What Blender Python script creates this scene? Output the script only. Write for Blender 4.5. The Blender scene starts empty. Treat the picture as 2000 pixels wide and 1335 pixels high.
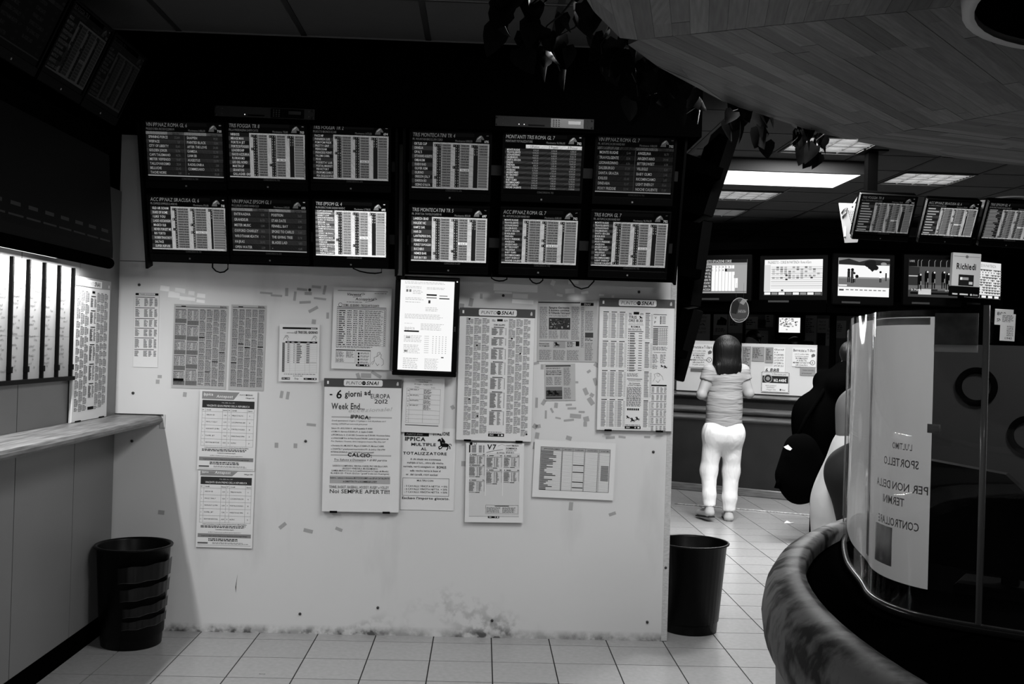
import bpy, math, random
import numpy as np
from mathutils import Vector, Matrix

scene = bpy.context.scene
COL = scene.collection
rnd = random.Random(7)

# ------------------------------------------------------------------ camera
S = .305                                   # floor tile module (m)
FPX = 2003.04
YAW, PITCH, ROLL = 0.028778, 0.004679, 0.029262
CAMH = 5.0659 * S
D = (18.4918 - .6304) * S                  # distance to the notice wall
XL = (-1.5838 - 4.6967) * S                # left wall
XR = (8.0596 - 4.6967) * S                 # free end of the notice wall
_f = Vector((math.sin(YAW) * math.cos(PITCH), math.cos(YAW) * math.cos(PITCH), math.sin(PITCH)))
_r0 = Vector((math.cos(YAW), -math.sin(YAW), 0))
_u0 = _r0.cross(_f)
_r = _r0 * math.cos(ROLL) + _u0 * math.sin(ROLL)
_u = _u0 * math.cos(ROLL) - _r0 * math.sin(ROLL)
CAM = Vector((0, 0, CAMH))
cd = bpy.data.cameras.new('camera')
cd.sensor_width = 36
cd.lens = FPX / 2000 * 36
cd.clip_start = .02
cam = bpy.data.objects.new('camera', cd)
cam.matrix_world = Matrix(((_r.x, _u.x, -_f.x, CAM.x), (_r.y, _u.y, -_f.y, CAM.y), (_r.z, _u.z, -_f.z, CAM.z), (0, 0, 0, 1)))
COL.objects.link(cam)
scene.camera = cam
cam['kind'] = 'helper'

def _ray(px, py):
    return _f + _r * ((px - 1000) / FPX) - _u * ((py - 667.5) / FPX)
def at(px, py, Y):
    d = _ray(px, py); return CAM + d * (Y / d.y)
def atx(px, py, X):
    d = _ray(px, py); return CAM + d * (X / d.x)
def atz(px, py, Z):
    d = _ray(px, py); return CAM + d * ((Z - CAMH) / d.z)

# ------------------------------------------------------------------ view, world, lights
scene.view_settings.view_transform = 'Standard'
scene.view_settings.look = 'None'
scene.view_settings.exposure = 0
scene.view_settings.gamma = 1
scene.view_settings.use_curve_mapping = False
w = bpy.data.worlds.new('world'); scene.world = w
w.use_nodes = True
w.node_tree.nodes['Background'].inputs[0].default_value = (1, 1, 1, 1)
w.node_tree.nodes['Background'].inputs[1].default_value = .004
ZC = 3.02                                   # ceiling height

def area(name, loc, sx, sy, power, rot=(0, 0, 0), spread=180):
    l = bpy.data.lights.new(name, 'AREA'); l.shape = 'RECTANGLE'; l.size = sx; l.size_y = sy; l.energy = power
    l.spread = math.radians(spread)
    o = bpy.data.objects.new(name, l); o.location = loc; o.rotation_euler = rot
    COL.objects.link(o); o['kind'] = 'helper'
    return o
# recessed ceiling lamps of the near room (x, y, power): each sits in a fixture built below
NEAR_LAMPS = [(.595, 3.5, 34), (1.195, 4.1, 25), (.595, -1.3, 76), (-.605, -3.1, 40)]
for i, (x, y, p) in enumerate(NEAR_LAMPS):
    area('ceiling_lamp_light', (x, y, ZC - .03), .54, .54, p)
FAR_LAMPS = [(2.395, 7.1, 75), (3.595, 8.3, 34), (2.395, 9.5, 30), (2.395, 10.7, 10), (4.795, 9.5, 18)]
for x, y, p in FAR_LAMPS:
    area('louvre_lamp_light', (x, y, ZC - .005), .5, .5, p)
area('panel_lamp_light', (2.22, 8.0, 2.905), 1.15, .6, 105)
area('tube_lamp_light', (XL + .095, 3.95, 1.862), 1.9, .03, 26, rot=(0, 0, math.radians(90)))

# ------------------------------------------------------------------ materials
def lin(v):
    v = v / 255
    return v / 12.92 if v <= .04045 else ((v + .055) / 1.055) ** 2.4
_mats = {}
def mat(name, c, rough=.6, spec=.3, noise=0, scale=8, stretch=(1, 1, 1), metal=0, rand=0, bump=0, coat=0):
    if name in _mats: return _mats[name]
    m = bpy.data.materials.new(name); m.use_nodes = True
    nt = m.node_tree; N = nt.nodes; L = nt.links
    b = N['Principled BSDF']
    b.inputs['Base Color'].default_value = (c, c, c, 1)
    b.inputs['Roughness'].default_value = rough
    b.inputs['Specular IOR Level'].default_value = spec
    b.inputs['Metallic'].default_value = metal
    if coat: b.inputs['Coat Weight'].default_value = coat; b.inputs['Coat Roughness'].default_value = .12
    if noise or rand or bump:
        tc = N.new('ShaderNodeTexCoord'); mp = N.new('ShaderNodeMapping'); mp.inputs['Scale'].default_value = stretch
        L.new(tc.outputs['Object'], mp.inputs['Vector'])
        nz = N.new('ShaderNodeTexNoise'); nz.inputs['Scale'].default_value = scale; nz.inputs['Detail'].default_value = 5
        L.new(mp.outputs[0], nz.inputs['Vector'])
        mr = N.new('ShaderNodeMapRange'); mr.inputs['From Min'].default_value = .3; mr.inputs['From Max'].default_value = .7
        mr.inputs['To Min'].default_value = c * (1 - noise); mr.inputs['To Max'].default_value = c * (1 + noise)
        L.new(nz.outputs['Fac'], mr.inputs['Value'])
        out = mr.outputs[0]
        if rand:
            oi = N.new('ShaderNodeObjectInfo'); m2 = N.new('ShaderNodeMapRange')
            m2.inputs['To Min'].default_value = 1 - rand; m2.inputs['To Max'].default_value = 1 + rand
            L.new(oi.outputs['Random'], m2.inputs['Value'])
            mu = N.new('ShaderNodeMath'); mu.operation = 'MULTIPLY'
            L.new(out, mu.inputs[0]); L.new(m2.outputs[0], mu.inputs[1]); out = mu.outputs[0]
            ad = N.new('ShaderNodeVectorMath'); ad.operation = 'ADD'
            cb = N.new('ShaderNodeCombineXYZ'); mm = N.new('ShaderNodeMath'); mm.operation = 'MULTIPLY'; mm.inputs[1].default_value = 37
            L.new(oi.outputs['Random'], mm.inputs[0]); L.new(mm.outputs[0], cb.inputs[0]); L.new(mm.outputs[0], cb.inputs[1])
            L.new(tc.outputs['Object'], ad.inputs[0]); L.new(cb.outputs[0], ad.inputs[1]); L.new(ad.outputs[0], mp.inputs['Vector'])
        L.new(out, b.inputs['Base Color'])
        if bump:
            bp = N.new('ShaderNodeBump'); bp.inputs['Strength'].default_value = bump; bp.inputs['Distance'].default_value = .004
            L.new(nz.outputs['Fac'], bp.inputs['Height']); L.new(bp.outputs[0], b.inputs['Normal'])
    _mats[name] = m
    return m

def em(v):
    """screen light of display value v (0..255)"""
    v = int(round(v / 5.0) * 5); n = 'screen_light_%d' % v
    if n in _mats: return _mats[n]
    m = bpy.data.materials.new(n); m.use_nodes = True; nt = m.node_tree
    nt.nodes.remove(nt.nodes['Principled BSDF'])
    e = nt.nodes.new('ShaderNodeEmission'); x = lin(v) if v <= 255 else (v / 255) ** 2.2
    e.inputs[0].default_value = (1, 1, 1, 1); e.inputs[1].default_value = x
    nt.links.new(e.outputs[0], nt.nodes['Material Output'].inputs[0])
    _mats[n] = m
    return m

def ink(v):
    """printed ink / paper of display value v under the room light"""
    v = int(round(v / 5.0) * 5)
    return mat('ink_%d' % v, max(.004, lin(v) * 1.6), rough=.75, spec=.1)

BLACK = mat('black_plastic', .0012, rough=.5, spec=.05)
BLACKM = mat('black_matte', .0008, rough=.9, spec=0)
BLACKG = mat('black_gloss', .0015, rough=.2, spec=.15)
PAPER = mat('white_paper', .72, rough=.8, spec=.1, noise=.03, scale=5)
PAPER2 = mat('newsprint', .44, rough=.85, spec=.05, noise=.05, scale=9)
PAPERT = mat('aged_paper', .28, rough=.8, spec=.1, noise=.08, scale=7)
METAL = mat('brushed_metal', .022, rough=.6, spec=.1, noise=.08, scale=30, stretch=(1, 30, 30))
DARKM = mat('dark_metal', .02, rough=.4, spec=.3)
WOOD = mat('oiled_wood', .125, rough=.4, spec=.3, noise=.6, scale=5, stretch=(16, 1.2, 16))
WOODD = mat('dark_wood', .09, rough=.35, spec=.4, noise=.6, scale=5, stretch=(1.2, 14, 14), coat=.3)
PLANK = mat('canopy_wood', .1, rough=.5, spec=.2, noise=.3, scale=5, stretch=(22, 1.5, 1), rand=.5)
TILE = mat('floor_tile', .31, rough=.22, spec=.35, noise=.06, scale=40, rand=.03)
GROUT = mat('grout', .02, rough=.9)
CEIL = mat('ceiling_panel', .06, rough=.85, spec=.1, noise=.05, scale=6, rand=.08)
RAIL = mat('ceiling_rail', .012, rough=.6)
SKIN = mat('skin', .27, rough=.5, spec=.3)
TAPE = mat('old_tape', .36, rough=.45, spec=.3)
REFL = mat('painted_reflection', .95, rough=.4, spec=.4)  # white patches that paint lamp reflections on the glossy wall
SCREW = mat('screw', .035, rough=.4, spec=.4)

def acrylic(name, tr, rough=.03, fac=.12):
    m = bpy.data.materials.new(name); m.use_nodes = True; nt = m.node_tree
    nt.nodes.remove(nt.nodes['Principled BSDF'])
    t = nt.nodes.new('ShaderNodeBsdfTransparent'); t.inputs[0].default_value = (tr, tr, tr, 1)
    g = nt.nodes.new('ShaderNodeBsdfGlossy'); g.inputs['Roughness'].default_value = rough
    x = nt.nodes.new('ShaderNodeMixShader'); lw = nt.nodes.new('ShaderNodeLayerWeight'); lw.inputs[0].default_value = .5
    pw = nt.nodes.new('ShaderNodeMath'); pw.operation = 'POWER'; pw.inputs[1].default_value = 4; nt.links.new(lw.outputs['Facing'], pw.inputs[0])
    ma = nt.nodes.new('ShaderNodeMath'); ma.operation = 'MULTIPLY_ADD'; ma.inputs[1].default_value = .2; ma.inputs[2].default_value = .025; nt.links.new(pw.outputs[0], ma.inputs[0])
    nt.links.new(ma.outputs[0], x.inputs[0]); nt.links.new(t.outputs[0], x.inputs[1]); nt.links.new(g.outputs[0], x.inputs[2])
    nt.links.new(x.outputs[0], nt.nodes['Material Output'].inputs[0])
    return m
ACRYL = acrylic('clear_acrylic', .9)

def wall_material():
    """white laminate board with scuffs, scratches and mould stains near the floor"""
    m = bpy.data.materials.new('white_laminate'); m.use_nodes = True; nt = m.node_tree; N = nt.nodes; L = nt.links
    b = N['Principled BSDF']; b.inputs['Roughness'].default_value = .3; b.inputs['Specular IOR Level'].default_value = .3
    tc = N.new('ShaderNodeTexCoord'); sp = N.new('ShaderNodeSeparateXYZ'); L.new(tc.outputs['Object'], sp.inputs[0])
    def noise(sc, det=4, stretch=None):
        n = N.new('ShaderNodeTexNoise'); n.inputs['Scale'].default_value = sc; n.inputs['Detail'].default_value = det
        if stretch:
            mp = N.new('ShaderNodeMapping'); mp.inputs['Scale'].default_value = stretch
            L.new(tc.outputs['Object'], mp.inputs[0]); L.new(mp.outputs[0], n.inputs['Vector'])
        else: L.new(tc.outputs['Object'], n.inputs['Vector'])
        return n.outputs['Fac']
    def rng(v, a, b2, c=0, d=1):
        r = N.new('ShaderNodeMapRange'); r.inputs[1].default_value = a; r.inputs[2].default_value = b2; r.inputs[3].default_value = c; r.inputs[4].default_value = d
        L.new(v, r.inputs[0]); return r.outputs[0]
    def mul(a, c):
        r = N.new('ShaderNodeMath'); r.operation = 'MULTIPLY'
        L.new(a, r.inputs[0])
        if isinstance(c, float): r.inputs[1].default_value = c
        else: L.new(c, r.inputs[1])
        return r.outputs[0]
    z = sp.outputs[2]; x = sp.outputs[0]
    # blotchy stain: strongest around x = -0.15, spreading along the floor
    dx = N.new('ShaderNodeMath'); dx.operation = 'ADD'; dx.inputs[1].default_value = .12; L.new(x, dx.inputs[0])
    ab = N.new('ShaderNodeMath'); ab.operation = 'ABSOLUTE'; L.new(dx.outputs[0], ab.inputs[0])
    hump = rng(ab.outputs[0], 0., .55, .30, .05)
    rel = N.new('ShaderNodeMath'); rel.operation = 'DIVIDE'; L.new(z, rel.inputs[0]); L.new(hump, rel.inputs[1])
    low = rng(rel.outputs[0], 0., 1., 1., 0.)
    st = mul(mul(low, rng(noise(26, 5), .45, .62)), rng(noise(3.2, 3), .35, .6))
    st = mul(st, .75)
    line = mul(mul(rng(z, .012, .05, 1, 0), rng(noise(15, 4), .35, .6)), .55)
    scuff = mul(rng(noise(4, 6, (1, 1, .25)), .58, .8), .25)
    tot = N.new('ShaderNodeMath'); tot.operation = 'ADD'; L.new(st, tot.inputs[0]); L.new(line, tot.inputs[1])
    tot2 = N.new('ShaderNodeMath'); tot2.operation = 'ADD'; tot2.use_clamp = True; L.new(tot.outputs[0], tot2.inputs[0]); L.new(scuff, tot2.inputs[1])
    mx = N.new('ShaderNodeMix'); mx.data_type = 'RGBA'
    mx.inputs['A'].default_value = (.66, .66, .66, 1); mx.inputs['B'].default_value = (.09, .09, .09, 1)
    L.new(tot2.outputs[0], mx.inputs['Factor']); L.new(mx.outputs['Result'], b.inputs['Base Color'])
    return m
WALLM = wall_material()
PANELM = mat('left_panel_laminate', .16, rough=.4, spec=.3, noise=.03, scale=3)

# ------------------------------------------------------------------ mesh helpers
class MB:
    def __init__(s): s.v = []; s.f = []; s.m = []; s.sm = []
    def add(s, vs, fs, mi=0, smooth=False):
        o = len(s.v); s.v += [tuple(v) for v in vs]
        for f in fs: s.f.append([i + o for i in f]); s.m.append(mi); s.sm.append(smooth)
        return s
    def box(s, x0, x1, y0, y1, z0, z1, mi=0, bev=0):
        if bev:
            b = bev
            def ring(z, i): return [(x0 + i, y0 + i, z), (x1 - i, y0 + i, z), (x1 - i, y1 - i, z), (x0 + i, y1 - i, z)]
            vs = []
            for z, i in ((z0, b), (z0 + b, 0), (z1 - b, 0), (z1, b)): vs += ring(z, i)
            fs = [[3, 2, 1, 0], [12, 13, 14, 15]]
            for k in range(3):
                for j in range(4): fs.append([k * 4 + j, k * 4 + (j + 1) % 4, k * 4 + 4 + (j + 1) % 4, k * 4 + 4 + j])
            return s.add(vs, fs, mi)
        vs = [(x0, y0, z0), (x1, y0, z0), (x1, y1, z0), (x0, y1, z0), (x0, y0, z1), (x1, y0, z1), (x1, y1, z1), (x0, y1, z1)]
        return s.add(vs, [[3, 2, 1, 0], [4, 5, 6, 7], [0, 1, 5, 4], [1, 2, 6, 5], [2, 3, 7, 6], [3, 0, 4, 7]], mi)
    def lathe(s, prof, n=32, mi=0, c=(0, 0), a0=0, a1=2 * math.pi, closed=False, sx=1, sy=1):
        full = abs(a1 - a0 - 2 * math.pi) < 1e-6
        m = n if full else n + 1
        vs = []
        for i in range(m):
            a = a0 + (a1 - a0) * i / n
            for r, z in prof: vs.append((c[0] + r * math.cos(a) * sx, c[1] + r * math.sin(a) * sy, z))
        k = len(prof); fs = []
        for i in range(n):
            j = (i + 1) % m
            for q in range(k if closed else k - 1):
                q2 = (q + 1) % k
                fs.append([i * k + q, j * k + q, j * k + q2, i * k + q2])
        return s.add(vs, fs, mi, True)
    def tube(s, pts, r, n=8, mi=0, caps=True):
        pts = [Vector(p) for p in pts]; vs = []; fs = []
        rr = r if isinstance(r, (list, tuple)) else [r] * len(pts)
        up = Vector((0, 0, 1))
        for i, p in enumerate(pts):
            t = (pts[min(i + 1, len(pts) - 1)] - pts[max(i - 1, 0)]).normalized()
            a = t.cross(up)
            if a.length < 1e-3: a = t.cross(Vector((1, 0, 0)))
            a.normalize(); b = t.cross(a)
            for k in range(n):
                g = 2 * math.pi * k / n
                vs.append(p + (a * math.cos(g) + b * math.sin(g)) * rr[i])
        for i in range(len(pts) - 1):
            for k in range(n): fs.append([i * n + k, i * n + (k + 1) % n, (i + 1) * n + (k + 1) % n, (i + 1) * n + k])
        if caps: fs += [list(range(n))[::-1], [(len(pts) - 1) * n + k for k in range(n)]]
        return s.add(vs, fs, mi, True)
    def disc(s, c, r, ax='y', n=16, mi=0):
        vs = []
        for k in range(n):
            g = 2 * math.pi * k / n; u, v = r * math.cos(g), r * math.sin(g)
            vs.append({'y': (c[0] + u, c[1], c[2] + v), 'z': (c[0] + u, c[1] + v, c[2]), 'x': (c[0], c[1] + u, c[2] + v)}[ax])
        return s.add(vs, [list(range(n))], mi)
    def cyl(s, c, r, h, ax='z', n=20, mi=0):
        c = Vector(c); d = {'x': Vector((1, 0, 0)), 'y': Vector((0, 1, 0)), 'z': Vector((0, 0, 1))}[ax]
        return s.tube([c, c + d * h], r, n, mi)
    def ext(s, pts, y0, y1, mi=0):
        """outline in x,z extruded along y"""
        n = len(pts)
        vs = [(x, y0, z) for x, z in pts] + [(x, y1, z) for x, z in pts]
        fs = [list(range(n)), [n + i for i in range(n)][::-1]] + [[(i + 1) % n, i, n + i, n + (i + 1) % n] for i in range(n)]
        return s.add(vs, fs, mi)
    def mesh(s, name, mats):
        me = bpy.data.meshes.new(name)
        me.from_pydata(s.v, [], s.f); me.update()
        for m in (mats if isinstance(mats, (list, tuple)) else [mats]): me.materials.append(m)
        me.polygons.foreach_set('material_index', s.m)
        me.polygons.foreach_set('use_smooth', s.sm)
        return me
    def build(s, name, mats, parent=None, **kw):
        return link(name, s.mesh(name, mats), parent, **kw)

def link(name, data, parent=None, loc=None, rot=None, label=None, cat=None, group=None, kind=None):
    o = bpy.data.objects.new(name, data); COL.objects.link(o)
    if parent is not None: o.parent = parent
    if loc is not None: o.location = loc
    if rot is not None: o.rotation_euler = rot
    if label: o['label'] = label
    if cat: o['category'] = cat
    if group: o['group'] = group
    if kind: o['kind'] = kind
    return o
def thing(name, label, cat, loc=(0, 0, 0), rot=(0, 0, 0), group=None):
    o = link(name, None, None, loc, rot, label, cat, group); o.empty_display_size = .1
    return o
def struct(o, label=None):
    o['kind'] = 'structure'
    if label: o['label'] = label
    return o

# ------------------------------------------------------------------ lettering
_gl = {}
def glyph(ch, bold):
    key = (ch, bold)
    if key in _gl: return _gl[key]
    c = bpy.data.curves.new('g', 'FONT'); c.body = ch; c.resolution_u = 2; c.size = 1; c.fill_mode = 'FRONT'
    if bold: c.offset = .012 * bold
    o = bpy.data.objects.new('g', c); COL.objects.link(o)
    dg = bpy.context.evaluated_depsgraph_get()
    me = bpy.data.meshes.new_from_object(o.evaluated_get(dg))
    v = np.zeros(len(me.vertices) * 3); me.vertices.foreach_get('co', v); v = v.reshape(-1, 3)[:, :2]
    f = [list(p.vertices) for p in me.polygons]
    bpy.data.objects.remove(o); bpy.data.curves.remove(c); bpy.data.meshes.remove(me)
    if len(v): x0, x1 = v[:, 0].min(), v[:, 0].max(); v = v - [x0, 0]; adv = x1 - x0 + .085
    else: adv = .28
    _gl[key] = (v, f, adv)
    return _gl[key]
CAPH = None

class Print:
    """flat print in photo-pixel units: x right, y down from the sheet's top left corner"""
    def __init__(s, k=1.0): s.k = k; s.v = []; s.f = []; s.mi = []; s.ms = []
    def _m(s, m):
        if m not in s.ms: s.ms.append(m)
        return s.ms.index(m)
    def poly(s, pts, m, L=1):
        o = len(s.v); s.v += [(x, y, L) for x, y in pts]; s.f.append(list(range(o, o + len(pts)))); s.mi.append(s._m(m))
    def rect(s, x, y, w, h, m, L=1): s.poly([(x, y + h), (x + w, y + h), (x + w, y), (x, y)], m, L)
    def frame(s, x, y, w, h, t, m, L=1):
        s.rect(x, y, w, t, m, L); s.rect(x, y + h - t, w, t, m, L); s.rect(x, y, t, h, m, L); s.rect(x + w - t, y, t, h, m, L)
    def disc(s, x, y, r, m, L=1, n=14, ry=None):
        ry = ry or r
        s.poly([(x + r * math.cos(a), y - ry * math.sin(a)) for a in [2 * math.pi * i / n for i in range(n)]], m, L)
    def ring(s, x, y, r, t, m, L=1, n=16, a0=0, a1=2 * math.pi):
        for i in range(n):
            a, b = a0 + (a1 - a0) * i / n, a0 + (a1 - a0) * (i + 1) / n
            s.poly([(x + r * math.cos(a), y - r * math.sin(a)), (x + r * math.cos(b), y - r * math.sin(b)), (x + (r - t) * math.cos(b), y - (r - t) * math.sin(b)), (x + (r - t) * math.cos(a), y - (r - t) * math.sin(a))], m, L)
    def stroke(s, pts, t, m, L=1):
        for (a, b), (c, d) in zip(pts[:-1], pts[1:]):
            l = math.hypot(c - a, d - b) or 1; nx, ny = -(d - b) / l * t / 2, (c - a) / l * t / 2
            s.poly([(a + nx, b + ny), (c + nx, d + ny), (c - nx, d - ny), (a - nx, b - ny)], m, L)
    def text(s, x, y, t, h, m, bold=0, wx=1.0, it=0, al='l', fit=None, L=2, jit=0, slope=0):
        """baseline at y, cap height h"""
        global CAPH
        if CAPH is None: CAPH = glyph('H', 0)[0][:, 1].max()
        sc = h / CAPH
        tot = sum(glyph(c, bold)[2] for c in t) * sc * wx
        if fit: wx *= fit / tot; tot = fit
        cx = x - (tot / 2 if al == 'c' else tot if al == 'r' else 0)
        mi = s._m(m)
        for c in t:
            v, f, adv = glyph(c, bold)
            if len(v):
                o = len(s.v); j = rnd.uniform(-jit, jit) * h; ja = rnd.uniform(-jit, jit)
                for a, b in v:
                    X, Y = (a + b * it) * sc * wx, b * sc
                    X, Y = X + Y * ja, Y - X * ja
                    gx = cx + X
                    s.v.append((gx, y - Y + j + (gx - x) * slope, L))
                for q in f: s.f.append([i + o for i in q]); s.mi.append(mi)
            cx += adv * sc * wx
        return cx
    def lines(s, x, y, w, h, n, m, th=.5, rag=.2, word=5, L=1, ind=0):
        """n rows of unreadable small print"""
        p = h / n
        for i in range(n):
            yy = y + p * i; e = x + w * (1 - rnd.random() * rag); xx = x + ind * rnd.random()
            while xx < e:
                ww = min(word * (.4 + rnd.random()), e - xx)
                s.rect(xx, yy, ww, p * th, m, L); xx += ww + word * .22
    def build(s, name, parent, w, h, y=0.0, label=None):
        k = s.k
        vs = [(a * k - w / 2, y - .0004 * L, h - b * k) for a, b, L in s.v]
        me = bpy.data.meshes.new(name); me.from_pydata(vs, [], s.f); me.update()
        for m in s.ms: me.materials.append(m)
        me.polygons.foreach_set('material_index', s.mi)
        return link(name, me, parent, label=label)

def wallframe(q, off=0.004):
    """photo corners TL TR BR BL of a sheet on the notice wall -> base centre, width, height, tilt, scale"""
    P = [at(a, b, D - off) for a, b in q]
    U = ((P[1] - P[0]) + (P[2] - P[3])) / 2; V = ((P[0] - P[3]) + (P[1] - P[2])) / 2
    w_, h_ = U.length, V.length
    c = (P[0] + P[1] + P[2] + P[3]) / 4
    ang = -math.atan2(U.z, U.x)
    up = Vector((math.sin(ang), 0, math.cos(ang)))
    wpx = (math.dist(q[0], q[1]) + math.dist(q[3], q[2])) / 2
    return c - up * h_ / 2, w_, h_, ang, w_ / wpx

def paper_mesh(w_, h_, t=.001, curl=0.0, nx=6, nz=6, bulge=0.0):
    """sheet with thickness; the lower corners curl off the wall"""
    mb = MB(); vs = []
    for j in range(nz + 1):
        for i in range(nx + 1):
            u, v = i / nx, j / nz
            d = curl * (1 - v) ** 3 * (.5 + abs(u - .5)) + bulge * math.sin(math.pi * u) * math.sin(math.pi * v)
            vs.append((u * w_ - w_ / 2, -t - d, v * h_))
    n = len(vs); vs += [(a, 0 if curl == 0 else b + t, c) for a, b, c in vs]
    fs = []
    for j in range(nz):
        for i in range(nx):
            a = j * (nx + 1) + i
            fs.append([a, a + 1, a + nx + 2, a + nx + 1]); fs.append([n + a, n + a + nx + 1, n + a + nx + 2, n + a + 1])
    for i in range(nx):
        fs.append([i + 1, i, n + i, n + i + 1]); b = nz * (nx + 1) + i; fs.append([b, b + 1, n + b + 1, n + b])
    for j in range(nz):
        a = j * (nx + 1); fs.append([a, a + nx + 1, n + a + nx + 1, n + a]); b = a + nx; fs.append([b + nx + 1, b, n + b, n + b + nx + 1])
    return mb.add(vs, fs)

# ================================================================== STRUCTURE
# ---- floor: grout bed with single tiles
fl = MB().box(-2.6, 9.5, -4.5, 14.5, -.06, -.004).build('floor', GROUT); struct(fl, 'dark grout bed under pale floor tiles')
tm = MB().box(-S / 2 + .003, S / 2 - .003, -S / 2 + .0034, S / 2 - .0034, -.012, 0).mesh('tile', TILE)
def visible(p):
    d = Vector(p) - CAM; z = d.dot(_f)
    if z < .3: return False
    x = 1000 + FPX * d.dot(_r) / z; y = 667.5 - FPX * d.dot(_u) / z
    return -60 < x < 1680 and y < 1400
rest = MB(); cnt = 0
for i in range(-4, 26):
    for j in range(-30, 30):
        x, y = (i + .5 - 4.6967) * S, (j + .5 + 18.4918) * S
        seen = visible((x, y, 0)) and y < 12.2 and not (x < XR and y > D + .2) and x > XL - .1 and x < 4.1
        if seen and cnt < 296:
            link('tile', tm, fl, (x, y, 0)); cnt += 1
        else:
            rest.add([(x - S / 2 + .002, y - S / 2 + .002, 0), (x + S / 2 - .002, y - S / 2 + .002, 0), (x + S / 2 - .002, y + S / 2 - .002, 0), (x - S / 2 + .002, y + S / 2 - .002, 0)], [[0, 1, 2, 3]])
rest.build('tiles_around', TILE, fl, kind='stuff')

# ---- notice wall (white board partition) with its edge strip
wb = MB().box(XL - .1, XR, D, D + .14, 0, 2.62).build('wall_back', WALLM); struct(wb, 'white laminate partition wall covered with notices')
MB().box(XR - .028, XR + .003, D - .003, D + .143, .004, 2.62).build('edge_or_highlight_strip', mat('edge_or_highlight_strip', .5, rough=.4, noise=.15, scale=60, stretch=(1, 1, 3)), wb)
MB().box(XL, XL + .16, D - .0016, D, 1.935, 1.938).build('board_joint', mat('joint_line', .12), wb)
so = MB().box(XL - .1, XR + .02, 5.0, D + .14, 2.6, ZC).build('trim_1', BLACKM); struct(so, 'black boxed-in header above the wall monitors')

# ---- left wall with separate panels, dark plinth
wl = MB().box(XL - .12, XL - .012, -4.5, D + .14, 0, ZC).build('wall_left', BLACKM); struct(wl, 'side wall clad with pale laminate panels')
edges = [-4.5, .58, 1.2, 1.82, 2.44, 3.06, 3.68, 4.302, 4.918, D - .004]
for a, b in zip(edges[:-1], edges[1:]):
    MB().box(XL - .012, XL, a + .003, b - .003, .108, 2.3, bev=.001).build('panel', PANELM, wl)
bl = MB().box(XL - .012, XL - .006, -4.5, D, 0, .107).build('baseboard_left', BLACKM); struct(bl, 'recessed black plinth under the side wall panels')
# walls the room needs around and behind
wr = MB().box(7.6, 7.7, -4.5, 14.5, 0, ZC).build('wall_right', mat('grey_wall', .05)); struct(wr)
wf = MB().box(-2.6, 9.5, 14.0, 14.1, 0, ZC).build('wall_far', BLACKM); struct(wf, 'black wall behind the far booth')
wn = MB().box(-2.6, 9.5, -4.6, -4.5, 0, ZC).build('wall_near', mat('near_wall', .14)); struct(wn)

# ---- suspended ceiling
ce = MB().box(-2.6, 9.5, -4.6, 14.5, ZC + .12, ZC + .16).build('ceiling', BLACKM); struct(ce, 'suspended grey panel ceiling')
cells_lit = set()
def cell(x, y): return (round((x - .295) / .6 - .5), round((y - 5.0) / .6 - .5))
for x, y, p in NEAR_LAMPS + FAR_LAMPS: cells_lit.add(cell(x, y))
pm = MB().box(-.287, .287, -.287, .287, 0, .012, bev=.002).mesh('ceiling_panel', CEIL)
far_rest = MB()
for i in range(-5, 16):
    for j in range(-16, 16):
        if (i, j) in cells_lit: continue
        x, y = .295 + .6 * (i + .5), 5.0 + .6 * (j + .5)
        if x - .3 < XL and x < XL - .3: continue
        seen = (-3 < i < 10 and j >= -3 and not (y > 5.0 and x < 1.0)) and y < 13.5
        if seen: link('ceiling_panel', pm, ce, (x, y, ZC))
        else: far_rest.box(x - .287, x + .287, y - .287, y + .287, ZC, ZC + .01)
far_rest.build('panels_around', CEIL, ce, kind='stuff')
for i in range(-4, 16): MB().box(-.013, .013, -4.6, 14.4, -.004, .02).build('ceiling_rail', RAIL, ce, loc=(.295 + .6 * i, 0, ZC))
for j in range(-16, 16): MB().box(-2.6, 9.4, -.013, .013, -.003, .02).build('ceiling_rail', RAIL, ce, loc=(0, 5.0 + .6 * j, ZC))
# slim light edges beside the rails, seen as pale hairlines
for j in (-1, 0): MB().box(-2.0, 1.3, .014, .02, -.006, 0).build('rail_edge', mat('rail_edge', .2), ce, loc=(0, 5.0 + .6 * j - .035, ZC))

# ---- louvre lamps and the flat panel lamp
LOUV = mat('louvre_blade', .5, rough=.5, spec=.4)
def louvre(x, y, v, label, group='louvred ceiling lamps'):
    t = thing('louvre_lamp', label, 'ceiling lamp', (x, y, ZC), group=group)
    m = MB()
    m.box(-.292, .292, -.292, -.277, -.01, .1); m.box(-.292, .292, .277, .292, -.01, .1); m.box(-.292, -.277, -.277, .277, -.01, .1); m.box(.277, .292, -.277, .277, -.01, .1)
    m.build('frame', RAIL, t)
    MB().box(-.277, .277, -.277, .277, .09, .1).build('reflector', mat('reflector', .3, rough=.3), t)
    tu = MB().cyl((-.27, 0, 0), .013, .54, 'x', 10).mesh('tube', em(v))
    for k in range(4): link('tube', tu, t, (0, -.205 + .137 * k, .065))
    bl_ = MB().box(-.277, .277, -.0015, .0015, 0, .035).mesh('louvre_blade', LOUV)
    for k in range(9): link('louvre_blade', bl_, t, (0, -.22 + .055 * k, -.004))
    cr = MB().box(-.003, .003, -.277, .277, 0, .045).mesh('cross_blade', LOUV)
    for k in range(3): link('cross_blade', cr, t, (-.137 + .137 * k, 0, -.005))
    return t
fl_labels = ['louvred square ceiling lamp partly covered by ivy leaves', 'louvred square ceiling lamp beside the black ceiling post above hanging monitors',
             'louvred square ceiling lamp close behind the bright flat ceiling panel', 'dim louvred square ceiling lamp deep over the service counter',
             'louvred square ceiling lamp above the end of the monitor row']
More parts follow.
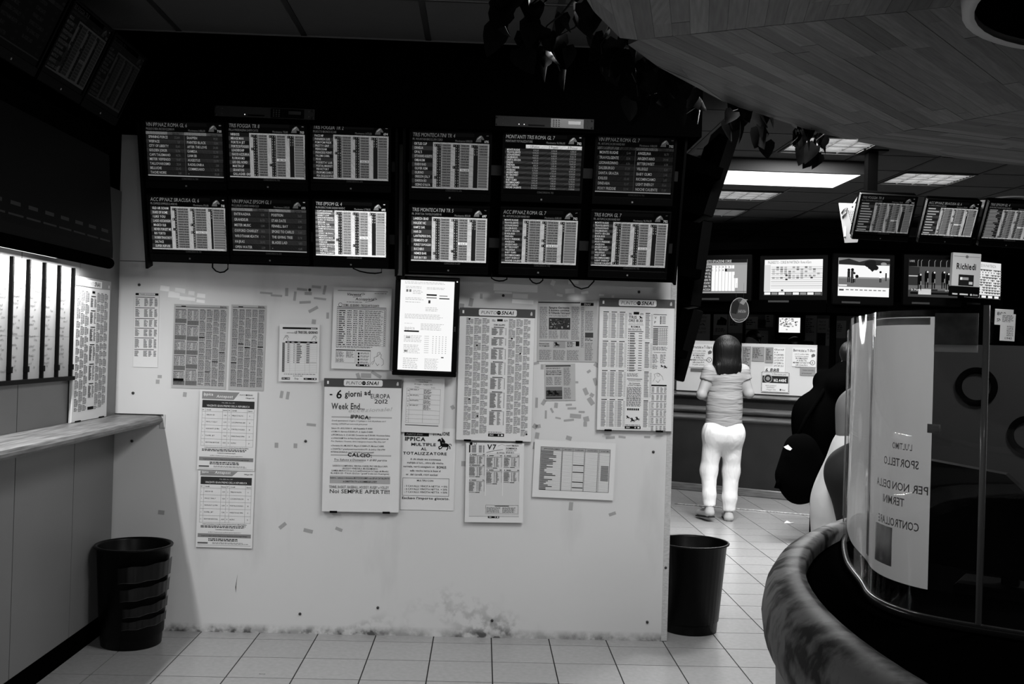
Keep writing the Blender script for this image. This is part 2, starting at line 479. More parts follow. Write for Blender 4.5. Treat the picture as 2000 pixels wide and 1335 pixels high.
for (x, y, p), l, v in zip(FAR_LAMPS, fl_labels, (700, 700, 620, 300, 500)): louvre(x, y, v, l)
near_l = ['square ceiling lamp in front of the notice wall', 'square ceiling lamp between the canopy edge and the wall end', 'square ceiling lamp over the middle of the hall', 'square ceiling lamp at the back of the hall']
for (x, y, p), l in zip(NEAR_LAMPS, near_l):
    t = thing('ceiling_lamp', l, 'ceiling lamp', (x, y, ZC), group='plain square lamps of the near hall')
    m = MB(); m.box(-.292, .292, -.292, -.277, -.01, .05); m.box(-.292, .292, .277, .292, -.01, .05); m.box(-.292, -.277, -.277, .277, -.01, .05); m.box(.277, .292, -.277, .277, -.01, .05)
    m.build('frame', RAIL, t); MB().box(-.277, .277, -.277, .277, 0, .02).build('diffuser', em(255), t)
t = thing('panel_lamp', 'bright white rectangular flat ceiling lamp in dark frame', 'ceiling lamp', (2.22, 8.0, 2.92))
m = MB(); m.box(-.64, .64, -.36, -.32, 0, .1); m.box(-.64, .64, .32, .36, 0, .1); m.box(-.64, -.61, -.32, .32, 0, .1); m.box(.61, .64, -.32, .32, 0, .1)
m.build('frame', RAIL, t); MB().box(-.61, .61, -.32, .32, .004, .02).build('diffuser', em(400), t)
MB().box(-.6, .6, -.3, .3, .02, .1).build('housing', RAIL, t)
# round speaker grille in the far ceiling
t = thing('ceiling_speaker', 'round pale ceiling speaker above the far monitors', 'speaker', atz(1975, 387, ZC))
MB().lathe([(.11, 0), (.14, -.012), (.15, 0)], 28).build('rim', mat('pale_rim', .4), t)
MB().disc((0, 0, -.003), .112, 'z', 24).build('grille', RAIL, t)

# ================================================================== LEFT SIDE
# ---- wooden writing shelf along the left wall
sh = thing('wall_shelf', 'wooden writing shelf with rounded front edge under the lit chart rack', 'shelf', (XL, 4.0, 1.085))
prof = [(0, 0), (.215, 0), (.238, .006), (.248, .018), (.248, .03), (.238, .042), (.22, .046), (0, .046)]
n = len(prof); v = [(a, -4.2, b) for a, b in prof] + [(a, D - 4.0 - .003, b) for a, b in prof]
MB().add(v, [list(range(n)), [n + i for i in range(n)][::-1]] + [[(i + 1) % n, i, n + i, n + (i + 1) % n] for i in range(n)]).build('board', WOOD, sh)
MB().box(.0, .25, D - 4.0 - .012, D - 4.0 - .001, .047, .051).add([], []).build('edge_bracket', METAL, sh)
MB().box(.235, .262, D - 4.0 - .004, D - 4.0 - .001, -.02, .05).build('end_plate', mat('clear_plate', .5, rough=.2), sh)

# ---- black canopy with fluorescent tube above the chart rack
cx = XL + .005
ca = thing('light_canopy', 'black display canopy with a row of small plates and tube lamp underneath', 'canopy', (XL, 3.6, 1.83))
pr_ = [(.0, .06), (.25, .045), (.29, .05), (.29, .09), (.26, .50), (0, .50)]
n = len(pr_); v = [(a, -3.0, b) for a, b in pr_] + [(a, .93, b) for a, b in pr_]
MB().add(v, [list(range(n)), [n + i for i in range(n)][::-1]] + [[(i + 1) % n, i, n + i, n + (i + 1) % n] for i in range(n)]).build('hood', BLACK, ca)
MB().tube([(.285, -3.0, .026), (.285, .90, .026)], .024, 14).build('front_tube', BLACKM, ca)
MB().tube([(.075, -.65, .05), (.075, .86, .05)], .013, 10).build('lamp_tube', em(300), ca)
plm = MB().box(0, .004, -.055, .055, -.012, .012).mesh('plate', mat('dim_plate', .006, rough=.5))
for k in range(9):
    for zz, sc in ((.155, .7), (.118, 1.05)):
        o = link('plate', plm, ca, (.286 - (zz - .09) * .073, .84 - k * .14, zz)); o.scale = (1, sc, .55 if sc > 1 else 1.1)

# ---- rack of five handwritten chart strips
rk = thing('chart_rack', 'dark rack of five pale handwritten chart strips lit by the tube', 'notice rack', (XL, 4.18, 1.35))
YS = [-.14, .003, .155, .31, .465, .622]
MB().box(0, .03, -.16, .64, -.018, .0).build('bottom_rail', BLACK, rk)
MB().box(0, .004, -.16, .64, 0, .5).build('backing', BLACK, rk)
for k in range(1, 6):
    MB().box(0, .022, YS[k] - .006, YS[k] + .006, 0, .5).build('divider', BLACK, rk)
    MB().box(0, .027, YS[k] - .009, YS[k] + .009, .03, .055).build('divider_clip', BLACK, rk)
for k in range(5):
    a, b = YS[k] + .008, YS[k + 1] - .008
    st = link('chart_strip', paper_mesh(b - a, .5, .002).mesh('chart_strip', PAPERT), rk, (.006, (a + b) / 2, 0), (0, 0, math.radians(90)))
    P = Print(.0023); wpx = (b - a) / .0023; g = ink(60)
    for r in range(11):
        y0 = 14 + r * 18 + rnd.uniform(-3, 3)
        if r == 7: P.rect(0, 138, wpx, .7, ink(120))
        P.text(8 + rnd.uniform(0, 6), y0, rnd.choice(['Bonomi B', 'Carletti F', 'Demuro M', 'Esposito', 'Gallo F', 'Marcelli U', 'Minnini B', 'Vargiu D', 'Luca V']), 4.2, g, wx=.9, it=.3, jit=.12)
        P.text(22 + rnd.uniform(0, 12), y0 + 6.5, rnd.choice(['22/04', 'Roma 57', 'San', 'Tris', 'Puma', 'Mil.']), 3.6, g, it=.35, jit=.15)
    P.build('handwriting', st, b - a, .5, -.002)

# ---- monitors high on the left wall
def news_cols(P, x, y, w, h, ncol, g1, g2, th=.5, lp=2.2, head=.06):
    cw = w / ncol
    for c in range(ncol):
        yy = y
        while yy < y + h - 4:
            bh = min(rnd.uniform(10, 26), y + h - yy)
            n_ = max(1, int(bh / lp) - 1)
            P.rect(x + c * cw + .5, yy, cw * rnd.uniform(.5, .9), lp * .6, g2)
            P.lines(x + c * cw + .5, yy + lp, cw - 1.6, n_ * lp, n_, g1, th=th, rag=.12, word=3.2)
            yy += (n_ + 1) * lp + 1.2

# ================================================================== SCREENS
ROMA = ['MONTE RUGHE', 'TRAVOLGENTE', 'LEONARDINHO', 'SALISBURGO', 'SANTA GRAZIA', 'EXILISSI', 'DINDABA', 'FOXY FREDDIE', 'ANGELINA', 'ARGENTARIO', 'BITTERSWEET', 'VILLEGLE', 'BABY OLMO', 'RICOMINCIAMO', 'LIGHT ENERGY', 'NOCHE CALIENTE']
SCREENS = {
 'A11': ('VIN IPP.NAZ ROMA GL 6', 'PR.ELIO E REN. RICCIO E.22000 M', '1.486,00', '700', 'duo', ['SPINNING FORCE', 'WISPACE', 'CITY OF LIBERTY', 'GOLDEN JOKER', 'CAPS TALISMANO', 'MISTER VEFFENGO', 'TALLOVAROSMO', 'BELLUCHE', 'TACHE NOIRE', 'SHAPPEN', 'PAINTED BLACK', 'AFTER THE LOVE', 'GAMESA', 'LIAM SIB', 'AUGESTUS', 'RADISLONIRA', 'COMMISSARIO', '-'], .62),
 'A12': ('TRIS FOGGIA TR 8', 'PR.LA MADDALENA E.4070 CAT.E', '751,00', '703', 'tri', ['NIRBOSS', 'MIRAGE MAN', 'FORTE H JET', 'FORTE DI POGGIO', 'LEADERSHIP', 'GAS DI AZZURRA', 'FLORIAN MO', 'LEO DEL NORD', 'MARTIN UP', 'GRANITOSS', 'GALLAGHER GRIF'], .66),
 'A13': ('TRIS FOGGIA TR 2', 'PR.BOLTO BRONCO E.3.410', '1.473,50', '694', 'tri', ['PACO MF', 'PANAREA LUIS', 'POM POM PRIDE', 'PRETTY GRIF', 'PIERROSAM', 'PRINCESS FONT', 'PALOMA SAMA', 'PEXE', "PODESTA' LUIS", 'POSTAL MARKET', 'PERVICTORY', 'PROFUMO DARLT', 'PEA DEGLIULIVI KG'], .62),
 'A21': ('ACC IPP.NAZ SIRACUSA GL 6', 'PR. EXPRESS EMPRESS E.4400 HS', '170,00', '701', 'acc', ['OLD AIR SCHAM', 'DUKE OF ROME', 'I LIKE YOU', 'LAGO ASCIANGHI', 'MAGICO OLB', 'NEVER FORGET ME', 'RIO TORTO', 'ROBERTINAS BOY', 'SALTACE', 'SUPER REFUSE'], .78),
 'A22': ('VIN IPP.NAZ EPSOM GL 1', 'PR.S.JUBILEE E.44000 HAND.CL.D', '1.103,00', '693', 'duo', ['ENTIFAADHA', 'GRANDEUR', 'MISTER MUSIC', 'OXFORD CHARLEY', 'WROTHAM HEATH', 'HAJRAS', 'OPEN WATER', 'POSITION', 'STAR DATE', 'FENNELL BAY', 'SPOKE TO CARLO', 'THE GIVING TREE', 'BLADES LAD', '-'], .66),
 'A23': ('TRIS EPSOM GL 4', 'PR.PROSPECTOURE E.82500 HAND.C', '2.738,50', '695', 'tri', ['CAPTAIN DUNNE', 'CONFESSIONAL', 'DESERT LAW', 'DOCTOR PARKES', 'DUKE OF FIRENZE', 'EBRAAM', 'FITZ FLYER', 'GLOBAL CITY', 'HAMISH MCGONAGALL', 'JADE', 'JONNY MUDBALL', 'KUANYAO', 'MEDICEAN MAN', 'NIGHT CARNATION', 'PABUSAR', 'PERFECT BLOSSOM', 'STONE OF FOLCA', 'TAJNEED', 'THE THRILL IS GONE', 'TRIPLE AGENT'], 1.15),
 'B11': ('TRIS MONTECATINI TR 4', 'PR. MOUNTAIN BIKE E.5.390 CORD', '1.000,50', '696', 'tri', ['ORTLES CUP', 'ORNELIA', "OPAL'S", 'OTTAVIANO AUGUSTO', 'OMBARSIM', 'OUIDO RAD', 'OLIVER KEM', 'OLIRINO', 'OREGON JOLLY', 'OAKROA BO', "ODINO D'ALFA"], .62),
 'B12': ('MONTANTI TRIS ROMA GL 7', 'MONTANTI TOTALIZZATORE', '96.906,00', '702', 'mon', ROMA, .85),
 'B13': ('VIN IPP.NAZ ROMA GL 7', 'PR. ARTUM E.24.200 HAND INV', '4.863,00', '702', 'duo', ROMA, .55),
 'B21': ('TRIS MONTECATINI TR 5', 'PR. SPORT DA TAVOLO E.6050 H3', '850,00', '697', 'tri', ['LANDEZA GRAD', "HALIDE' HC", 'HAMTZ GAR', 'HAR DI', 'LANTREPIDE DOL', 'FERMENTO OP', 'FOREST DI POGGIO', 'BUCCHERO', 'NEMESI BAR', 'BUR BAY BO'], 1.0),
 'B22': ('ACC IPP.NAZ ROMA GL 7', 'PR. ARTUM E.24.200 HAND INV', '8.810,00', '702', 'acc', ROMA, .84),
 'B23': ('TRIS ROMA GL 7', 'PR. ARTUM E.24.200 HAND INV', '96.906,00', '702', 'tri', ROMA, .8),
}
def screen_print(key, wpx, hpx, k, full=True, gain=None):
    ti, sub, mov, num, kind, names, b = SCREENS[key]
    if gain: b = gain
    V = lambda v: em(v * b)
    P = Print(k); H_ = hpx; W_ = wpx
    P.rect(0, 0, W_, H_, em(4), 1)
    P.rect(0, 0, W_ * .8, 7, em(14 * b), 1.2)
    P.text(1, 9, ti, 7, V(150), wx=.72, it=.18)
    P.text(1, 16, sub, 4.2, V(130), wx=.62)
    P.text(W_ * .78, 17, 'Movimento ' + mov, 4, V(120), wx=.7, al='r')
    P.text(W_ - 1, 17, num, 4.6, V(230), wx=.8, al='r', bold=1)
    # horse head emblem
    hx = W_ * .86
    P.poly([(hx - 6, 16), (hx - 3, 8), (hx + 2, 4), (hx + 5, 3), (hx + 8, 6), (hx + 11, 11), (hx + 8, 12), (hx + 5, 10), (hx + 5, 16)], V(105), 1.4)
    P.poly([(hx - 4, 12), (hx + 2, 5), (hx + 6, 5), (hx + 1, 9)], V(190), 1.6)
    P.rect(W_ - 6, 2.5, 4, 1.8, V(220))
    top = 19; bot = H_ - 10
    P.text(W_ * .55, H_ - 2.5, 'CONCORSO N. %s' % num, 3.4, V(80), wx=.75, al='c')
    if kind == 'duo':
        n_ = len(names) // 2; rh = (bot - top - 7) / n_
        P.rect(0, top, W_ * .28, 5.6, V(190)); P.rect(W_ * .28, top, W_ * .22, 5.6, V(110)); P.rect(W_ * .5, top, W_ * .29, 5.6, V(190)); P.rect(W_ * .79, top, W_ * .21, 5.6, V(110))
        for q in (.39, .89): P.text(W_ * q, top + 4.8, 'Quota', 3.6, em(8), al='c', bold=1)
        for i in range(n_):
            y = top + 6.5 + i * rh
            P.rect(0, y, W_, rh * .94, V(66 if i % 2 else 50))
            for c in (0, 1):
                P.text(W_ * .5 * c + 5, y + rh * .72, names[c * n_ + i], min(5.2, rh * .55), V(225), wx=.68, bold=1)
                P.text(W_ * (.44 + .5 * c), y + rh * .72, '%d,%02d' % (rnd.randint(2, 25), rnd.randint(5, 99)), 4.4, V(110), wx=.7, al='r')
        P.rect(W_ * .5 - .3, top + 6, .8, bot - top - 7, V(100), 1.5)
        P.rect(0, bot - .5, W_, 2, V(225), 1.5)
    elif kind == 'mon':
        P.rect(W_ * .27, top + 1, W_ * .73, 7, V(255)); n_ = len(names); rh = (bot - top - 9) / n_
        for q, s_ in ((.39, '1 Posto'), (.63, '2 Posto'), (.88, '3 Posto')): P.text(W_ * q, top + 7, s_, 5, em(5), al='c', wx=.8)
        for i in range(n_):
            y = top + 9 + i * rh
            P.rect(0, y, W_, rh * .97, V(68 if i % 2 else 40))
            P.text(4, y + rh * .85, names[i], rh * .72, V(235), wx=.7, bold=1)
            for q in (.44, .68, .93): P.text(W_ * q, y + rh * .85, '%d.%03d,%d0' % (rnd.randint(2, 17), rnd.randint(0, 999), rnd.randint(0, 9)), rh * .66, V(150), wx=.7, al='r')
    else:
        nw = W_ * .27; n_ = len(names); rh = (bot - top) / n_
        P.rect(0, top, W_, bot - top + 2.5, V(232), 1)
        for i in range(n_):
            y = top + i * rh
            P.rect(0, y, nw, rh, V(112 if i % 2 else 72) if b > 1.05 else V(66 if i % 2 else 34), 1.5)
            if full: P.text(4 + i * .25, y + rh * .74, names[i], min(4.6, rh * .62), V(240), fit=min(nw - 6, 2.5 * len(names[i])), bold=1)
            else: P.rect(4, y + rh * .3, nw * rnd.uniform(.4, .8), rh * .4, V(200), 2)
        cwid = (W_ - nw) / 3.05; rows = 16; rh = (bot - top - 4) / rows
        tri = kind == 'tri'
        for c in range(3):
            x0 = nw + 3 + c * cwid; nb = 3 if tri else 2; bw = 4.4
            filled = rows if c < 2 else 4
            lead = {0} | {rnd.randint(4, rows - 1) for _ in range(1 + (not tri))}
            P.rect(x0 + bw, top + 3, bw * (nb - 1), rh * rows, V(34), 1.5)
            P.rect(x0 + bw * nb + 1, top + 3, cwid - bw * nb - 5, rh * rows, V(150 if b > 1.05 else 118), 1.5)
            for i in range(rows):
                y = top + 3 + i * rh
                P.rect(x0 + bw * nb + 1, y + rh - .8, cwid - bw * nb - 5, .8, V(185), 1.7)
                if i >= filled:
                    P.rect(x0 + cwid - 6, y + rh * .5, 1.6, .7, V(40), 2); continue
                if i in lead: P.rect(x0, y, bw, rh, V(34), 1.5)
                for q in range(0 if i in lead else 1, nb):
                    if full: P.text(x0 + q * bw + bw * .5, y + rh * .8, str(rnd.randint(1, 12)), rh * .62, V(235), wx=.6, al='c')
                    else: P.rect(x0 + q * bw + 1.2, y + rh * .25, 1.6, rh * .5, V(200), 2)
                if c == 1 and i == 9: P.rect(x0 + bw * nb + 1, y, cwid - bw * nb - 5, rh - .8, V(240), 1.8)
                if full: P.text(x0 + cwid - 5, y + rh * .8, '%d,%02d' % (rnd.randint(19, 330), rnd.randint(0, 99)), rh * .64, em(10), fit=cwid - bw * nb - 9, al='r')
                else: P.rect(x0 + cwid - 12, y + rh * .3, 7, rh * .45, em(14), 2)
    return P

def monitor(key, loc, rot, sw, sh_, label, group, full=True, gain=None, name='flat_monitor'):
    """flat monitor: origin at the bottom middle of the picture"""
    t = thing(name, label, 'monitor', loc, rot, group)
    b = .0125
    m = MB(); m.box(-sw / 2 - b, sw / 2 + b, -.012, .02, -.04, -.001, bev=.003); m.box(-sw / 2 - b, sw / 2 + b, -.012, .02, sh_ + .001, sh_ + b, bev=.003)
    m.box(-sw / 2 - b, -sw / 2 - .001, -.012, .02, -.001, sh_ + .001); m.box(sw / 2 + .001, sw / 2 + b, -.012, .02, -.001, sh_ + .001)
    m.build('bezel', BLACK, t)
    MB().box(-sw / 2 - .01, sw / 2 + .01, .02, .055, -.03, sh_ + .02, bev=.008).build('back_cover', BLACKM, t)
    s = MB().box(-sw / 2, sw / 2, -.004, .02, 0, sh_).build('screen', em(5), t)
    wpx = 150.0; k = sw / wpx
    screen_print(key, wpx, sh_ / k, k, full, gain).build('picture', s, sw, sh_, -.0045)
    MB().box(-.004, .004, -.0135, -.011, -.028, -.02).build('logo', mat('logo_grey', .15), t)
    return t

TH = math.radians(16)
def bank(z):                                 # the plane the wall monitors lie in
    return 5.25 - (z - 1.93) * math.tan(TH)
txt = {'A11': 'dark', 'A12': 'grey'}
AX = (-1.492, -1.089, -.678); BX = (-.185, .274, .732)
for key, (ti, *_r2) in SCREENS.items():
    left = key[0] == 'A'; c = int(key[2]) - 1; r = int(key[1])
    x = (AX if left else BX)[c]; sw, sh_ = (.372, .284) if left else (.381, .295)
    if key == 'A23': sw, sh_, x = .354, .294, -.68
    zc = {('A', 1): (2.458, 2.466, 2.472), ('A', 2): (2.106, 2.109, 2.106), ('B', 1): (2.449, 2.455, 2.457), ('B', 2): (2.093, 2.096, 2.097)}[(key[0], r)][c]
    zb = zc - sh_ / 2 * math.cos(TH); 
    lab = 'wall monitor titled %s, first horse %s' % (ti.replace('IPP.NAZ ', '').replace('.', ''), _r2[4][0].title())
    monitor(key, (x, bank(zb), zb), (TH, 0, 0), sw, sh_, lab, 'race odds monitors above the notice wall')
# carrier boards behind the two banks
for x0, x1, lb in ((-1.715, -.445, 'black carrier board behind the six monitors close to the side wall'), (-.42, .985, 'black carrier board behind the six monitors by the open passage')):
    t = thing('monitor_carrier', lb, 'monitor mount', (0, bank(1.93), 1.93), (TH, 0, 0), 'carriers of the wall monitors')
    MB().box(x0, x1, .06, .075, -.02 if x0 < -1 else -.045, .72).build('board', BLACKM, t)
    for zz in (.11, .48): MB().box(x0 + .02, x1 - .02, .056, .06, zz, zz + .05).build('rail', DARKM, t)
    for xx in (x0 + .15, x1 - .2): MB().box(xx, xx + .05, .075, .1 + .26 * .2, .1, .6).build('bracket', DARKM, t)
    MB().box(x0, x0 + .012, -.02, .06, -.04, .72).build('side_cheek', BLACK, t)
    MB().box(x1 - .012, x1, -.02, .06, -.04, .72).build('side_cheek', BLACK, t)
# drooping cables under the banks
for n_, (a, b, dz) in enumerate([((415, 522), (445, 525), .022), ((690, 524), (745, 532), .012), ((960, 543), (990, 545), .012), ((1035, 545), (1060, 547), .02), ((1112, 545), (1160, 549), .045)]):
    p, q = at(*a, D - .16), at(*b, D - .16); c = (p + q) / 2 - Vector((0, 0, dz))
    pts = [p + Vector((0, 0, .03)), p, p * .55 + c * .45 - Vector((0, 0, dz * .3)), c, q * .55 + c * .45 - Vector((0, 0, dz * .3)), q, q + Vector((0, 0, .03))]
    MB().tube(pts, .004, 6).build('cable', BLACK, label='thin black cable loop drooping below the wall monitors', cat='cable', group='cable loops under the wall monitors')
# rack receivers lying on the banks
for i, (q, lb, leds) in enumerate([(((422, 206), (612, 210), (612, 232), (421, 226)), 'slim metal rack receiver with one lit lamp above the odds monitors', (.315,)), (((967, 219), (1160, 227), (1159, 252), (968, 244)), 'slim metal rack receiver with two lit lamps above the odds monitors', (.285, .31))]):
    P = [at(a, b, 4.985) for a, b in q]; c = (P[2] + P[3]) / 2; w_ = .48; h_ = .05
    c.z = 2.616
    t = thing('rack_receiver', lb, 'receiver', c, (0, .004, 0), 'rack receivers')
    MB().box(-w_ / 2, w_ / 2, 0, .003, 0, h_, bev=.0008).build('face_plate', METAL, t)
    MB().box(-w_ / 2 + .02, w_ / 2 - .02, .003, .02, .002, h_ - .003).build('body', DARKM, t)
    MB().box(.03, .19, -.002, 0, .002, h_ - .004).build('control_panel', BLACKG, t)
    for a in (-.232, .232):
        for b in (.008, h_ - .008): MB().cyl((a, -.004, b), .005, .004, 'y', 10).build('thumb_screw', METAL, t)
    for a in (-.205, .212): 
        for b in (.013, h_ - .012): MB().cyl((a, -.001, b), .003, .002, 'y', 8).build('screw', SCREW, t)
    for a in leds: MB().cyl((a - .24 - .17 + .0, -.002, .012), .0022, .002, 'y', 8).build('lamp', em(300), t)
    MB().box(-.08, -.0, -.001, 0, .006, .013).build('slot', BLACK, t)
    for a in range(3):
        for b in range(4): MB().box(.04 + a * .013, .047 + a * .013, -.0035, -.002, .007 + b * .0095, .012 + b * .0095).build('key', mat('key_grey', .03), t)
    MB().box(.115, .175, -.0026, -.002, .02, .036).build('display', mat('lcd_grey', .03, rough=.2), t)

# monitors high on the left wall, tilted down and seen very obliquely
for n_, (yc, key, lb, g) in enumerate([(3.68, 'A22', 'dim tilted monitor high on the side wall showing a dark two-column list', .07), (4.11, 'A12', 'dim tilted monitor high on the side wall with pale table columns', .13), (4.53, 'A13', 'dim tilted monitor high on the side wall next to the notice wall', .08)]):
    monitor(key, (-1.70, yc, 2.54), (math.radians(24), 0, math.radians(90)), .38, .29, lb, 'side wall monitors', full=True, gain=g)
t = thing('monitor_shelf', 'black shelf box carrying the side wall monitors', 'shelf', (XL, 3.6, 2.33))
MB().box(.001, .2, -1.2, 1.1, 0, .12, bev=.004).build('box', BLACKM, t); MB().box(.001, .05, -1.2, 1.1, .12, .5).build('back_board', BLACKM, t)

# ---- portrait monitor with a bright page
q = ((770, 537.9), (898.5, 542.4), (891, 737), (769.3, 731.4))
c, w_, h_, ang, k = wallframe(q, .05)
t = thing('portrait_monitor', 'upright black monitor showing a glowing white web page', 'monitor', c, (0, ang, 0))
bz = 8.5 * k; sw = w_ - 2.4 * bz; z0 = 9 * k; sh_ = h_ - 17 * k
m = MB(); m.box(-w_ / 2, w_ / 2, -.012, .03, 0, z0, bev=.004); m.box(-w_ / 2, w_ / 2, -.012, .03, z0 + sh_, h_, bev=.004)
m.box(-w_ / 2, -sw / 2, -.012, .03, z0, z0 + sh_); m.box(sw / 2, w_ / 2, -.012, .03, z0, z0 + sh_); m.build('bezel', BLACKG, t)
MB().box(-w_ / 2 + .02, w_ / 2 - .02, .03, .046, .03, h_ - .03).build('wall_mount', BLACKM, t)
s = MB().box(-sw / 2, sw / 2, -.006, .03, z0, z0 + sh_).build('screen', em(252), t)
P = Print(k); W_, H_ = sw / k, sh_ / k; g = em(190); g2 = em(120); d_ = em(40)
for x0, y0, a, b, n_ in ((8, 3, 85, 5, 2), (10, 12, 36, 5, 2), (51, 13, 38, 5, 2), (24, 19, 20, 9, 3), (10, 34, 36, 6, 2), (10, 42, 30, 3, 1), (50, 52, 25, 9, 3), (10, 66, 80, 10, 4), (10, 84, 20, 2, 1), (42, 84, 45, 14, 5), (10, 108, 36, 14, 5), (10, 126, 34, 18, 6), (10, 152, 30, 22, 6), (52, 152, 28, 22, 8)): P.lines(x0, y0, a, b, n_, g, th=.4)
P.rect(51, 26, 20, 3, em(25)); P.rect(51, 32, 20, 2, g2); P.rect(76, 28, 16, 1.5, g2); P.rect(76, 33, 20, 2, d_); P.rect(55, 38, 4, 6, d_); P.rect(11, 18, 4, 5, g2); P.rect(17, 18, 4, 5, g2)
P.text(11, 96, 'ippica', 6, em(170)); P.rect(10, 98, 29, 3, em(25)); P.rect(84, 148, 5, 2, em(60)); P.rect(12, 137, 6, 3, d_); P.rect(14, 110, 8, 3, g2)
for r in range(9):
    P.rect(50, 108 + r * 4, 9, 1, g)
    for c_ in range(5): P.rect(66 + c_ * 6.3, 108 + r * 4, 2, 1.2, em(150))
P.rect(0, H_ - 2, W_, 2, em(10)); P.build('page', s, sw, sh_, -.0065)
for o in s.children: o.location.z = z0
MB().cyl((w_ / 2 - 5 * k, -.0135, h_ - 8 * k), .004, .002, 'y', 10).build('power_lamp', em(235), t)
P = Print(k); P.text(0, 0, 'ASUS', 2.6, mat('logo_grey2', .12), bold=1)
o = P.build('logo', t, 0, 0, -.0125); o.location = (w_ / 2 - 5 * k, 0, h_ * .46); o.rotation_euler = (0, math.radians(-90), 0)

# ================================================================== NOTICES ON THE WALL
K0, K1, K2, K3, K4 = ink(12), ink(45), ink(75), ink(100), ink(130)
WHITE_I = ink(185)
def notice(name, label, q, off=.002, t=.0015, m=PAPER, cat='notice', group=None):
    c, w_, h_, ang, k = wallframe(q, off + t)
    c.y = D - off
    o = paper_mesh(w_, h_, t, 0, 1, 1).build(name, m, None, loc=c, rot=(0, ang, 0), label=label, cat=cat, group=group)
    return o, Print(k), w_ / k, h_ / k, (lambda P, nm='print': P.build(nm, o, w_, h_, -t))

def brand(P, x, y, h, m=None, dot=None):
    """the bookmaker's word mark: outlined italic PUNTO, dot, bold italic SNAI"""
    m = m or K0
    a = P.text(x, y, 'PUNTO', h * .88, K2, wx=1.02, it=.2)
    P.disc(a + h * .55, y - h * .45, h * .58, m, 2, 12); P.rect(a + h * .1, y - h * .55, h * .9, h * .12, K4, 2.5)
    P.text(a + h * 1.25, y, 'SNAI', h * .95, m, bold=2.2, wx=1.05, it=.2)

def strip_logos(P, x, y, w_, h, m=K0):
    P.rect(x, y, w_, h, m, 2)
    P.text(x + w_ * .08, y + h * .75, 'SNAI', h * .5, WHITE_I, bold=1, wx=.8, it=.2, L=3)
    P.disc(x + w_ * .66, y + h * .5, h * .3, ink(150), 3, 8); P.rect(x + w_ * .8, y + h * .25, w_ * .13, h * .5, WHITE_I, 3)

def rider(P, x, y, s, m, L=2):
    """galloping horse with jockey, about 20 x 20 units times s"""
    A = lambda pts: P.poly([(x + a * s, y + b * s) for a, b in pts], m, L)
    A([(4, 6), (8, 8), (14, 8), (17, 9), (18, 12), (15, 14), (9, 14), (5, 12)][::-1])
    A([(0, 4), (2, 1.5), (4.5, 1), (7, 7), (5, 10), (3.5, 5), (1, 5.5)][::-1])
    A([(6, 7), (6.5, 2), (9, 1), (12, 5), (12, 8)][::-1]); P.disc(x + 7 * s, y + .6 * s, 1.3 * s, m, L, 8)
    for pts in ([(6, 12), (2, 14), (3.5, 18)], [(8, 13), (6, 16.5), (2.5, 16.5)], [(15, 12), (17, 15), (14.5, 19)], [(16, 11), (19.5, 13), (20, 17)]): P.stroke([(x + a * s, y + b * s) for a, b in pts], 1.5 * s, m, L)
    P.stroke([(x + 17.5 * s, y + 9.5 * s), (x + 21 * s, y + 9 * s), (x + 22 * s, y + 12 * s)], 1.0 * s, m, L)

# 1 narrow list sheet by the corner
o, P, W_, H_, fin = notice('list_sheet', 'narrow tall price list sheet taped close to the wall corner', ((265, 570.5), (313.5, 571), (305.5, 717.5), (258.5, 716)), t=.0012)
P.rect(1.5, 1.5, W_ - 3, 4.5, K0); P.rect(8, 2.2, W_ - 16, 3, WHITE_I, 1.5); P.text(W_ / 2, 4.8, 'Tabella sostituzioni', 2.1, K0, al='c', fit=W_ - 20)
y = 9
for nrow in (8, 8, 7, 7, 9, 6):
    P.rect(1.5, y, W_ * .8, 1.3, K1); y += 3.2
    for cx_, cw in ((2, 9), (19, 8), (29, 7), (39, 6)):
        P.lines(cx_, y, cw, nrow * 1.95, nrow, K2, th=.62, rag=.25, word=9)
    y += nrow * 1.95 + 2.2
fin(P)
# 2, 3 newspaper double page
def newspage(q, lab, ncol, wide):
    o, P, W_, H_, fin = notice('newspaper_page', lab, q, off=.002, t=.0012, m=PAPER2, cat='newspaper', group='newspaper pages')
    G = ink(62); P.rect(3, 4.5, W_ - 5, 1, K1); P.rect(14, 3, 9, 2, K0); P.text(W_ - 4, 4, 'Ippica', 3.4, K0, bold=1, it=.2, al='r')
    x0 = 3
    if wide:
        cw = (W_ - 6) * .125 * 1.9
        for c in (0, 1):
            yy = 10
            while yy < H_ - 30:
                nl = rnd.randint(8, 11)
                P.rect(x0 + c * cw, yy, cw * .85, 1.2, K0); P.lines(x0 + c * cw, yy + 2.4, cw * .42, nl * 1.75, nl, K1, th=.5, rag=.3); P.lines(x0 + c * cw + cw * .5, yy + 2.4, cw * .42, nl * 1.75, nl, G, th=.45, rag=.1)
                yy += 2.4 + nl * 1.75; P.rect(x0 + c * cw, yy, cw - 1.5, 9, ink(92)); P.lines(x0 + c * cw, yy + 1, cw - 2, 8, 5, K2, L=1.5); yy += 11
        P.rect(x0, H_ - 19, cw * .85, 6.5, K0); P.text(x0 + 2, H_ - 9.5, 'www.ippica.biz', 2, K0, wx=.8)
        x0 += 2 * cw
    news_cols(P, x0, 9, W_ - x0 - 2, H_ - 14, ncol, G, K1, lp=1.9, th=.55)
    for _ in range(4): P.rect(x0 + rnd.randint(0, ncol - 1) * (W_ - x0 - 2) / ncol, rnd.uniform(50, H_ - 30), 11, 1.7, K0, 2)
    fin(P)
newspage(((342, 593.5), (447, 596.6), (440, 760.6), (333, 756.5)), 'wide newspaper page of small racing columns with a dark box in its corner', 4, True)
newspage(((453.5, 594.5), (521, 596.6), (514, 763.3), (444.5, 760.6)), 'narrow newspaper page of small racing columns beside the wide one', 5, False)
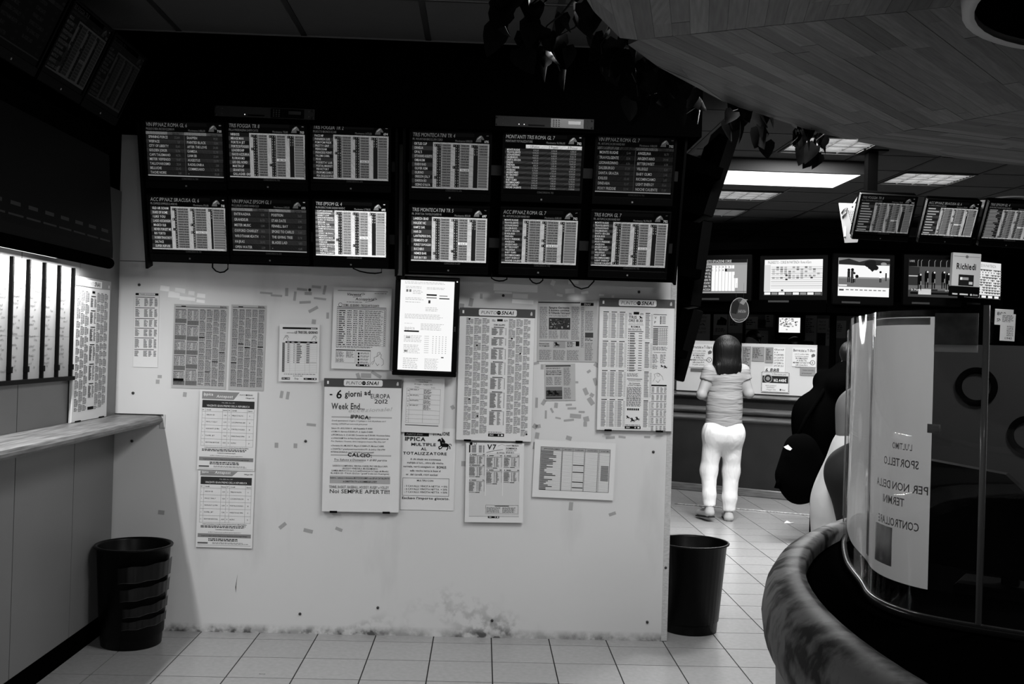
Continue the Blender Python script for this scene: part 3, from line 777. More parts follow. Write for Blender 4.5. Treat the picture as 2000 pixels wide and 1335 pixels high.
# 4, 5 Ippica Antepost sheets
RUN = (('ARROW GR', '3,50', 'MELE D\'ALFA', '11'), ('MACLY SULLY', '4,50', 'LOCOMOTION OM', '16'), ('NORANT LE PIN', '6,00', 'PORTILLO ROSSO', '18'), ('RAMEL JET', '7,00', 'MAESTRALE SPIN', '21'), ('NEWTONE NEWTONE', '8,00', 'ALTRO', '51'))
def antepost(q, lab, off, t, cut):
    o, P, W_, H_, fin = notice('odds_sheet', lab, q, off=off, t=t, group='antepost odds sheets')
    y0 = -cut
    P.poly([(4, max(.5, 3 + y0)), (77, max(.5, 3 + y0)), (66, 18 + y0), (4, 18 + y0)][::-1], ink(108))
    if cut < 4: P.text(7, 11 + y0, 'Ippica', 5.2, WHITE_I, bold=1.4, it=.15); P.text(32, 14.5 + y0, 'Antepost', 5.2, WHITE_I, bold=1.4, it=.15); brand(P, 77, 9 + y0, 2.8)
    else:
        P.text(7, 4.4, 'Ippica', 3.6, WHITE_I, bold=1.4, it=.15); P.text(32, 5.6, 'Antepost', 5, WHITE_I, bold=1.4, it=.15)
    P.text(106, 14.5 + y0, '31 Maggio 12:18', 1.9, K0, al='r', bold=1)
    P.rect(5, 20 + y0, W_ - 10, 15, ink(38)); P.text(W_ / 2, 25.5 + y0, 'PAL 8313, Avv. 397', 2.2, ink(150), al='c'); P.text(W_ / 2, 32.5 + y0, 'VINCENTE GRAN PREMIO DELLA REPUBBLICA', 3.6, WHITE_I, al='c', fit=W_ - 28)
    ys = 36 + y0
    for x, s in ((6, 'N°'), (14, 'Cavalli'), (46, 'Quota'), (57, 'N°'), (64, 'Cavalli'), (95, 'Quota')): P.text(x, ys + 4, s, 2, K0, bold=1.5)
    for i, (a, b, c, d) in enumerate(RUN):
        yy = ys + 6 + i * 13.5
        P.rect(5, yy, W_ - 10, .45, K3); yb = yy + 8
        P.text(7, yb, str(i + 1), 2, K1); P.text(14, yb, a, 2.3, K0, fit=min(27, 2 * len(a))); P.text(48, yb, b, 2.2, K1); P.text(58, yb, str(i + 6), 2, K1); P.text(64, yb, c, 2.3, K0, fit=min(26, 2 * len(c))); P.text(98, yb, d, 2.2, K1)
    yb = ys + 6 + 5 * 13.5; P.rect(5, yb, W_ - 10, .45, K3)
    for x in (5, 11.5, 45, 55, 62, 93, W_ - 5.4): P.rect(x, ys, .4, yb - ys, K3)
    P.text(W_ / 2, yb + 4.2, 'Si deve pronosticare il cavallo vincitore del Gran Premio della Repubblica', 2, K0, al='c', fit=86, bold=1)
    P.lines(8, yb + 6.2, 88, 5.2, 2, K1, th=.62, rag=.05); P.text(W_ / 2, yb + 14.6, 'Consentita scommessa singola', 2, K0, al='c', bold=1, fit=36); P.text(W_ / 2, yb + 20, 'ALTRO = Trionfo di tutti i cavalli non quotati singolarmente', 1.8, K1, al='c', fit=64)
    P.rect(3, yb + 22, W_ - 6, 7.4, ink(105)); P.text(W_ / 2, yb + 27, 'La gara si svolgera sabato 2 Giugno presso l\'ippodromo di Arcoveggio Bologna', 2, K0, al='c', fit=90, bold=1, L=2.2)
    P.lines(24, yb + 31.5, 58, 6, 2, K0, th=.6, rag=.02); P.rect(3, yb + 39, 20, 3, K2); P.lines(32, yb + 39, 70, 4, 2, K3, th=.5); P.rect(3, yb + 44.5, W_ - 6, .5, K2); fin(P)
antepost(((388, 917.5), (496.3, 921.4), (493.3, 1070.4), (382, 1067.8)), 'antepost odds sheet pad with its heading overlapped by the sheet above', .002, .006, 8)
antepost(((390.4, 760.4), (502.5, 764.2), (497.4, 920.3), (385.8, 915.8)), 'antepost odds sheet with full slanted heading, above a like pad', .009, .0012, 0)
# 6 tris del giorno
o, P, W_, H_, fin = notice('race_sheet', 'small white race sheet with a ten-row table and sketched figures', ((546.7, 632.5), (625.7, 633.5), (620.5, 745.9), (543.7, 744.2)), off=.012, t=.0015)
P.rect(6, 6, 68, 3.6, K0); brand(P, 52, 9, 2.2, WHITE_I); P.text(75, 18, 'LE TRIS DEL GIORNO', 4.6, K0, bold=3, al='r', fit=45); P.text(14, 18, 'commenti', 2.6, K1, it=.3)
for xx in (8, 63):
    P.stroke([(xx, 31), (xx + 2, 26), (xx + 5, 24), (xx + 8, 22), (xx + 10, 26), (xx + 7, 28), (xx + 9, 32)], .6, K1); P.ring(xx + 5, 24, 2.4, .5, K1, n=9)
P.rect(12, 33.5, 62, 3.6, K0)
for x in (15, 24, 36, 54, 65): P.rect(x, 34.8, 5, .9, WHITE_I, 2)
P.rect(6, 36, 5, 58, ink(95))
for r in range(16):
    y = 40.5 + r * 3.55; P.rect(11, y - .2 + .9, 63, .3, K4); P.rect(7.5, y - 2, 1.5, 1.6, K1, 2)
    if r < 11: P.rect(16, y - 1.6, 4, 1.3, K1); P.rect(28, y - 1.6, 2, 1.3, K1); P.rect(34, y - 1.7, rnd.uniform(6, 12), 1.5, K0); P.rect(53, y - 1.6, 6, 1.4, K0)
    if r == 10: P.rect(60, y - 1.2, 13, .5, K1)
for x in (21, 32, 50.5, 59.5, 74): P.rect(x, 37, .3, 59, K4)
P.lines(10, 97.5, 62, 2, 1, K1, rag=.02); P.lines(28, 101, 22, 2, 1, K1); strip_logos(P, 6, 104.5, 16, 4.4); P.text(30, 108.6, 'Tris', 3.4, K1, it=.2, bold=1); strip_logos(P, 49, 105, 25, 3.8); fin(P)
# 7 vincente accoppiata pad
o, P, W_, H_, fin = notice('race_card_pad', 'thick white race card pad headed Vincente Accoppiata with horse sketch', ((652.6, 560), (766, 563.4), (760.6, 722.8), (646.2, 719)), off=.002, t=.012)
P.rect(8, 6, W_ - 16, 1.2, ink(105)); P.text(26, 16, 'Vincente', 4.8, K0, bold=1.5, it=.2); P.text(43, 24.5, 'Accoppiata', 4.8, K0, bold=1.5, it=.2); P.lines(80, 10, 24, 2, 1, K2)
for a, b in ((52, 13), (76, 22)): P.stroke([(a, b), (a + 6, b - 2.5), (a + 9, b), (a + 3, b + 1)], .7, K1)
P.stroke([(38, 19), (48, 17), (55, 18)], .7, K1); P.stroke([(62, 28), (74, 26), (80, 23)], .7, K1); P.lines(26, 28, 34, 2, 1, K2)
P.ring(14, 34.5, 4, .8, K1, n=12); P.text(20, 37, 'ROMA - 02 GIUGNO - TRIS/QUARTE/QUINTE', 4, K0, bold=1.5, it=.1, fit=70)
P.rect(8, 38.2, 96, 1.2, K1); P.rect(8, 41, 96, 1.6, ink(105))
for r in range(17):
    y = 44 + r * 4.15
    P.rect(8, y + 3.5, 96, .3, K3); P.rect(9, y + 1, 1.6, 1.6, K0); P.lines(12, y + 1, rnd.uniform(10, 14), 1.7, 1, K0, th=1, rag=0, word=12)
    P.lines(28, y + 1, 10, 1.5, 1, K1, th=1, word=3); P.lines(40, y + 1, 9, 1.5, 1, K1, th=1, word=4); P.lines(51, y + 1, 10, 1.5, 1, K1, th=1); P.lines(63, y + .6, 36, 2.4, 2, K1, th=.6, word=6); P.rect(101, y + 1, 2, 1.4, K1)
for x in (7.5, 62, 100, 104): P.rect(x, 41, .4, 74, K3)
P.lines(8, 115.5, 80, 3.6, 2, K1); y = 122
P.frame(8, y, 38, 26, .4, K2); P.rect(8, y, 38, 2, K1); P.frame(48, y, 28, 32, .4, K2); P.rect(48, y, 28, 2, K1); P.lines(9, y + 4, 16, 12, 6, K2, rag=.3); P.lines(28, y + 4, 16, 12, 6, K2, rag=.3); P.lines(9, y + 18, 16, 7, 4, K2)
for r in range(4): P.rect(51, y + 5 + r * 6, 3.4, 4, K0); P.lines(56, y + 5 + r * 6, 18, 4, 2, K2)
strip_logos(P, 48, y + 28, 26, 4)
P.stroke([(80, 150), (84, 142), (83, 136), (90, 133), (94, 128), (97, 130), (96, 136), (101, 140), (102, 148), (98, 152)], .6, K1); P.stroke([(86, 146), (90, 152), (93, 148)], .6, K1); P.stroke([(88, 134), (90, 126), (94, 125), (95, 128)], .6, K1); P.stroke([(84, 142), (79, 145), (77, 150)], .5, K1)
fin(P)

# framed poster holders (light grey back, dark header bar with word mark plate, two clips below)
HEAD = mat('header_grey', .06, rough=.35, spec=.4)
def holder(q, label, hh=16.5, standoff=.022):
    c, w_, h_, ang, k = wallframe(q, standoff); c.y = D
    t = thing('poster_holder', label, 'poster holder', c, (0, ang, 0), 'clip poster holders on the notice wall')
    W_, H_ = w_ / k, h_ / k
    f = -standoff
    MB().box(-w_ / 2, w_ / 2, f + .004, f + .012, 0, h_, bev=.001).build('back_panel', mat('holder_back', .5, rough=.4), t)
    for zz in (.08, h_ - .1): MB().box(-.05, .05, f + .012, 0, zz, zz + .04).build('spacer', DARKM, t)
    hb = MB().box(-w_ / 2, w_ / 2, f - .003, f + .004, h_ - hh * k, h_, bev=.001).build('header_bar', HEAD, t)
    P = Print(k); a, b = W_ * .255, W_ * .755
    P.poly([(a + 2, hh * .88), (b - 2, hh * .88), (b, hh * .75), (b, hh * .25), (b - 2, hh * .12), (a + 2, hh * .12), (a, hh * .25), (a, hh * .75)], ink(178), 1)
    brand(P, a + 4.5, hh * .7, hh * .42)
    P.rect(W_ * .04, hh * .32, 3.4, hh * .36, WHITE_I); P.rect(W_ * .935, hh * .45, 4, hh * .28, ink(150)); P.disc(W_ * .95, hh * .38, 1.5, ink(150), 1, 8)
    P.build('logo_plate', hb, w_, h_, f - .0034)
    sheet = MB().box(-w_ / 2 + 1 * k, w_ / 2 - 1 * k, f, f + .004, 1 * k, h_ - hh * k).build('poster', PAPER, t)
    for a in (.155, .835): MB().box(-w_ / 2 + a * w_ - .019, -w_ / 2 + a * w_ + .019, f - .004, f + .014, -.004, .006).build('clip', BLACK, t)
    return t, sheet, Print(k), W_, H_, (lambda P: P.build('print', sheet, w_, h_, f))

# 9 week end poster
t, s, P, W_, H_, fin = holder(((631, 738), (784, 740.7), (780, 1001.5), (629.8, 998.8)), 'poster holder with handwritten weekend betting offers in big letters')
hw = ink(22)
P.text(11.5, 36, '-', 12, hw, bold=2); P.text(24, 39.5, '6', 16, hw, bold=1.5, jit=.03, it=.1); P.text(41, 35.5, 'giorni', 11, hw, bold=1.8, jit=.06, wx=.8, fit=34); P.text(79, 31.5, 'ad', 9, hw, bold=2.4, wx=.9); P.text(92, 38, 'EUROPA', 8.6, hw, bold=.4, jit=.08, fit=38); P.text(99, 48, '2012', 8, hw, bold=.5, jit=.08, fit=27)
P.text(15, 60, 'Week End...', 11.5, ink(62), bold=2, wx=.86, jit=.04, fit=66)
a = P.text(48, 66.5, 'eccezionale!', 7, ink(150), bold=1, it=.2, fit=86, slope=-.055)
def band(y, s):
    P.rect(16, y - 4.2, 118, 2.6, ink(140)); P.text(73, y, s, 6.8, hw, bold=2.6, it=.05, al='c', wx=1.12, jit=.03, slope=.03, L=3)
band(78.5, 'IPPICA:'); 
tx = [(84, 'Grandi appuntamenti di ippica. E il galoppo a farla da padrona con il', .3, 106, 0), (90.5, 'meeting di EPSOM ed i suoi ricchi gran premi', .3, 70, 0), (99, 'Sabato 02 a BOLOGNA Pr. della Repubblica € 41.800', .15, 80, 1), (105.5, 'a ROMA Pr. Narrone € 50.000 e Pr. A. Giubilo € 41.800,', .15, 82, 1), (112, 'a EPSOM Derby St. € 1.467.000, Coronation cup € 350.000, Woodcote Stakes', .15, 115, 1), (118.5, 'a LONGCHAMP Prix du Palais Royale € 80.000 ...anche la registrazione del', .15, 112, 1), (124.5, 'Prix Chambon a Vincennes, dove è impegnato il nostro Main Wise As!!!', .3, 106, 0), (133, 'e Domenica 03 a MILANO Pr. Magura € 41.800 e Pr. Marana € 41.800,', .15, 104, 1), (139.5, 'a CHANTILLY grandi premi in particolare il Pr. du Jockey Club (1700', .15, 106, 1), (145.5, 'INTERNAZIONALE) con € 1.500.000 di montepremi!!!', .15, 84, 1)]
for y, s_, it_, fw, bo in tx: P.text(16, y, s_, 2.9, K1, it=it_, fit=fw, bold=.8 * bo)
band(153, 'CALCIO:')
P.text(22, 161, 'Tra Sabato e Domenica + di 100 partite', 4, K1, it=.2, fit=104, bold=.5); P.rect(22, 162.4, 58, .5, K1)
for y, s_, fw, x in ((172.5, 'SASSUOLO-SAMPDORIA, VERONA-VARESE, PRO VERCELLI-CARPI,', 108, 20), (177.5, 'URUGUAY-VENEZUELA, BRASILE-MESSICO,', 70, 39), (182, 'GAMBIA-MAROCCO (ai via le qualificazioni per la Coppa del Mondo),', 112, 18), (187, 'IRLANDA U21 - ITALIA U21 (Con i "grandi" in cina non c\'è paragone)', 114, 17)): P.text(x, y, s_, 3.1, K1, fit=fw, bold=.6)
P.rect(15, 190.5, 118, 15, ink(135)); P.text(16, 196, 'Inoltre... sabato e domenica MOTOCICLISMO con GP di CATALUNYA', 3, K0, fit=116, bold=.6, it=.1, L=3); P.text(74, 203, 'in DIRETTA TV e SCOMMESSE LIVE!!!', 3, K0, fit=66, bold=1, it=.2, al='c', L=3)
P.text(14, 215, 'TENNIS, BASKET, BASEBALL, HOCKEY, RUGBY e VOLLEY', 5.2, ink(52), fit=117, bold=.3); P.text(15.5, 224.5, 'Noi SEMPRE APERTI!!!', 7.4, ink(52), fit=118, bold=1)
fin(P)
# 12 tall newspaper poster
def stake_cols(P, x, w_, y0, y1, n_, dense=K2):
    cw = w_ / n_
    for c in range(n_):
        y = y0
        while y < y1 - 6:
            nl = rnd.randint(5, 9); nl = min(nl, int((y1 - y) / 1.9) - 1)
            if nl < 1: break
            P.rect(x + c * cw, y, cw * .55, 1, K1)
            for r in range(nl):
                yy = y + 1.9 * (r + 1); e = cw * (.88 if r < nl - 1 else rnd.uniform(.4, .85))
                a = e * rnd.uniform(.3, .6); P.rect(x + c * cw, yy, a, 1.0, dense); P.rect(x + c * cw + a + .8, yy, e - a - .8, 1.0, dense)
            y += (nl + 1) * 1.9 + 1.4
t, s, P, W_, H_, fin = holder(((898, 600), (1046, 604.3), (1038, 863.2), (889.6, 859)), 'poster holder with a tall sheet of tiny race columns beside the glowing monitor')
stake_cols(P, 14, 47, 20, 250, 3, ink(88)); stake_cols(P, 97, 44, 20, 250, 3, ink(88))
P.rect(74, 20.5, 11, 4.5, K0); P.lines(64, 22, 8, 4, 2, K1); P.lines(87, 22, 8, 4, 2, K1); P.text(79, 33.5, 'ROMA GALOPPO', 3, K0, bold=2, al='c', fit=22)
y = 36
for nr in (8, 8, 12, 14, 13, 18, 16):
    P.rect(70, y, 18, 1.4, K1); P.disc(69, y + .6, 1.1, K0, 2, 6); P.rect(63, y + 2, 30, .5, K2)
    for r in range(nr): P.rect(64, y + 3.4 + r * 1.62, rnd.uniform(8, 13), 1.0, K1); P.rect(79, y + 3.4 + r * 1.62, rnd.uniform(4, 8), .9, K2); P.rect(91, y + 3.4 + r * 1.62, 1.6, .9, K2)
    y += 3.4 + nr * 1.62 + 4
P.lines(63, 241, 30, 2, 1, K1); strip_logos(P, 63, 244, 31, 6)
for a, b in ((20, 22), (36, 73), (104, 58), (121, 87), (24, 178), (41, 211), (138, 244)): P.disc(a, b, 1.8, K0, 3, 8)
fin(P)
# 15 tris ore 18.30 poster
t, s, P, W_, H_, fin = holder(((1171, 581.4), (1317.9, 585.2), (1312.5, 842.8), (1165, 839.5)), 'poster holder with a race sheet headed TRIS ORE at the open end of the wall')
for a, b in ((26, 80), (83, 137), (140, 193), (196, 252)):
    for c in range(3): P.rect(8 + c * 16, a, 11, 1.5, K0); 
    P.rect(90.5, a + 1, 9, 1.5, K0)
    for c in range(4):
        x = (8, 24, 40, 90.5)[c]
        for r in range(int((b - a - 4) / 2.3)):
            P.rect(x, a + 3.5 + r * 2.3, rnd.uniform(7, 9.4), 1.2, ink(85)); P.rect(x + 11, a + 3.5 + r * 2.3, 1.2, 1, K2); P.rect(x + 13.2, a + 3.5 + r * 2.3, 1.2, 1, K2)
    P.rect(6.5, b + .6, 97, .3, K4)
P.rect(67, 25.5, 11, 5, K0); P.lines(58, 28, 7, 4, 2, K1); P.lines(80, 28, 7, 4, 2, K1)
P.text(58, 38.5, 'TRIS', 5.2, K0, bold=1.5, fit=16); P.text(57.5, 45, 'ORE 18.30', 5, K0, bold=1.5, fit=28); rider(P, 78, 33, .32, K0); P.text(58, 49, 'quarté quinté', 2.6, ink(130), fit=28); P.rect(57, 50.5, 30, .5, K2); P.text(72, 56, 'ROMA', 3.2, K0, bold=3, al='c', wx=1.2)
P.lines(57, 58, 30, 4, 2, K2); P.rect(57, 63, 30, 1.4, K1)
for r in range(16): P.rect(57.5, 66.5 + r * 4.8, 1.5, 2, K1); P.rect(60.5, 66.5 + r * 4.8, rnd.uniform(9, 15), 1.5, K0); P.rect(78, 66.5 + r * 4.8, 7, 1.2, K1); P.rect(60.5, 68.6 + r * 4.8, 10, .9, K3)
P.lines(57, 145, 24, 7, 4, K2); P.rect(57, 155.5, 30, 1.2, K1); P.text(72, 160, 'Il pronostico tecnico', 2, K0, bold=1, al='c', fit=24); P.text(72, 165.5, 'Allo Commando', 2.4, K0, bold=1.5, al='c', fit=22); P.text(72, 169, 'un Rischi Travolgente', 2.4, K0, bold=1.5, al='c', fit=26)
P.lines(57, 172, 29, 38, 19, K1, th=.5, rag=.04)
for r in range(6): P.rect(59 + r * 4, 213, 3, 4, K0)
for a, b, sc in ((57, 227, .35), (65, 231, .48), (75, 229, .42)): rider(P, a, b, sc, K0)
P.lines(56, 245, 30, 2, 1, K1); strip_logos(P, 55, 247.5, 31, 5.5)
P.rect(106, 29, 26, 1.2, K1); P.text(108, 38, 'V', 4.5, K1, bold=1); P.text(108, 47, 'P', 4.5, K1, bold=1)
for r in range(6): P.rect(119, 33 + r * 2.6, 2.8, 1.8, K0); P.rect(123, 33 + r * 2.6, 7, 1.1, K2)
P.rect(106, 52, 29, 1.5, K1)
for r in range(10): P.rect(106, 57 + r * 3.4, 10, 1.4, K1); P.rect(106, 55.8 + r * 3.4, 29, .7, K1); [P.rect(119 + c * 4, 57 + r * 3.4, 1.6, 1.3, K2) for c in range(4)]
P.lines(106, 92, 29, 8, 4, K2); P.text(120, 104, 'Il pronostico tecnico', 2.2, K0, bold=1, al='c', fit=24)
for c in (0, 1): P.lines(106 + c * 15, 107, 12, 18, 8, K2, rag=.4)
P.lines(106, 127, 12, 9, 4, K2, rag=.4); rider(P, 122, 127, .28, K0); rider(P, 128, 128, .34, K0)
P.stroke([(108, 160), (112, 152), (110, 146), (117, 143), (121, 145), (126, 150), (128, 157)], .6, K2); P.stroke([(114, 158), (118, 162), (122, 156)], .6, K2); P.ring(118, 147, 3, .5, K2, n=8)
P.rect(105, 166, 30, 2.4, K0)
for g_ in range(6):
    P.rect(105, 168 + g_ * 15, 30, .9, K1)
    for c in range(4): P.lines(106 + c * 7.4 + (c > 0) * 2, 171 + g_ * 15, 5.2, 11, 6, K2, rag=.15, word=6)
fin(P)
# 10 calendar sheet, 11 multiple sheet
o, P, W_, H_, fin = notice('offer_sheet', 'white sheet headed IPPICA MULTIPLE AL TOTALIZZATORE with horse silhouette', ((787.5, 834), (889, 837), (887, 996.5), (780.4, 994.7)), off=.002, t=.0012)
P.rect(4, 9, 48, 7.5, K0); P.text(8, 14.5, 'PUNTO SNAI', 3.6, ink(120), bold=1, it=.2); P.text(60, 14, 'STAZIONE', 6.5, hw, fit=33, bold=2.5, slope=-.01)
P.text(5.5, 25.5, 'IPPICA', 7, hw, bold=3, fit=41, jit=.03); P.text(18, 35, 'MULTIPLE', 5.4, hw, bold=2.5, fit=49, jit=.03); P.text(37, 43.5, 'AL', 5, hw, bold=2.5, fit=12); P.text(2.5, 52.5, 'TOTALIZZATORE', 5.2, hw, bold=2.2, fit=86, jit=.02); rider(P, 69, 19, 1.25, K0)
for x, y, s_, fw in ((17, 63, 'A chi chiude una scommessa', 60), (11, 70, 'multipla al tot.., oltre alla vincita', 71), (4, 77.5, 'normale, verrà assegnato un', 61), (17, 85.5, 'sulla vincita netta in base al', 60), (9.5, 93, 'nr. dei cavalli, ritiri esclusi', 62)): P.text(x, y, s_, 3.7, hw, fit=fw, bold=1)
P.text(69, 78.5, 'BONUS', 4.6, hw, fit=19, bold=1.8)
P.frame(3, 98, 91, 35, .7, K1); P.text(31, 104.5, 'MULTIPLI CON:', 3.2, hw, fit=33, bold=.6)
for r, (a, b) in enumerate((('5', '10'), ('6', '20'), ('7', '50'))): P.text(7, 115.5 + 5.8 * r, '- %s CAVALLI: VINCITA NETTA  + %s%%' % (a, b), 3.3, hw, fit=84, bold=.7)
P.text(3, 139.5, "Escluso l'importo giocato.", 4.4, hw, fit=93, bold=2); fin(P)
o, P, W_, H_, fin = notice('calendar_sheet', 'white calendar table sheet hanging under the glowing monitor', ((788, 729), (869, 732.8), (864, 846.3), (784.2, 843)), off=.012, t=.0012)
P.text(W_ / 2 - 1, 12, 'CALENDARIO U.N.I.R.E.', 2, K1, al='c', fit=33); P.text(W_ / 2 - 1, 16, 'CORSE IPPICHE', 2, K0, al='c', bold=1, fit=18); P.text(W_ / 2 - 1, 20.5, '28 maggio - 3 giugno 2012', 2, K1, al='c', fit=36)
P.text(22, 26, 'Galoppo', 1.9, K1, it=.2); P.text(54, 26, 'Trotto', 1.9, K1, it=.2)
ys = [28, 39, 49, 58.5, 70, 79, 87, 95]
for i, y in enumerate(ys):
    P.rect(7, y, 66, .35, K3)
    if i < 7: P.text(9, y + 5, str(28 + i if i < 4 else i - 3), 2, K0, bold=1)
    if i < 4: P.lines(14, y + 1.5, 18, 2.5, 2, K1); P.lines(41, y + 1.5, 15, ys[i + 1] - y - 2, 6, K1, rag=.3)
for x in (7, 13, 40, 73): P.rect(x, 28, .35, 67, K3)
P.rect(7, 99, 65, 1.4, K1); fin(P)
# 13, 14 newspaper clippings
def clipping(q, lab, big):
    o, P, W_, H_, fin = notice('newspaper_clipping', lab, q, off=.002, t=.001, m=PAPER2, cat='newspaper', group='newspaper clippings'); G = ink(88)
    if big:
        P.rect(1, 3, 82, 2.4, K1); P.rect(84, 4, 25, 6, K0); P.text(90, 9, 'SNAI', 3.8, ink(150), bold=1.5, it=.2, L=3)
        for i, s_ in enumerate(('Spagna-Germania', 'Il dominio continua', "E l'Olanda l'intruso?")): P.text(22, 16 + i * 5.2, s_, 3.6, K0, bold=2.4, fit=(40, 40, 42)[i])
        P.lines(22, 29, 42, 3, 2, K2); P.rect(22, 34, 42, 23, ink(40))
        for _ in range(60): P.disc(rnd.uniform(24, 62), rnd.uniform(36, 55), rnd.uniform(.5, 1.8), ink(rnd.choice((20, 60, 90, 120))), 2 + rnd.random(), 6)
        P.lines(4, 13, 16, 62, 30, G); P.lines(66, 12, 16, 65, 31, G); P.lines(22, 59, 20, 16, 8, G); P.lines(44, 59, 19, 16, 8, G)
        P.lines(4, 97, 24, 20, 10, G); P.lines(31, 97, 24, 20, 10, G); P.lines(58, 97, 24, 20, 10, G); P.lines(85, 12, 6, 80, 40, G); P.lines(93, 20, 16, 40, 20, G); P.lines(93, 82, 16, 35, 17, G)
        P.rect(4, 79, 78, .8, K1); P.text(4, 86, 'Ricorso Lione', 2.6, K0, bold=2, fit=19); P.text(4, 90, 'va vermiglia doc', 2.6, K0, bold=2, fit=20); P.rect(31, 80, 24, 13, ink(120)); rider(P, 33, 81, .5, K0, 3); P.rect(75, 80, 7, 9, K0); P.lines(58, 81, 14, 11, 4, K1); P.rect(93, 62, 16, 10, ink(48)); P.lines(93, 74, 15, 5, 2, K0)
    else:
        P.rect(2, 3, 49, 2.6, K1); P.lines(3, 8, 30, 3, 2, K2)
        for i, s_ in enumerate(('Gonzo punto Sarby', 'per tornare a vela', 'Marche, lago e bologna')): P.text(3, 15 + i * 3.3, s_, 2.3, K0, bold=1.8, fit=30)
        P.lines(3, 26, 14, 16, 8, G); P.lines(19, 26, 14, 16, 8, G); P.lines(37, 8, 14, 35, 17, G); P.lines(37, 47, 14, 22, 11, G)
        P.rect(2, 45, 32, 24, ink(55)); P.rect(2, 45, 32, 7, ink(95), 1.5); rider(P, 4, 51, .6, K0, 2); rider(P, 16, 52, .6, K0, 2.2); P.rect(2, 64, 32, 1, ink(110), 2.5)
    fin(P)
clipping(((1050, 585.9), (1166, 587), (1165, 707), (1049.4, 705)), 'large newspaper clipping with a headline and dark photo', True)
clipping(((1064.3, 711), (1124, 708.5), (1123.6, 782.6), (1063.6, 781.4)), 'small newspaper clipping with a harness race photo', False)
# 16 V7 sheet
o, P, W_, H_, fin = notice('coupon_sheet', 'white V7 betting sheet with grey table area below a poster holder', ((911.5, 864.8), (1024.5, 864.8), (1020.4, 1021.2), (906.5, 1018.2)), off=.014, t=.004)
P.rect(8, 20, W_ - 16, 123, ink(165))
P.rect(6, 4, 2.6, 15, K0); P.disc(10, .5 + 1, 3, K0, 3, 10); P.ring(18, 1.5, 3, .8, K2, 3, 10)
for r in range(8): P.rect(11, 5 + r * 1.8, 9, 1, K1); P.rect(25, 5 + r * 1.8, 6, 1, K1); P.rect(33, 5 + r * 1.8, 3, 1, K1)
P.text(41, 12.5, 'V7', 9.5, ink(30), bold=2, fit=19, it=.05); P.stroke([(40, 18.5), (55, 15), (72, 12.5)], .9, K1); P.text(60, 20.5, 'a:ms', 4.6, ink(50), fit=16); P.stroke([(62, 6), (70, 2), (76, 5), (92, 3)], .5, K3); brand(P, 79, 6, 2.6); P.text(78, 11.5, 'DOMENICA', 3, K0, bold=2, fit=22); P.text(78, 15, '3 GIUGNO 2012', 2, K0, fit=21); P.lines(78, 16.5, 18, 4, 2, K1)
for cx_, col in ((7, ((22, 10), (43, 11), (72, 12))), (40.5, ((24, 12), (52, 14))), (74.5, ((24, 11), (52, 12)))):
    for y, nr in col:
        P.rect(cx_ + 5, y, 9, 1.5, K0); P.disc(cx_ + 1.5, y + .7, 1, K0, 2, 6); P.rect(cx_ + 26, y, 4, 1.4, K1); P.rect(cx_, y + 3, 31, .8, K1)
        for r in range(nr): P.rect(cx_, y + 5 + r * 1.5, rnd.uniform(8, 12), .9, K1); P.rect(cx_ + 15, y + 5 + r * 1.5, 1.6, .9, K1); P.rect(cx_ + 18.5, y + 5 + r * 1.5, rnd.uniform(3, 7), .8, K2); P.rect(cx_ + 29, y + 5 + r * 1.5, 1, .8, K2)
        P.rect(cx_ + 12, y + 6 + nr * 1.5, 9, 1.4, K0); P.rect(cx_, y + 6.2 + nr * 1.5, 11, .8, K2)
for x in (38.5, 72): P.rect(x, 21, 1.2, 82, ink(185), 2)
P.frame(40, 121, 64, 17, .5, K3); P.rect(58, 122, 28, 1.6, K1); P.lines(42, 125.5, 28, 11, 6, K2); P.lines(73, 125.5, 28, 11, 6, K2); P.rect(8, 143, W_ - 16, .5, K2); strip_logos(P, 45, 142.5, 22, 4); fin(P)
# 17 wide table sheet
o, P, W_, H_, fin = notice('table_sheet', 'wide white sheet with a ruled table, hung slightly tilted', ((1044.3, 857.3), (1202.4, 866.4), (1197.8, 976.1), (1039.3, 970.4)), off=.010, t=.0015)
x0, y0, tw, th = 12.5, 12.5, 136, 84
P.rect(x0, y0, tw, 7.5, ink(128)); cols = (0, 43, 63, 87, 115, 136)
for a, b, s_ in zip(cols[:-1], cols[1:], ('IPPODROMO', 'TIPO CORSA', 'CAVALLI PER PISTA GRUPPO', 'CAVALLI PER PISTA RAPPORTO', 'N PART. MIN')): P.text(x0 + (a + b) / 2, y0 + 5, s_, 2, K0, al='c', fit=(b - a) * .72, bold=.8, it=.2)
for c in cols: P.rect(x0 + c - .2, y0, .5, th, K2)
nr = 28; rh = (th - 7.5) / nr
for r in range(nr + 1): P.rect(x0, y0 + 7.3 + r * rh, tw, .4, K3)
for r in range(nr):
    y = y0 + 8.2 + r * rh; P.rect(x0 + 1, y, rnd.choice((8, 12, 16, 30, 24)), 1.4, K1); P.rect(x0 + 41, y, 1.5, 1.4, K1); P.rect(x0 + 85, y, 1.2, 1.4, K2); P.rect(x0 + 112, y, 1.4, 1.4, K1)
    if r in (9, 14, 21, 25): P.rect(x0 + 64, y, 22, 1.5, K1)
    if 8 < r < 20: P.rect(x0 + 119, y, 15, 1.5, K2)
P.frame(x0, y0, tw, th, .6, K1); fin(P)

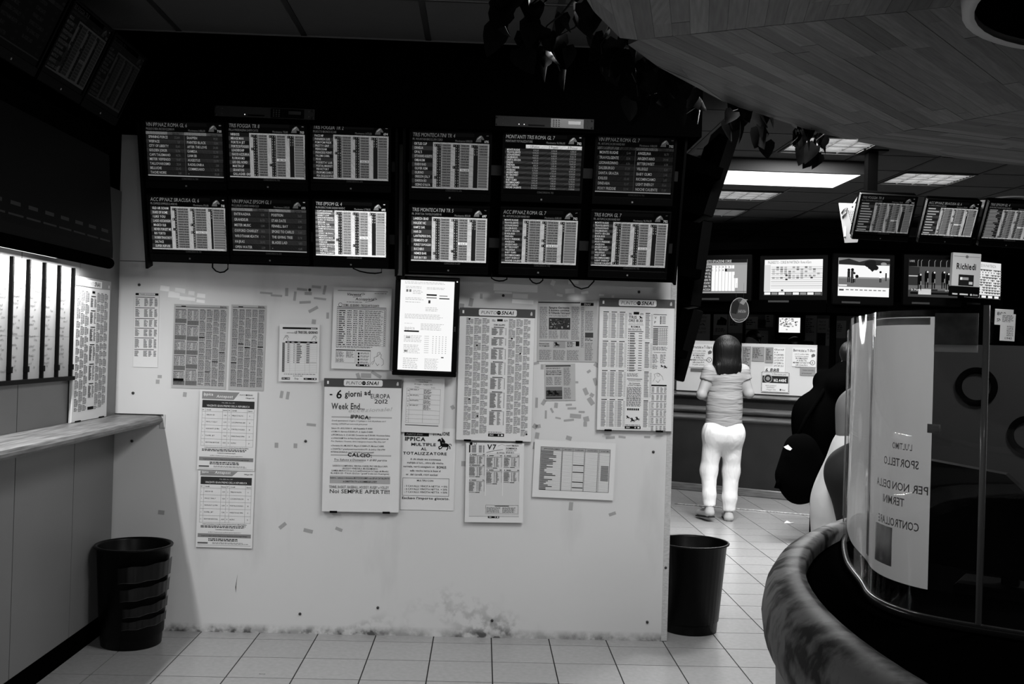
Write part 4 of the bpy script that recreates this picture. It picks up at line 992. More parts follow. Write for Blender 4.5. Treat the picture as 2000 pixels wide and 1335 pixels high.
# poster holder standing on the shelf against the left wall
P4 = [atx(a, b, XL + .012) for a, b in ((144, 539), (212.6, 545.7), (206, 812.7), (140, 824))]
ya, yb = P4[0].y, P4[1].y; w_ = yb - ya; h_ = 1.815 - 1.132
t = thing('poster_holder', 'poster holder with tiny race columns standing on the shelf in the corner', 'poster holder', (XL, (ya + yb) / 2, 1.132), (0, 0, math.radians(90)))
MB().box(-w_ / 2, w_ / 2, -.018, -.008, 0, h_).build('back_panel', mat('holder_back', .5), t)
MB().box(-.05, .05, -.008, 0, .3, .36).build('spacer', DARKM, t)
k = w_ / 150; hb = MB().box(-w_ / 2, w_ / 2, -.024, -.018, h_ - .042, h_).build('header_bar', mat('header_pale', .3, rough=.4), t)
P = Print(k); P.rect(40, 3, 68, 11, ink(185)); P.text(100, 12, 'SNAI', 7, K0, bold=2, it=.2, al='r'); P.text(78, 12, 'PUNTO', 6, ink(140), it=.2, al='r'); P.rect(138, 7, 4, 5, WHITE_I); P.build('logo_plate', hb, w_, h_, -.0244)
s = MB().box(-w_ / 2 + .002, w_ / 2 - .002, -.021, -.018, .002, h_ - .042).build('poster', PAPER, t)
P = Print(k); stake_cols(P, 8, 52, 22, 215, 3, K2); stake_cols(P, 92, 50, 22, 215, 3, K2); P.rect(70, 20, 12, 4, K0)
y = 28
for nr in (9, 11, 12, 14, 14, 12):
    P.rect(66, y, 20, 1.6, K0)
    for r in range(nr): P.rect(64, y + 3.4 + r * 1.7, rnd.uniform(8, 13), 1.1, K1); P.rect(80, y + 3.4 + r * 1.7, rnd.uniform(4, 10), 1, K2)
    y += 5 + nr * 1.7 + 3
P.rect(64, 208, 26, 5, K0); P.build('print', s, w_, h_, -.021)
for a in (-.15, .15): MB().box(a - .03, a + .03, -.026, -.006, -.0, .006).build('clip', BLACK, t)

# ---- old tape scraps, painted-on lamp reflections and screws on the notice wall
tape = MB().box(-.5, .5, -.0006, 0, -.5, .5).mesh('tape_or_reflection', TAPE)
refl = MB().box(-.5, .5, -.0006, 0, -.5, .5).mesh('tape_or_reflection', REFL)
def scrap(px, py, w_, h_, a=0, me=tape):
    p = at(px, py, D); o = link('tape_or_reflection', me, wb, (p.x, D - .0002, p.z), (0, math.radians(a), 0)); o.scale = (w_ * .00272, 1, h_ * .00272)
SC = [(550, 770, 6, 14, 8), (562, 772, 6, 15, 8), (608, 829, 18, 5, 4), (540, 869, 7, 10, 0), (577, 870, 7, 9, 0), (552, 1026, 16, 7, -40), (602, 1036, 18, 7, 12), (662, 1033, 14, 6, 20), (361, 770, 7, 9, 5), (312, 735, 8, 6, 0), (308, 745, 7, 8, 0), (1150, 725, 8, 5, -35), (1163, 745, 7, 15, -20), (1144, 764, 8, 14, -25), (1156, 771, 8, 7, 30), (1154, 783, 9, 16, -35), (1062, 785, 7, 12, 30), (1086, 791, 7, 10, 5), (1111, 790, 12, 4, -5), (1117, 797, 17, 4, -3), (1136, 804, 12, 4, 0), (1078, 801, 4, 10, -30), (1066, 809, 4, 16, 0), (1124, 812, 22, 8, 3), (1111, 820, 20, 4, -8), (1090, 816, 11, 3, 10), (1145, 818, 11, 10, -15), (1143, 828, 7, 9, 0), (1051, 832, 10, 7, -10), (1049, 850, 8, 12, 8), (1111, 855, 11, 8, 15), (1192, 854, 18, 5, -5), (1215, 853, 14, 4, 5), (1264, 853, 12, 4, 0), (1047, 709, 12, 5, -15), (1165, 712, 10, 8, 30), (1059, 716, 6, 10, 0), (1126, 746, 7, 4, 0), (590, 565, 20, 5, 5), (602, 573, 14, 6, 0), (618, 560, 18, 5, 4), (634, 566, 5, 18, 10), (596, 590, 22, 5, -4), (576, 578, 5, 18, 5), (560, 570, 6, 16, 0), (612, 604, 20, 6, -30), (625, 583, 24, 4, 5), (540, 577, 22, 4, 2), (520, 572, 24, 4, 3), (613, 628, 8, 9, 5), (640, 616, 5, 12, 0), (902, 596, 9, 7, 5), (920, 590, 8, 16, 10), (940, 578, 5, 10, 0), (1056, 600, 9, 6, 0), (884, 795, 7, 8, -30), (1045, 832, 9, 9, 30), (1048, 786, 5, 20, 0), (1046, 870, 10, 14, 8), (1196, 1003, 14, 6, -20), (1115, 988, 8, 16, 4), (905, 905, 8, 10, 0), (735, 731, 22, 6, 30), (715, 733, 20, 9, 0), (700, 735, 7, 14, -20), (315, 1000, 12, 8, 5)]
for a in SC: scrap(*a)
for a in [(1007, 562, 86, 14, 1), (983, 571, 34, 4, 1), (1016, 578, 30, 9, 2), (1021, 589, 42, 8, 2), (322, 563, 18, 10, 6), (352, 567, 20, 9, 5), (374, 572, 12, 8, 5), (393, 577, 16, 8, 5), (340, 575, 22, 12, 4), (366, 583, 30, 7, 4), (392, 588, 16, 6, 5), (1120, 551, 20, 7, 0), (1142, 571, 14, 5, -10), (1175, 576, 10, 4, 0), (1080, 552, 8, 10, 25), (1093, 576, 12, 5, 10), (1197, 579, 5, 5, 0), (1113, 568, 18, 9, -5)]: scrap(*a, me=refl)  # reflections below the monitors, painted as bright white patches
sc_m = MB().lathe([(0, -.006), (.005, -.006), (.0075, -.003), (.0075, 0)], 12).mesh('screw', SCREW)
for px, py in ((272, 556), (260, 767), (258, 861), (597, 861), (605, 566), (983, 577), (586, 1198), (738, 1186), (961, 1211), (1264, 1214), (1276, 882), (1248, 570), (1300, 1108)):
    p = at(px, py, D); o = link('screw', sc_m, wb, (p.x, D, p.z), (math.radians(-90), 0, 0))
# scratches: thin dark marks
MB().add([(-.003, 0, -.03), (.001, 0, -.06), (.002, 0, -.02), (.007, 0, .04), (.003, 0, .01)], [[0, 1, 2, 3, 4]]).build('scratch', K1, wb, loc=at(461, 1135, D - .0005))

# ================================================================== BINS
def bin_(name, label, cx, cy, r0, r1, h, taped=False):
    t = thing(name, label, 'waste bin', (cx, cy, 0), group='black waste bins')
    MB().lathe([(0, .004), (r0 - .006, .004), (r0 - .004, 0), (r0, .004), (r0 + .004, .06), (r0 + .009, .062), (r1 - .006, h - .012), (r1 + .006, h - .010), (r1 + .008, h - .004), (r1 + .005, h), (r1 - .004, h), (r1 - .009, h - .01), (r0, .012), (0, .012)], 40).build('body', mat('bin_plastic', .003, rough=.35, spec=.12), t)
    if taped:
        cl = mat('clear_tape', .0035, rough=.3, spec=.25, noise=.5, scale=14)
        for z, hh, tl, ph in ((.335, .08, .02, 0), (.245, .06, .03, .1), (.165, .045, .03, .25), (.105, .04, .02, .2)):
            v = []; f = []; n = 26; a0, a1 = math.radians(-95 + 30 * ph), math.radians(12)
            for i in range(n + 1):
                a = a0 + (a1 - a0) * i / n
                for dz in (0, hh):
                    zz = z + dz + tl * (i / n) + .0025 * math.sin(i * .7 + dz * 50); rr = r0 + (r1 - r0) * zz / h + .0075 + .0015 * math.sin(i * 2.1)
                    v.append((rr * math.cos(a), rr * math.sin(a), zz))
            for i in range(n): f.append([2 * i, 2 * i + 2, 2 * i + 3, 2 * i + 1])
            MB().add(v, f, 0, True).build('tape_band', cl, t)
            MB().tube([Vector(q) * 1.002 for q in v[0::2]], .0008, 5).build('tape_edge', mat('tape_edge', .05, rough=.2, spec=.5), t)
    return t
bin_('waste_bin', 'black plastic waste bin patched with clear tape in the corner under the shelf', -1.722, 5.22, .145, .182, .50, True)
bin_('waste_bin', 'plain black plastic waste bin at the free end of the wall', 1.2, 5.70, .15, .20, .492)

# ================================================================== ROUND BOOTH WITH WOODEN RIM
B = Vector((2.9, 1.98))
bo = thing('round_booth', 'round dark booth counter with broad polished wooden rim', 'booth', (B.x, B.y, 0))
rimw = mat('rim_wood', .105, rough=.5, spec=.03, noise=.0)
def grain(m):
    nt = m.node_tree; N = nt.nodes; L = nt.links; b = N['Principled BSDF']
    tc = N.new('ShaderNodeTexCoord'); nz = N.new('ShaderNodeTexNoise'); nz.inputs['Scale'].default_value = 2.6; nz.inputs['Detail'].default_value = 3; nz.inputs['Distortion'].default_value = .8
    L.new(tc.outputs['Object'], nz.inputs['Vector'])
    mu = N.new('ShaderNodeMath'); mu.operation = 'MULTIPLY'; mu.inputs[1].default_value = 34; L.new(nz.outputs['Fac'], mu.inputs[0])
    si = N.new('ShaderNodeMath'); si.operation = 'SINE'; L.new(mu.outputs[0], si.inputs[0])
    n2 = N.new('ShaderNodeTexNoise'); n2.inputs['Scale'].default_value = 45; n2.inputs['Detail'].default_value = 4; L.new(tc.outputs['Object'], n2.inputs['Vector'])
    ad = N.new('ShaderNodeMath'); ad.operation = 'MULTIPLY_ADD'; ad.inputs[1].default_value = .34; L.new(si.outputs[0], ad.inputs[0]); L.new(n2.outputs['Fac'], ad.inputs[2])
    cr = N.new('ShaderNodeValToRGB'); cr.color_ramp.elements[0].position = .2; cr.color_ramp.elements[0].color = (.018, .018, .018, 1); cr.color_ramp.elements[1].position = .78; cr.color_ramp.elements[1].color = (.15, .15, .15, 1)
    L.new(ad.outputs[0], cr.inputs[0]); L.new(cr.outputs[0], b.inputs['Base Color'])
grain(rimw)
MB().lathe([(2.148, .985), (2.152, 1.0), (2.17, 1.006), (2.20, 1.002), (2.228, .985), (2.248, .95), (2.256, .90), (2.25, .86), (2.235, .835), (2.20, .825), (2.15, .83)], 140, closed=True).build('rim', rimw, bo)
MB().lathe([(2.215, .826), (2.218, .78), (2.20, .2), (2.20, .06), (2.17, .06), (2.17, 0)], 110).build('front_panel', mat('booth_front', .05, rough=.4, noise=.4, scale=5, stretch=(6, 6, 1)), bo)
MB().lathe([(2.15, .96), (1.98, .955), (1.55, .955), (1.55, .92), (2.15, .92)], 110).build('ledge', BLACKM, bo)
MB().lathe([(1.55, .955), (1.55, .0)], 64).build('inner_panel', BLACKM, bo)
# curved clear screen on the ledge
PATH = [(1.72, 3.85), (1.38, 3.62), (1.18, 3.26), (1.046, 2.88), (.985, 2.6), (.955, 2.47), (.955, 2.37), (.985, 2.285), (1.04, 2.225), (1.12, 2.165), (1.28, 2.06), (1.5, 1.93), (1.75, 1.80)]
def smooth_path(P_, n=8):
    out = []
    for i in range(len(P_) - 1):
        p0, p1, p2, p3 = [Vector(P_[max(0, min(len(P_) - 1, i + d))]) for d in (-1, 0, 1, 2)]
        for k in range(n):
            t_ = k / n
            out.append(.5 * ((2 * p1) + (p2 - p0) * t_ + (2 * p0 - 5 * p1 + 4 * p2 - p3) * t_ ** 2 + (3 * p1 - p0 - 3 * p2 + p3) * t_ ** 3))
    out.append(Vector(P_[-1])); return out
GP = smooth_path(PATH)
def cyl_len(GP):
    L_ = [0]
    for a, b in zip(GP[:-1], GP[1:]): L_.append(L_[-1] + (b - a).length)
    return L_
GL = cyl_len(GP)
def on_glass(s, off=0.0):
    s = max(0, min(GL[-1] - 1e-6, s))
    for i in range(len(GL) - 1):
        if GL[i] <= s <= GL[i + 1]:
            f_ = (s - GL[i]) / (GL[i + 1] - GL[i]); p = GP[i].lerp(GP[i + 1], f_); d = (GP[i + 1] - GP[i]).normalized(); nrm = Vector((d.y, -d.x))
            return p + Vector((-d.y, d.x)) * off
    return GP[-1]
def s_of_px(px):
    """path length where the screen crosses a given photo column"""
    best = None
    for i in range(24, len(GP)):
        d = Vector((GP[i].x, GP[i].y, 1.2)) - CAM; z = d.dot(_f); x = 1000 + FPX * d.dot(_r) / z
        if best is None or abs(x - px) < best[0]: best = (abs(x - px), GL[i])
    return best[1]
ZT, ZB = 1.655, .957
def sheet_on_glass(s0, s1, z0, z1, off, th, n=40, single=False):
    v = []; f = []
    if single:
        for i in range(n + 1):
            a = on_glass(s0 + (s1 - s0) * i / n, off); v += [(a.x, a.y, z0), (a.x, a.y, z1)]
        return MB().add(v, [[2 * i, 2 * i + 2, 2 * i + 3, 2 * i + 1] for i in range(n)], 0, True)
    for i in range(n + 1):
        s = s0 + (s1 - s0) * i / n; a = on_glass(s, off); b = on_glass(s, off + th)
        v += [(a.x, a.y, z0), (a.x, a.y, z1), (b.x, b.y, z0), (b.x, b.y, z1)]
    for i in range(n):
        a, b = 4 * i, 4 * i + 4
        f += [[a, b, b + 1, a + 1], [b + 2, a + 2, a + 3, b + 3], [a + 1, b + 1, b + 3, a + 3], [b, a, a + 2, b + 2]]
    f += [[0, 1, 3, 2], [4 * n, 4 * n + 2, 4 * n + 3, 4 * n + 1]]
    return MB().add(v, f, 0, True)
gs = thing('curved_screen', 'curved clear acrylic booth screen with a dark base rail', 'booth screen', (0, 0, 0))
sheet_on_glass(0, GL[-1], ZB + .012, ZT, 0, .006, 90).build('acrylic', ACRYL, gs)
sheet_on_glass(0, GL[-1], ZB, ZB + .018, -.004, .014, 90).build('base_rail', mat('base_rail', .03, rough=.2, spec=.5), gs)
s_seam = s_of_px(1911)
MBs = sheet_on_glass(s_seam, s_seam + .012, ZB, ZT + .01, -.003, .012, 2).build('seam_strip', mat('seam_strip', .25, rough=.2, spec=.5), gs)
s_l = GL[14]
for dx, w_ in ((-.11, .012), (.02, .008)): sheet_on_glass(s_l + .35 + dx, s_l + .35 + dx + w_, ZB + .1, ZT - .03, -.004, .003, 2).build('edge_or_highlight_strip', mat('painted_highlight', .35, rough=.15, spec=.6), gs)  # pale strips paint upright highlight lines onto the clear screen
# the paper taped inside the screen: one big sheet, one short strip at the top
shm = mat('backlit_paper', .72, rough=.8, spec=.1, noise=.2, scale=5, stretch=(1, 1, .3))
s_c = s_of_px(1815)
ps = sheet_on_glass(GL[17], s_c, 1.03, 1.640, .010, .002, 60, single=True).build('paper_sheet', shm, None, label='large pale paper sheet curled around the inside of the clear screen', cat='paper sheet')
nt = shm.node_tree; tl_ = nt.nodes.new('ShaderNodeBsdfTranslucent'); tl_.inputs[0].default_value = (.8, .8, .8, 1); mxs = nt.nodes.new('ShaderNodeMixShader'); mxs.inputs[0].default_value = .45
nt.links.new(nt.nodes['Principled BSDF'].outputs[0], mxs.inputs[1]); nt.links.new(tl_.outputs[0], mxs.inputs[2]); nt.links.new(mxs.outputs[0], nt.nodes['Material Output'].inputs[0])
# downlight under the canopy, inside the booth
t = thing('booth_downlight', 'square downlight under the canopy lighting the inside of the booth', 'lamp', (1.85, 2.75, 2.34))
MB().box(-.16, .16, -.16, .16, -.035, .0, bev=.004).build('housing', BLACK, t); MB().box(-.14, .14, -.14, .14, -.037, -.035).build('diffuser', em(255), t)
area('booth_downlight_light', (1.85, 2.75, 2.30), .26, .26, 20)
# faint show-through lettering, mirrored
def glass_text(parent, items, off):
    P = Print(1); 
    for s0, z, t_, h_, fit_ in items: P.text(0, 0, '', 1, K1)
    v = []; f = []
    global CAPH
    for s0, z, t_, h_, fit_ in items:
        sc = h_ / CAPH; cx_ = 0; tot = sum(glyph(c, 1)[2] for c in t_) * sc; kx = fit_ / tot
        for c in t_:
            gv, gf, adv = glyph(c, 1); o_ = len(v)
            for a, b in gv:
                p = on_glass(s0 - (cx_ + a * sc) * kx, off); v.append((p.x, p.y, z + b * sc))
            f += [[i + o_ for i in q] for q in gf]; cx_ += adv * sc
    return MB().add(v, f).build('show_through', ink(105), parent)
glass_text(ps, [(s_c - .05, 1.335, 'L\'ULTIMO', .014, .07), (s_c - .03, 1.295, 'SPORTELLO', .018, .13), (s_c - .004, 1.24, 'PER NON DELLA', .018, .2), (s_c - .07, 1.205, 'TERMINI', .018, .09), (s_c - .025, 1.155, 'CONTROLLARE', .018, .16)], .0085)
for s0, s1, z0, z1, c_ in ((s_c - .2, s_c - .11, 1.06, 1.15, .5), (s_c - .33, s_c - .29, 1.05, 1.6, .6), (s_c - .26, s_c - .01, 1.622, 1.638, .4), (s_c - .01, s_c + .02, 1.38, 1.40, .3)):
    sheet_on_glass(s0, s1, z0, z1, .0075, .001, 8).build('patch', mat('patch_%d' % int(c_ * 100), c_, rough=.6, noise=.2, scale=20), ps)
ps2 = sheet_on_glass(s_c, s_of_px(1903), 1.578, 1.648, .010, .002, 14).build('paper_strip', mat('strip_paper', .16, rough=.8, noise=.5, scale=22), None, label='short worn paper strip along the top of the clear screen', cat='paper strip')
sheet_on_glass(s_c, s_of_px(1903), 1.562, 1.578, .009, .002, 14).build('white_border', PAPER, ps2)
# inside of the booth: partition with ring, till monitor, desk, black back of a chair
pt = thing('booth_partition', 'dark grey partition board with a black ring inside the booth', 'partition', (2.35, 3.25, 0), (0, 0, math.radians(-28)))
MB().box(-1.05, 1.6, 0, .03, .96, 1.6).build('board', mat('partition_grey', .018, rough=.5), pt)
MB().box(-1.05, -1.0, -.02, .05, .957, 1.62).build('post', BLACK, pt); MB().box(1.5, 1.55, -.02, .05, .957, 1.62).build('post', BLACK, pt)
rp = atz(1905, 756, 1.46)
def ring3(name, px, py, Yd, r, tr, parent, m):
    p = at(px, py, Yd); n = 28
    o = MB(); v = []; f = []
    for i in range(n):
        a = 2 * math.pi * i / n
        for j in range(8):
            b = 2 * math.pi * j / 8; rr = r + tr * math.cos(b); v.append((rr * math.cos(a), tr * .4 * math.sin(b), rr * math.sin(a)))
    for i in range(n):
        for j in range(8): f.append([i * 8 + j, ((i + 1) % n) * 8 + j, ((i + 1) % n) * 8 + (j + 1) % 8, i * 8 + (j + 1) % 8])
    return o.add(v, f, 0, True)
inv = pt.matrix_basis.inverted()
for px, py in ((1907, 755), (2010, 850)):
    d = _ray(px, py); M = Matrix.Translation((2.35, 3.25, 0)) @ Matrix.Rotation(math.radians(-28), 4, 'Z'); nrm = M.to_3x3() @ Vector((0, -1, 0)); p0 = Vector((2.35, 3.25, 0)) + nrm * .008
    tt = (p0 - CAM).dot(nrm) / d.dot(nrm); pw = CAM + d * tt; pl = M.inverted() @ pw
    o = ring3('ring', 0, 0, 1, .058, .011, pt, BLACKM).build('ring', BLACKM, pt, loc=pl)
tl = thing('till_terminal', 'black till terminal on the booth ledge behind the clear screen', 'terminal', (1.33, 2.52, .957), (0, 0, math.radians(-35)))
MB().box(-.12, .12, -.06, .09, 0, .03, bev=.006).build('foot', BLACK, tl); MB().box(-.02, .02, 0, .03, .03, .13).build('neck', BLACK, tl)
MB().add([(-.19, -.05, .07), (.16, -.05, .05), (.19, -.05, .13), (-.01, -.05, .31), (-.19, -.05, .33), (-.19, .0, .07), (.16, .0, .05), (.19, .0, .13), (-.01, .0, .31), (-.19, .0, .33)], [[4, 3, 2, 1, 0], [5, 6, 7, 8, 9], [0, 1, 6, 5], [1, 2, 7, 6], [2, 3, 8, 7], [3, 4, 9, 8], [4, 0, 5, 9]]).build('screen_back', BLACK, tl)
dk = thing('booth_desk', 'wooden desk top inside the booth', 'desk', (1.98, 2.28, 0), (0, 0, math.radians(-35)))
MB().box(-.45, .55, -.25, .45, .90, .93, bev=.004).build('desk_top', WOODD, dk)
for a in (-.4, .48):
    for b in (-.2, .38): MB().box(a, a + .05, b, b + .05, 0, .90).build('leg', BLACK, dk)

# ================================================================== WOODEN CANOPY
CC = Vector((2.93, 1.35)); CR = 2.9; ZK = 2.35
cn = thing('wooden_canopy', 'large round wooden canopy of fitted staves over the booth', 'canopy', (CC.x, CC.y, ZK))
back = MB().lathe([(0, .014), (CR - .01, .014), (CR - .01, .06), (0, .06)], 120).build('backing', BLACKM, cn)
SEAM0 = 153.0
wst = .045; loose = MB(); npl = 0
cpl = []
for sct in range(12):
    th = math.radians(SEAM0 - 15 - 30 * sct); ux, uy = math.cos(th), math.sin(th); tx_, ty_ = -uy, ux
    rows = int(CR / wst) + 1
    for r in range(rows):
        d0, d1 = CR - (r + 1) * wst, CR - r * wst
        if d0 < 0: continue
        def lim(d): return max(0.0, min(d * math.tan(math.radians(15)), math.sqrt(max(0, CR * CR - d * d))) - .0012)
        l0, l1 = lim(d0), lim(d1 - .0006)
        cuts = [-1.0]
        x = -1.0 + rnd.uniform(.2, .9) * min(1, .45 / max(l0, .05))
        while x < .9: cuts.append(x); x += rnd.uniform(.5, .9) / max(l0, .05)
        cuts.append(1.0)
        for a, b in zip(cuts[:-1], cuts[1:]):
            g = .0006 / max(l0, .05)
            q = [(d0, a * l0), (d0, b * l0 - .0012), (d1 - .0006, b * l1 - .0012 if b < 1 else l1), (d1 - .0006, a * l1)]
            pts = [(d * ux + s * tx_, d * uy + s * ty_) for d, s in q]
            cxm = sum(p[0] for p in pts) / 4; cym = sum(p[1] for p in pts) / 4
            W3 = Vector((CC.x + cxm, CC.y + cym, ZK)); dd = W3 - CAM; zz = dd.dot(_f)
            vis = zz > .5 and -50 < 1000 + FPX * dd.dot(_r) / zz < 2120 and 667.5 - FPX * dd.dot(_u) / zz > -60
            cpl.append((vis, th, cxm, cym, pts))
            dz = rnd.uniform(0, .0012)
            vs = []
            # local frame: long axis along local y
            for zq in (dz, .014):
                for p in pts:
                    ex, ey = p[0] - cxm, p[1] - cym
                    vs.append((ex * ux + ey * uy, ex * tx_ + ey * ty_, zq))
            fs = [[3, 2, 1, 0], [4, 5, 6, 7], [0, 1, 5, 4], [1, 2, 6, 5], [2, 3, 7, 6], [3, 0, 4, 7]]
            if vis and npl < 300:
                npl += 1
                MB().add(vs, fs).build('stave', PLANK, cn, loc=(cxm, cym, 0), rot=(0, 0, th))
            else:
                loose.add([(v_[0] * ux + v_[1] * tx_ + cxm, v_[0] * uy + v_[1] * ty_ + cym, v_[2]) for v_ in vs], fs)
loose.build('staves_around', PLANK, cn, kind='stuff')
# round fitting under the canopy, cut by the frame
pf = Vector((1.50, 2.13))
t = thing('canopy_fitting', 'round black fitting with pale rim under the wooden canopy', 'ceiling fitting', (1.42, 2.05, ZK - .001))
MB().lathe([(0, -.04), (.37, -.04), (.40, -.03), (.40, 0)], 48).build('disc', BLACKM, t)
MB().lathe([(.40, -.045), (.425, -.045), (.43, 0), (.40, 0)], 48).build('rim', mat('fitting_rim', .4, rough=.4), t)
# hanger chains from the ceiling to the canopy edge
for ang, lb in ((139, 'thin chain hanging the wooden canopy near the ceiling beam'), (160, 'thin chain hanging the wooden canopy among the ivy')):
    a = math.radians(ang); p = Vector((CC.x + (CR - .1) * math.cos(a), CC.y + (CR - .1) * math.sin(a), ZK + .06)); q = Vector((p.x + .0, p.y + .0, ZC))
    m = MB(); n = 22
    for i in range(n):
        c_ = p.lerp(q, (i + .5) / n); rr = (q - p).length / n * .62; rot = i % 2
        pts = [(c_.x + (.007 * math.cos(g) if rot else 0), c_.y + (0 if rot else .007 * math.cos(g)), c_.z + rr * math.sin(g)) for g in [2 * math.pi * k_ / 8 for k_ in range(9)]]
        m.tube(pts, .0022, 5, caps=False)
    m.build('hanger_chain', DARKM, None, label=lb, cat='chain')
# ivy around the canopy edge
leafm = mat('ivy_leaf', .006, rough=.5, spec=.05, noise=.5, scale=30)
outl = [(0, 0), (.32, -.12), (.5, .12), (.44, .42), (.22, .78), (0, 1.05)]
v = [(x, y, abs(x) * .25 - .12 * y * y) for x, y in outl] + [(-x, y, abs(x) * .25 - .12 * y * y) for x, y in outl[1:-1]] + [(0, .45, -.05)]
nlf = len(v) - 1
fs = [[i, i + 1, nlf] for i in range(5)] + [[0, nlf, 6], [6, nlf, 7], [7, nlf, 8], [8, nlf, 9], [9, nlf, 5]]
leaf = MB().add(v, fs, 0, True).mesh('leaf', leafm)
def ivy(a0, a1, nleaf, drop, outw, label, sz=(.045, .075), up=.1, vert=True):
    t = thing('ivy_vine', label, 'ivy', (CC.x, CC.y, ZK), group='ivy on the canopy edge')
    ns = max(3, nleaf // 9)
    for s in range(ns):
        a = math.radians(a0 + (a1 - a0) * (s + .5) / ns); pts = []
        ln = rnd.uniform(.5, 1.0)
        for k_ in range(7):
            f_ = k_ / 6; rr = CR + .01 + outw * ln * math.sin(f_ * 1.7) * .8; aa = a + math.radians(rnd.uniform(-1.2, 1.2) * f_)
            pts.append((rr * math.cos(aa), rr * math.sin(aa), up * (1 - f_) - drop * ln * f_ * f_))
        MB().tube(pts, [.004 - .0025 * i / 6 for i in range(7)], 5).build('stem', mat('ivy_stem', .008), t)
        for k_ in range(nleaf // ns):
            f_ = rnd.uniform(.1, 1); i = min(5, int(f_ * 6)); p = Vector(pts[i]).lerp(Vector(pts[i + 1]), f_ * 6 - i)
            sc = rnd.uniform(*sz); o = link('leaf', leaf, t, p + Vector((rnd.uniform(-.03, .03), rnd.uniform(-.03, .03), rnd.uniform(-.02, .02))), (math.radians(rnd.uniform(-120, -60)), rnd.uniform(-.6, .6), rnd.uniform(0, 6.3)))
            o.scale = (sc, sc, sc)
ivy(150, 163, 60, .06, .24, 'dark ivy spilling far out over the canopy edge by the ceiling', up=.14)
ivy(139, 151, 45, .06, .10, 'dark ivy on the canopy edge in front of the black header', up=.1)
ivy(123.5, 137.5, 42, .085, .05, 'dark ivy leaves hanging below the canopy edge against the ceiling lamps', sz=(.05, .085), up=.06)

# ================================================================== MONITORS ON THE END OF THE NOTICE WALL
for n_, (px0, py0, px1, py1, lb) in enumerate([(1459, 220, 1392, 425, 'black tilted monitor seen edge-on at the wall end near the ceiling'), (1392, 432, 1368, 600, 'black tilted monitor seen edge-on at the wall end, middle one'), (1374, 607, 1336, 746, 'black tilted monitor seen edge-on at the wall end, lowest one')]):
    a, b = at(px0, py0, D + .18), at(px1, py1, D + .18)
    h_ = (a - b).length; tilt = math.atan2(a.x - b.x, a.z - b.z)
    t = thing('end_monitor', lb, 'monitor', (b.x, b.y + .33, b.z), (0, tilt, 0), 'monitors on the wall end')
    MB().box(-.055, 0, -.33, .33, 0, h_, bev=.006).build('case', BLACK, t)
    MB().box(-.09, -.05, -.2, .2, h_ * .2, h_ * .8).build('back_cover', BLACKM, t)
    MB().box(-(b.x - XR) / math.cos(tilt) - .01, -.05, -.27, .3, .0, h_ * (.5 if n_ == 0 else .98)).build('mount_box', BLACKM, t)
    MB().box(0, .002, -.3, .3, .03, h_ - .03).build('screen', em(30), t)
    xa = b.x + math.sin(tilt) * h_ * .35
    MB().box(-(xa - XR + .002) / math.cos(tilt), -.05, -.47, -.30, h_ * .3, h_ * .4).build('arm', BLACKM, t)

# ================================================================== FAR BOOTH
FA = math.radians(-30.9); F0 = Vector((2.2, 11.47, 0)); U1 = Vector((math.cos(FA), math.sin(FA), 0)); N1 = Vector((math.sin(FA), -math.cos(FA), 0))
COUNTERM = mat('counter_front', .022, rough=.5, spec=.2, noise=.15, scale=4)
RAILW = mat('rail_wood', .13, rough=.25, spec=.5, noise=.45, scale=4, stretch=(1, 12, 12), coat=.4)
def counter(loc, rot, x0, x1, label):
    t = thing('service_counter', label, 'counter', loc, (0, 0, rot), 'service counter sections')
    MB().box(x0, x1, .03, .36, 0, 1.06).build('front', COUNTERM, t)
    MB().box(x0, x1, 0, .05, 0, .085, bev=.008).build('base_board', RAILW, t)
    def bar(z0, z1, y0, y1, nm):
        n = 10; v = []
        pr = [(y1, z0)] + [((y0 + (y1 - y0) * (1 - math.sin(math.pi * i / n)) * .6), z0 + (z1 - z0) * i / n) for i in range(n + 1)] + [(y1, z1)]
        m_ = len(pr); v = [(x0, a, b) for a, b in pr] + [(x1, a, b) for a, b in pr]
        MB().add(v, [[i, i + 1, m_ + i + 1, m_ + i] for i in range(m_ - 1)] + [list(range(m_))[::-1], [m_ + i for i in range(m_)]], 0, False).build(nm, RAILW, t)
    bar(1.03, 1.11, -.06, .36, 'top_rail'); bar(.88, .95, -.03, .06, 'moulding'); bar(.79, .86, -.015, .06, 'moulding')
    return t
counter(F0, FA, -1.6, 1.62, 'dark service counter with wooden rail where a person waits')
c2_ = F0 + U1 * 1.62; counter(c2_, 0, 0, 1.7, 'dark service counter section behind the round booth')
counter(c2_ + Vector((1.7, 0, 0)), math.radians(28), 0, 2.0, 'dark service counter section turned away at the far end')
def fpt(px, py, back):                    # a point seen at px,py on the plane parallel to the first counter, 'back' behind its front
    d = _ray(px, py); p0 = F0 - N1 * back; tt = (p0 - CAM).dot(N1) / d.dot(N1); return CAM + d * tt
def fsheet(name, q, back, label, t=.003, m=PAPER, group=None, cat='notice'):
    """sheet on a plane parallel to the far counter from photo box (x0,y0,x1,y1)"""
    a, b, c = fpt(q[0], q[3], back), fpt(q[2], q[3], back), fpt(q[0], q[1], back)
    w_ = ((b - a).xy).length; h_ = c.z - a.z; o_ = (a + b) / 2
    o = MB().box(-w_ / 2, w_ / 2, -t, 0, 0, h_).build(name, m, None, loc=o_, rot=(0, 0, FA), label=label, cat=cat, group=group)
    k = w_ / (q[2] - q[0])
    return o, Print(k), q[2] - q[0], h_ / k, (lambda P: P.build('print', o, w_, h_, -t))
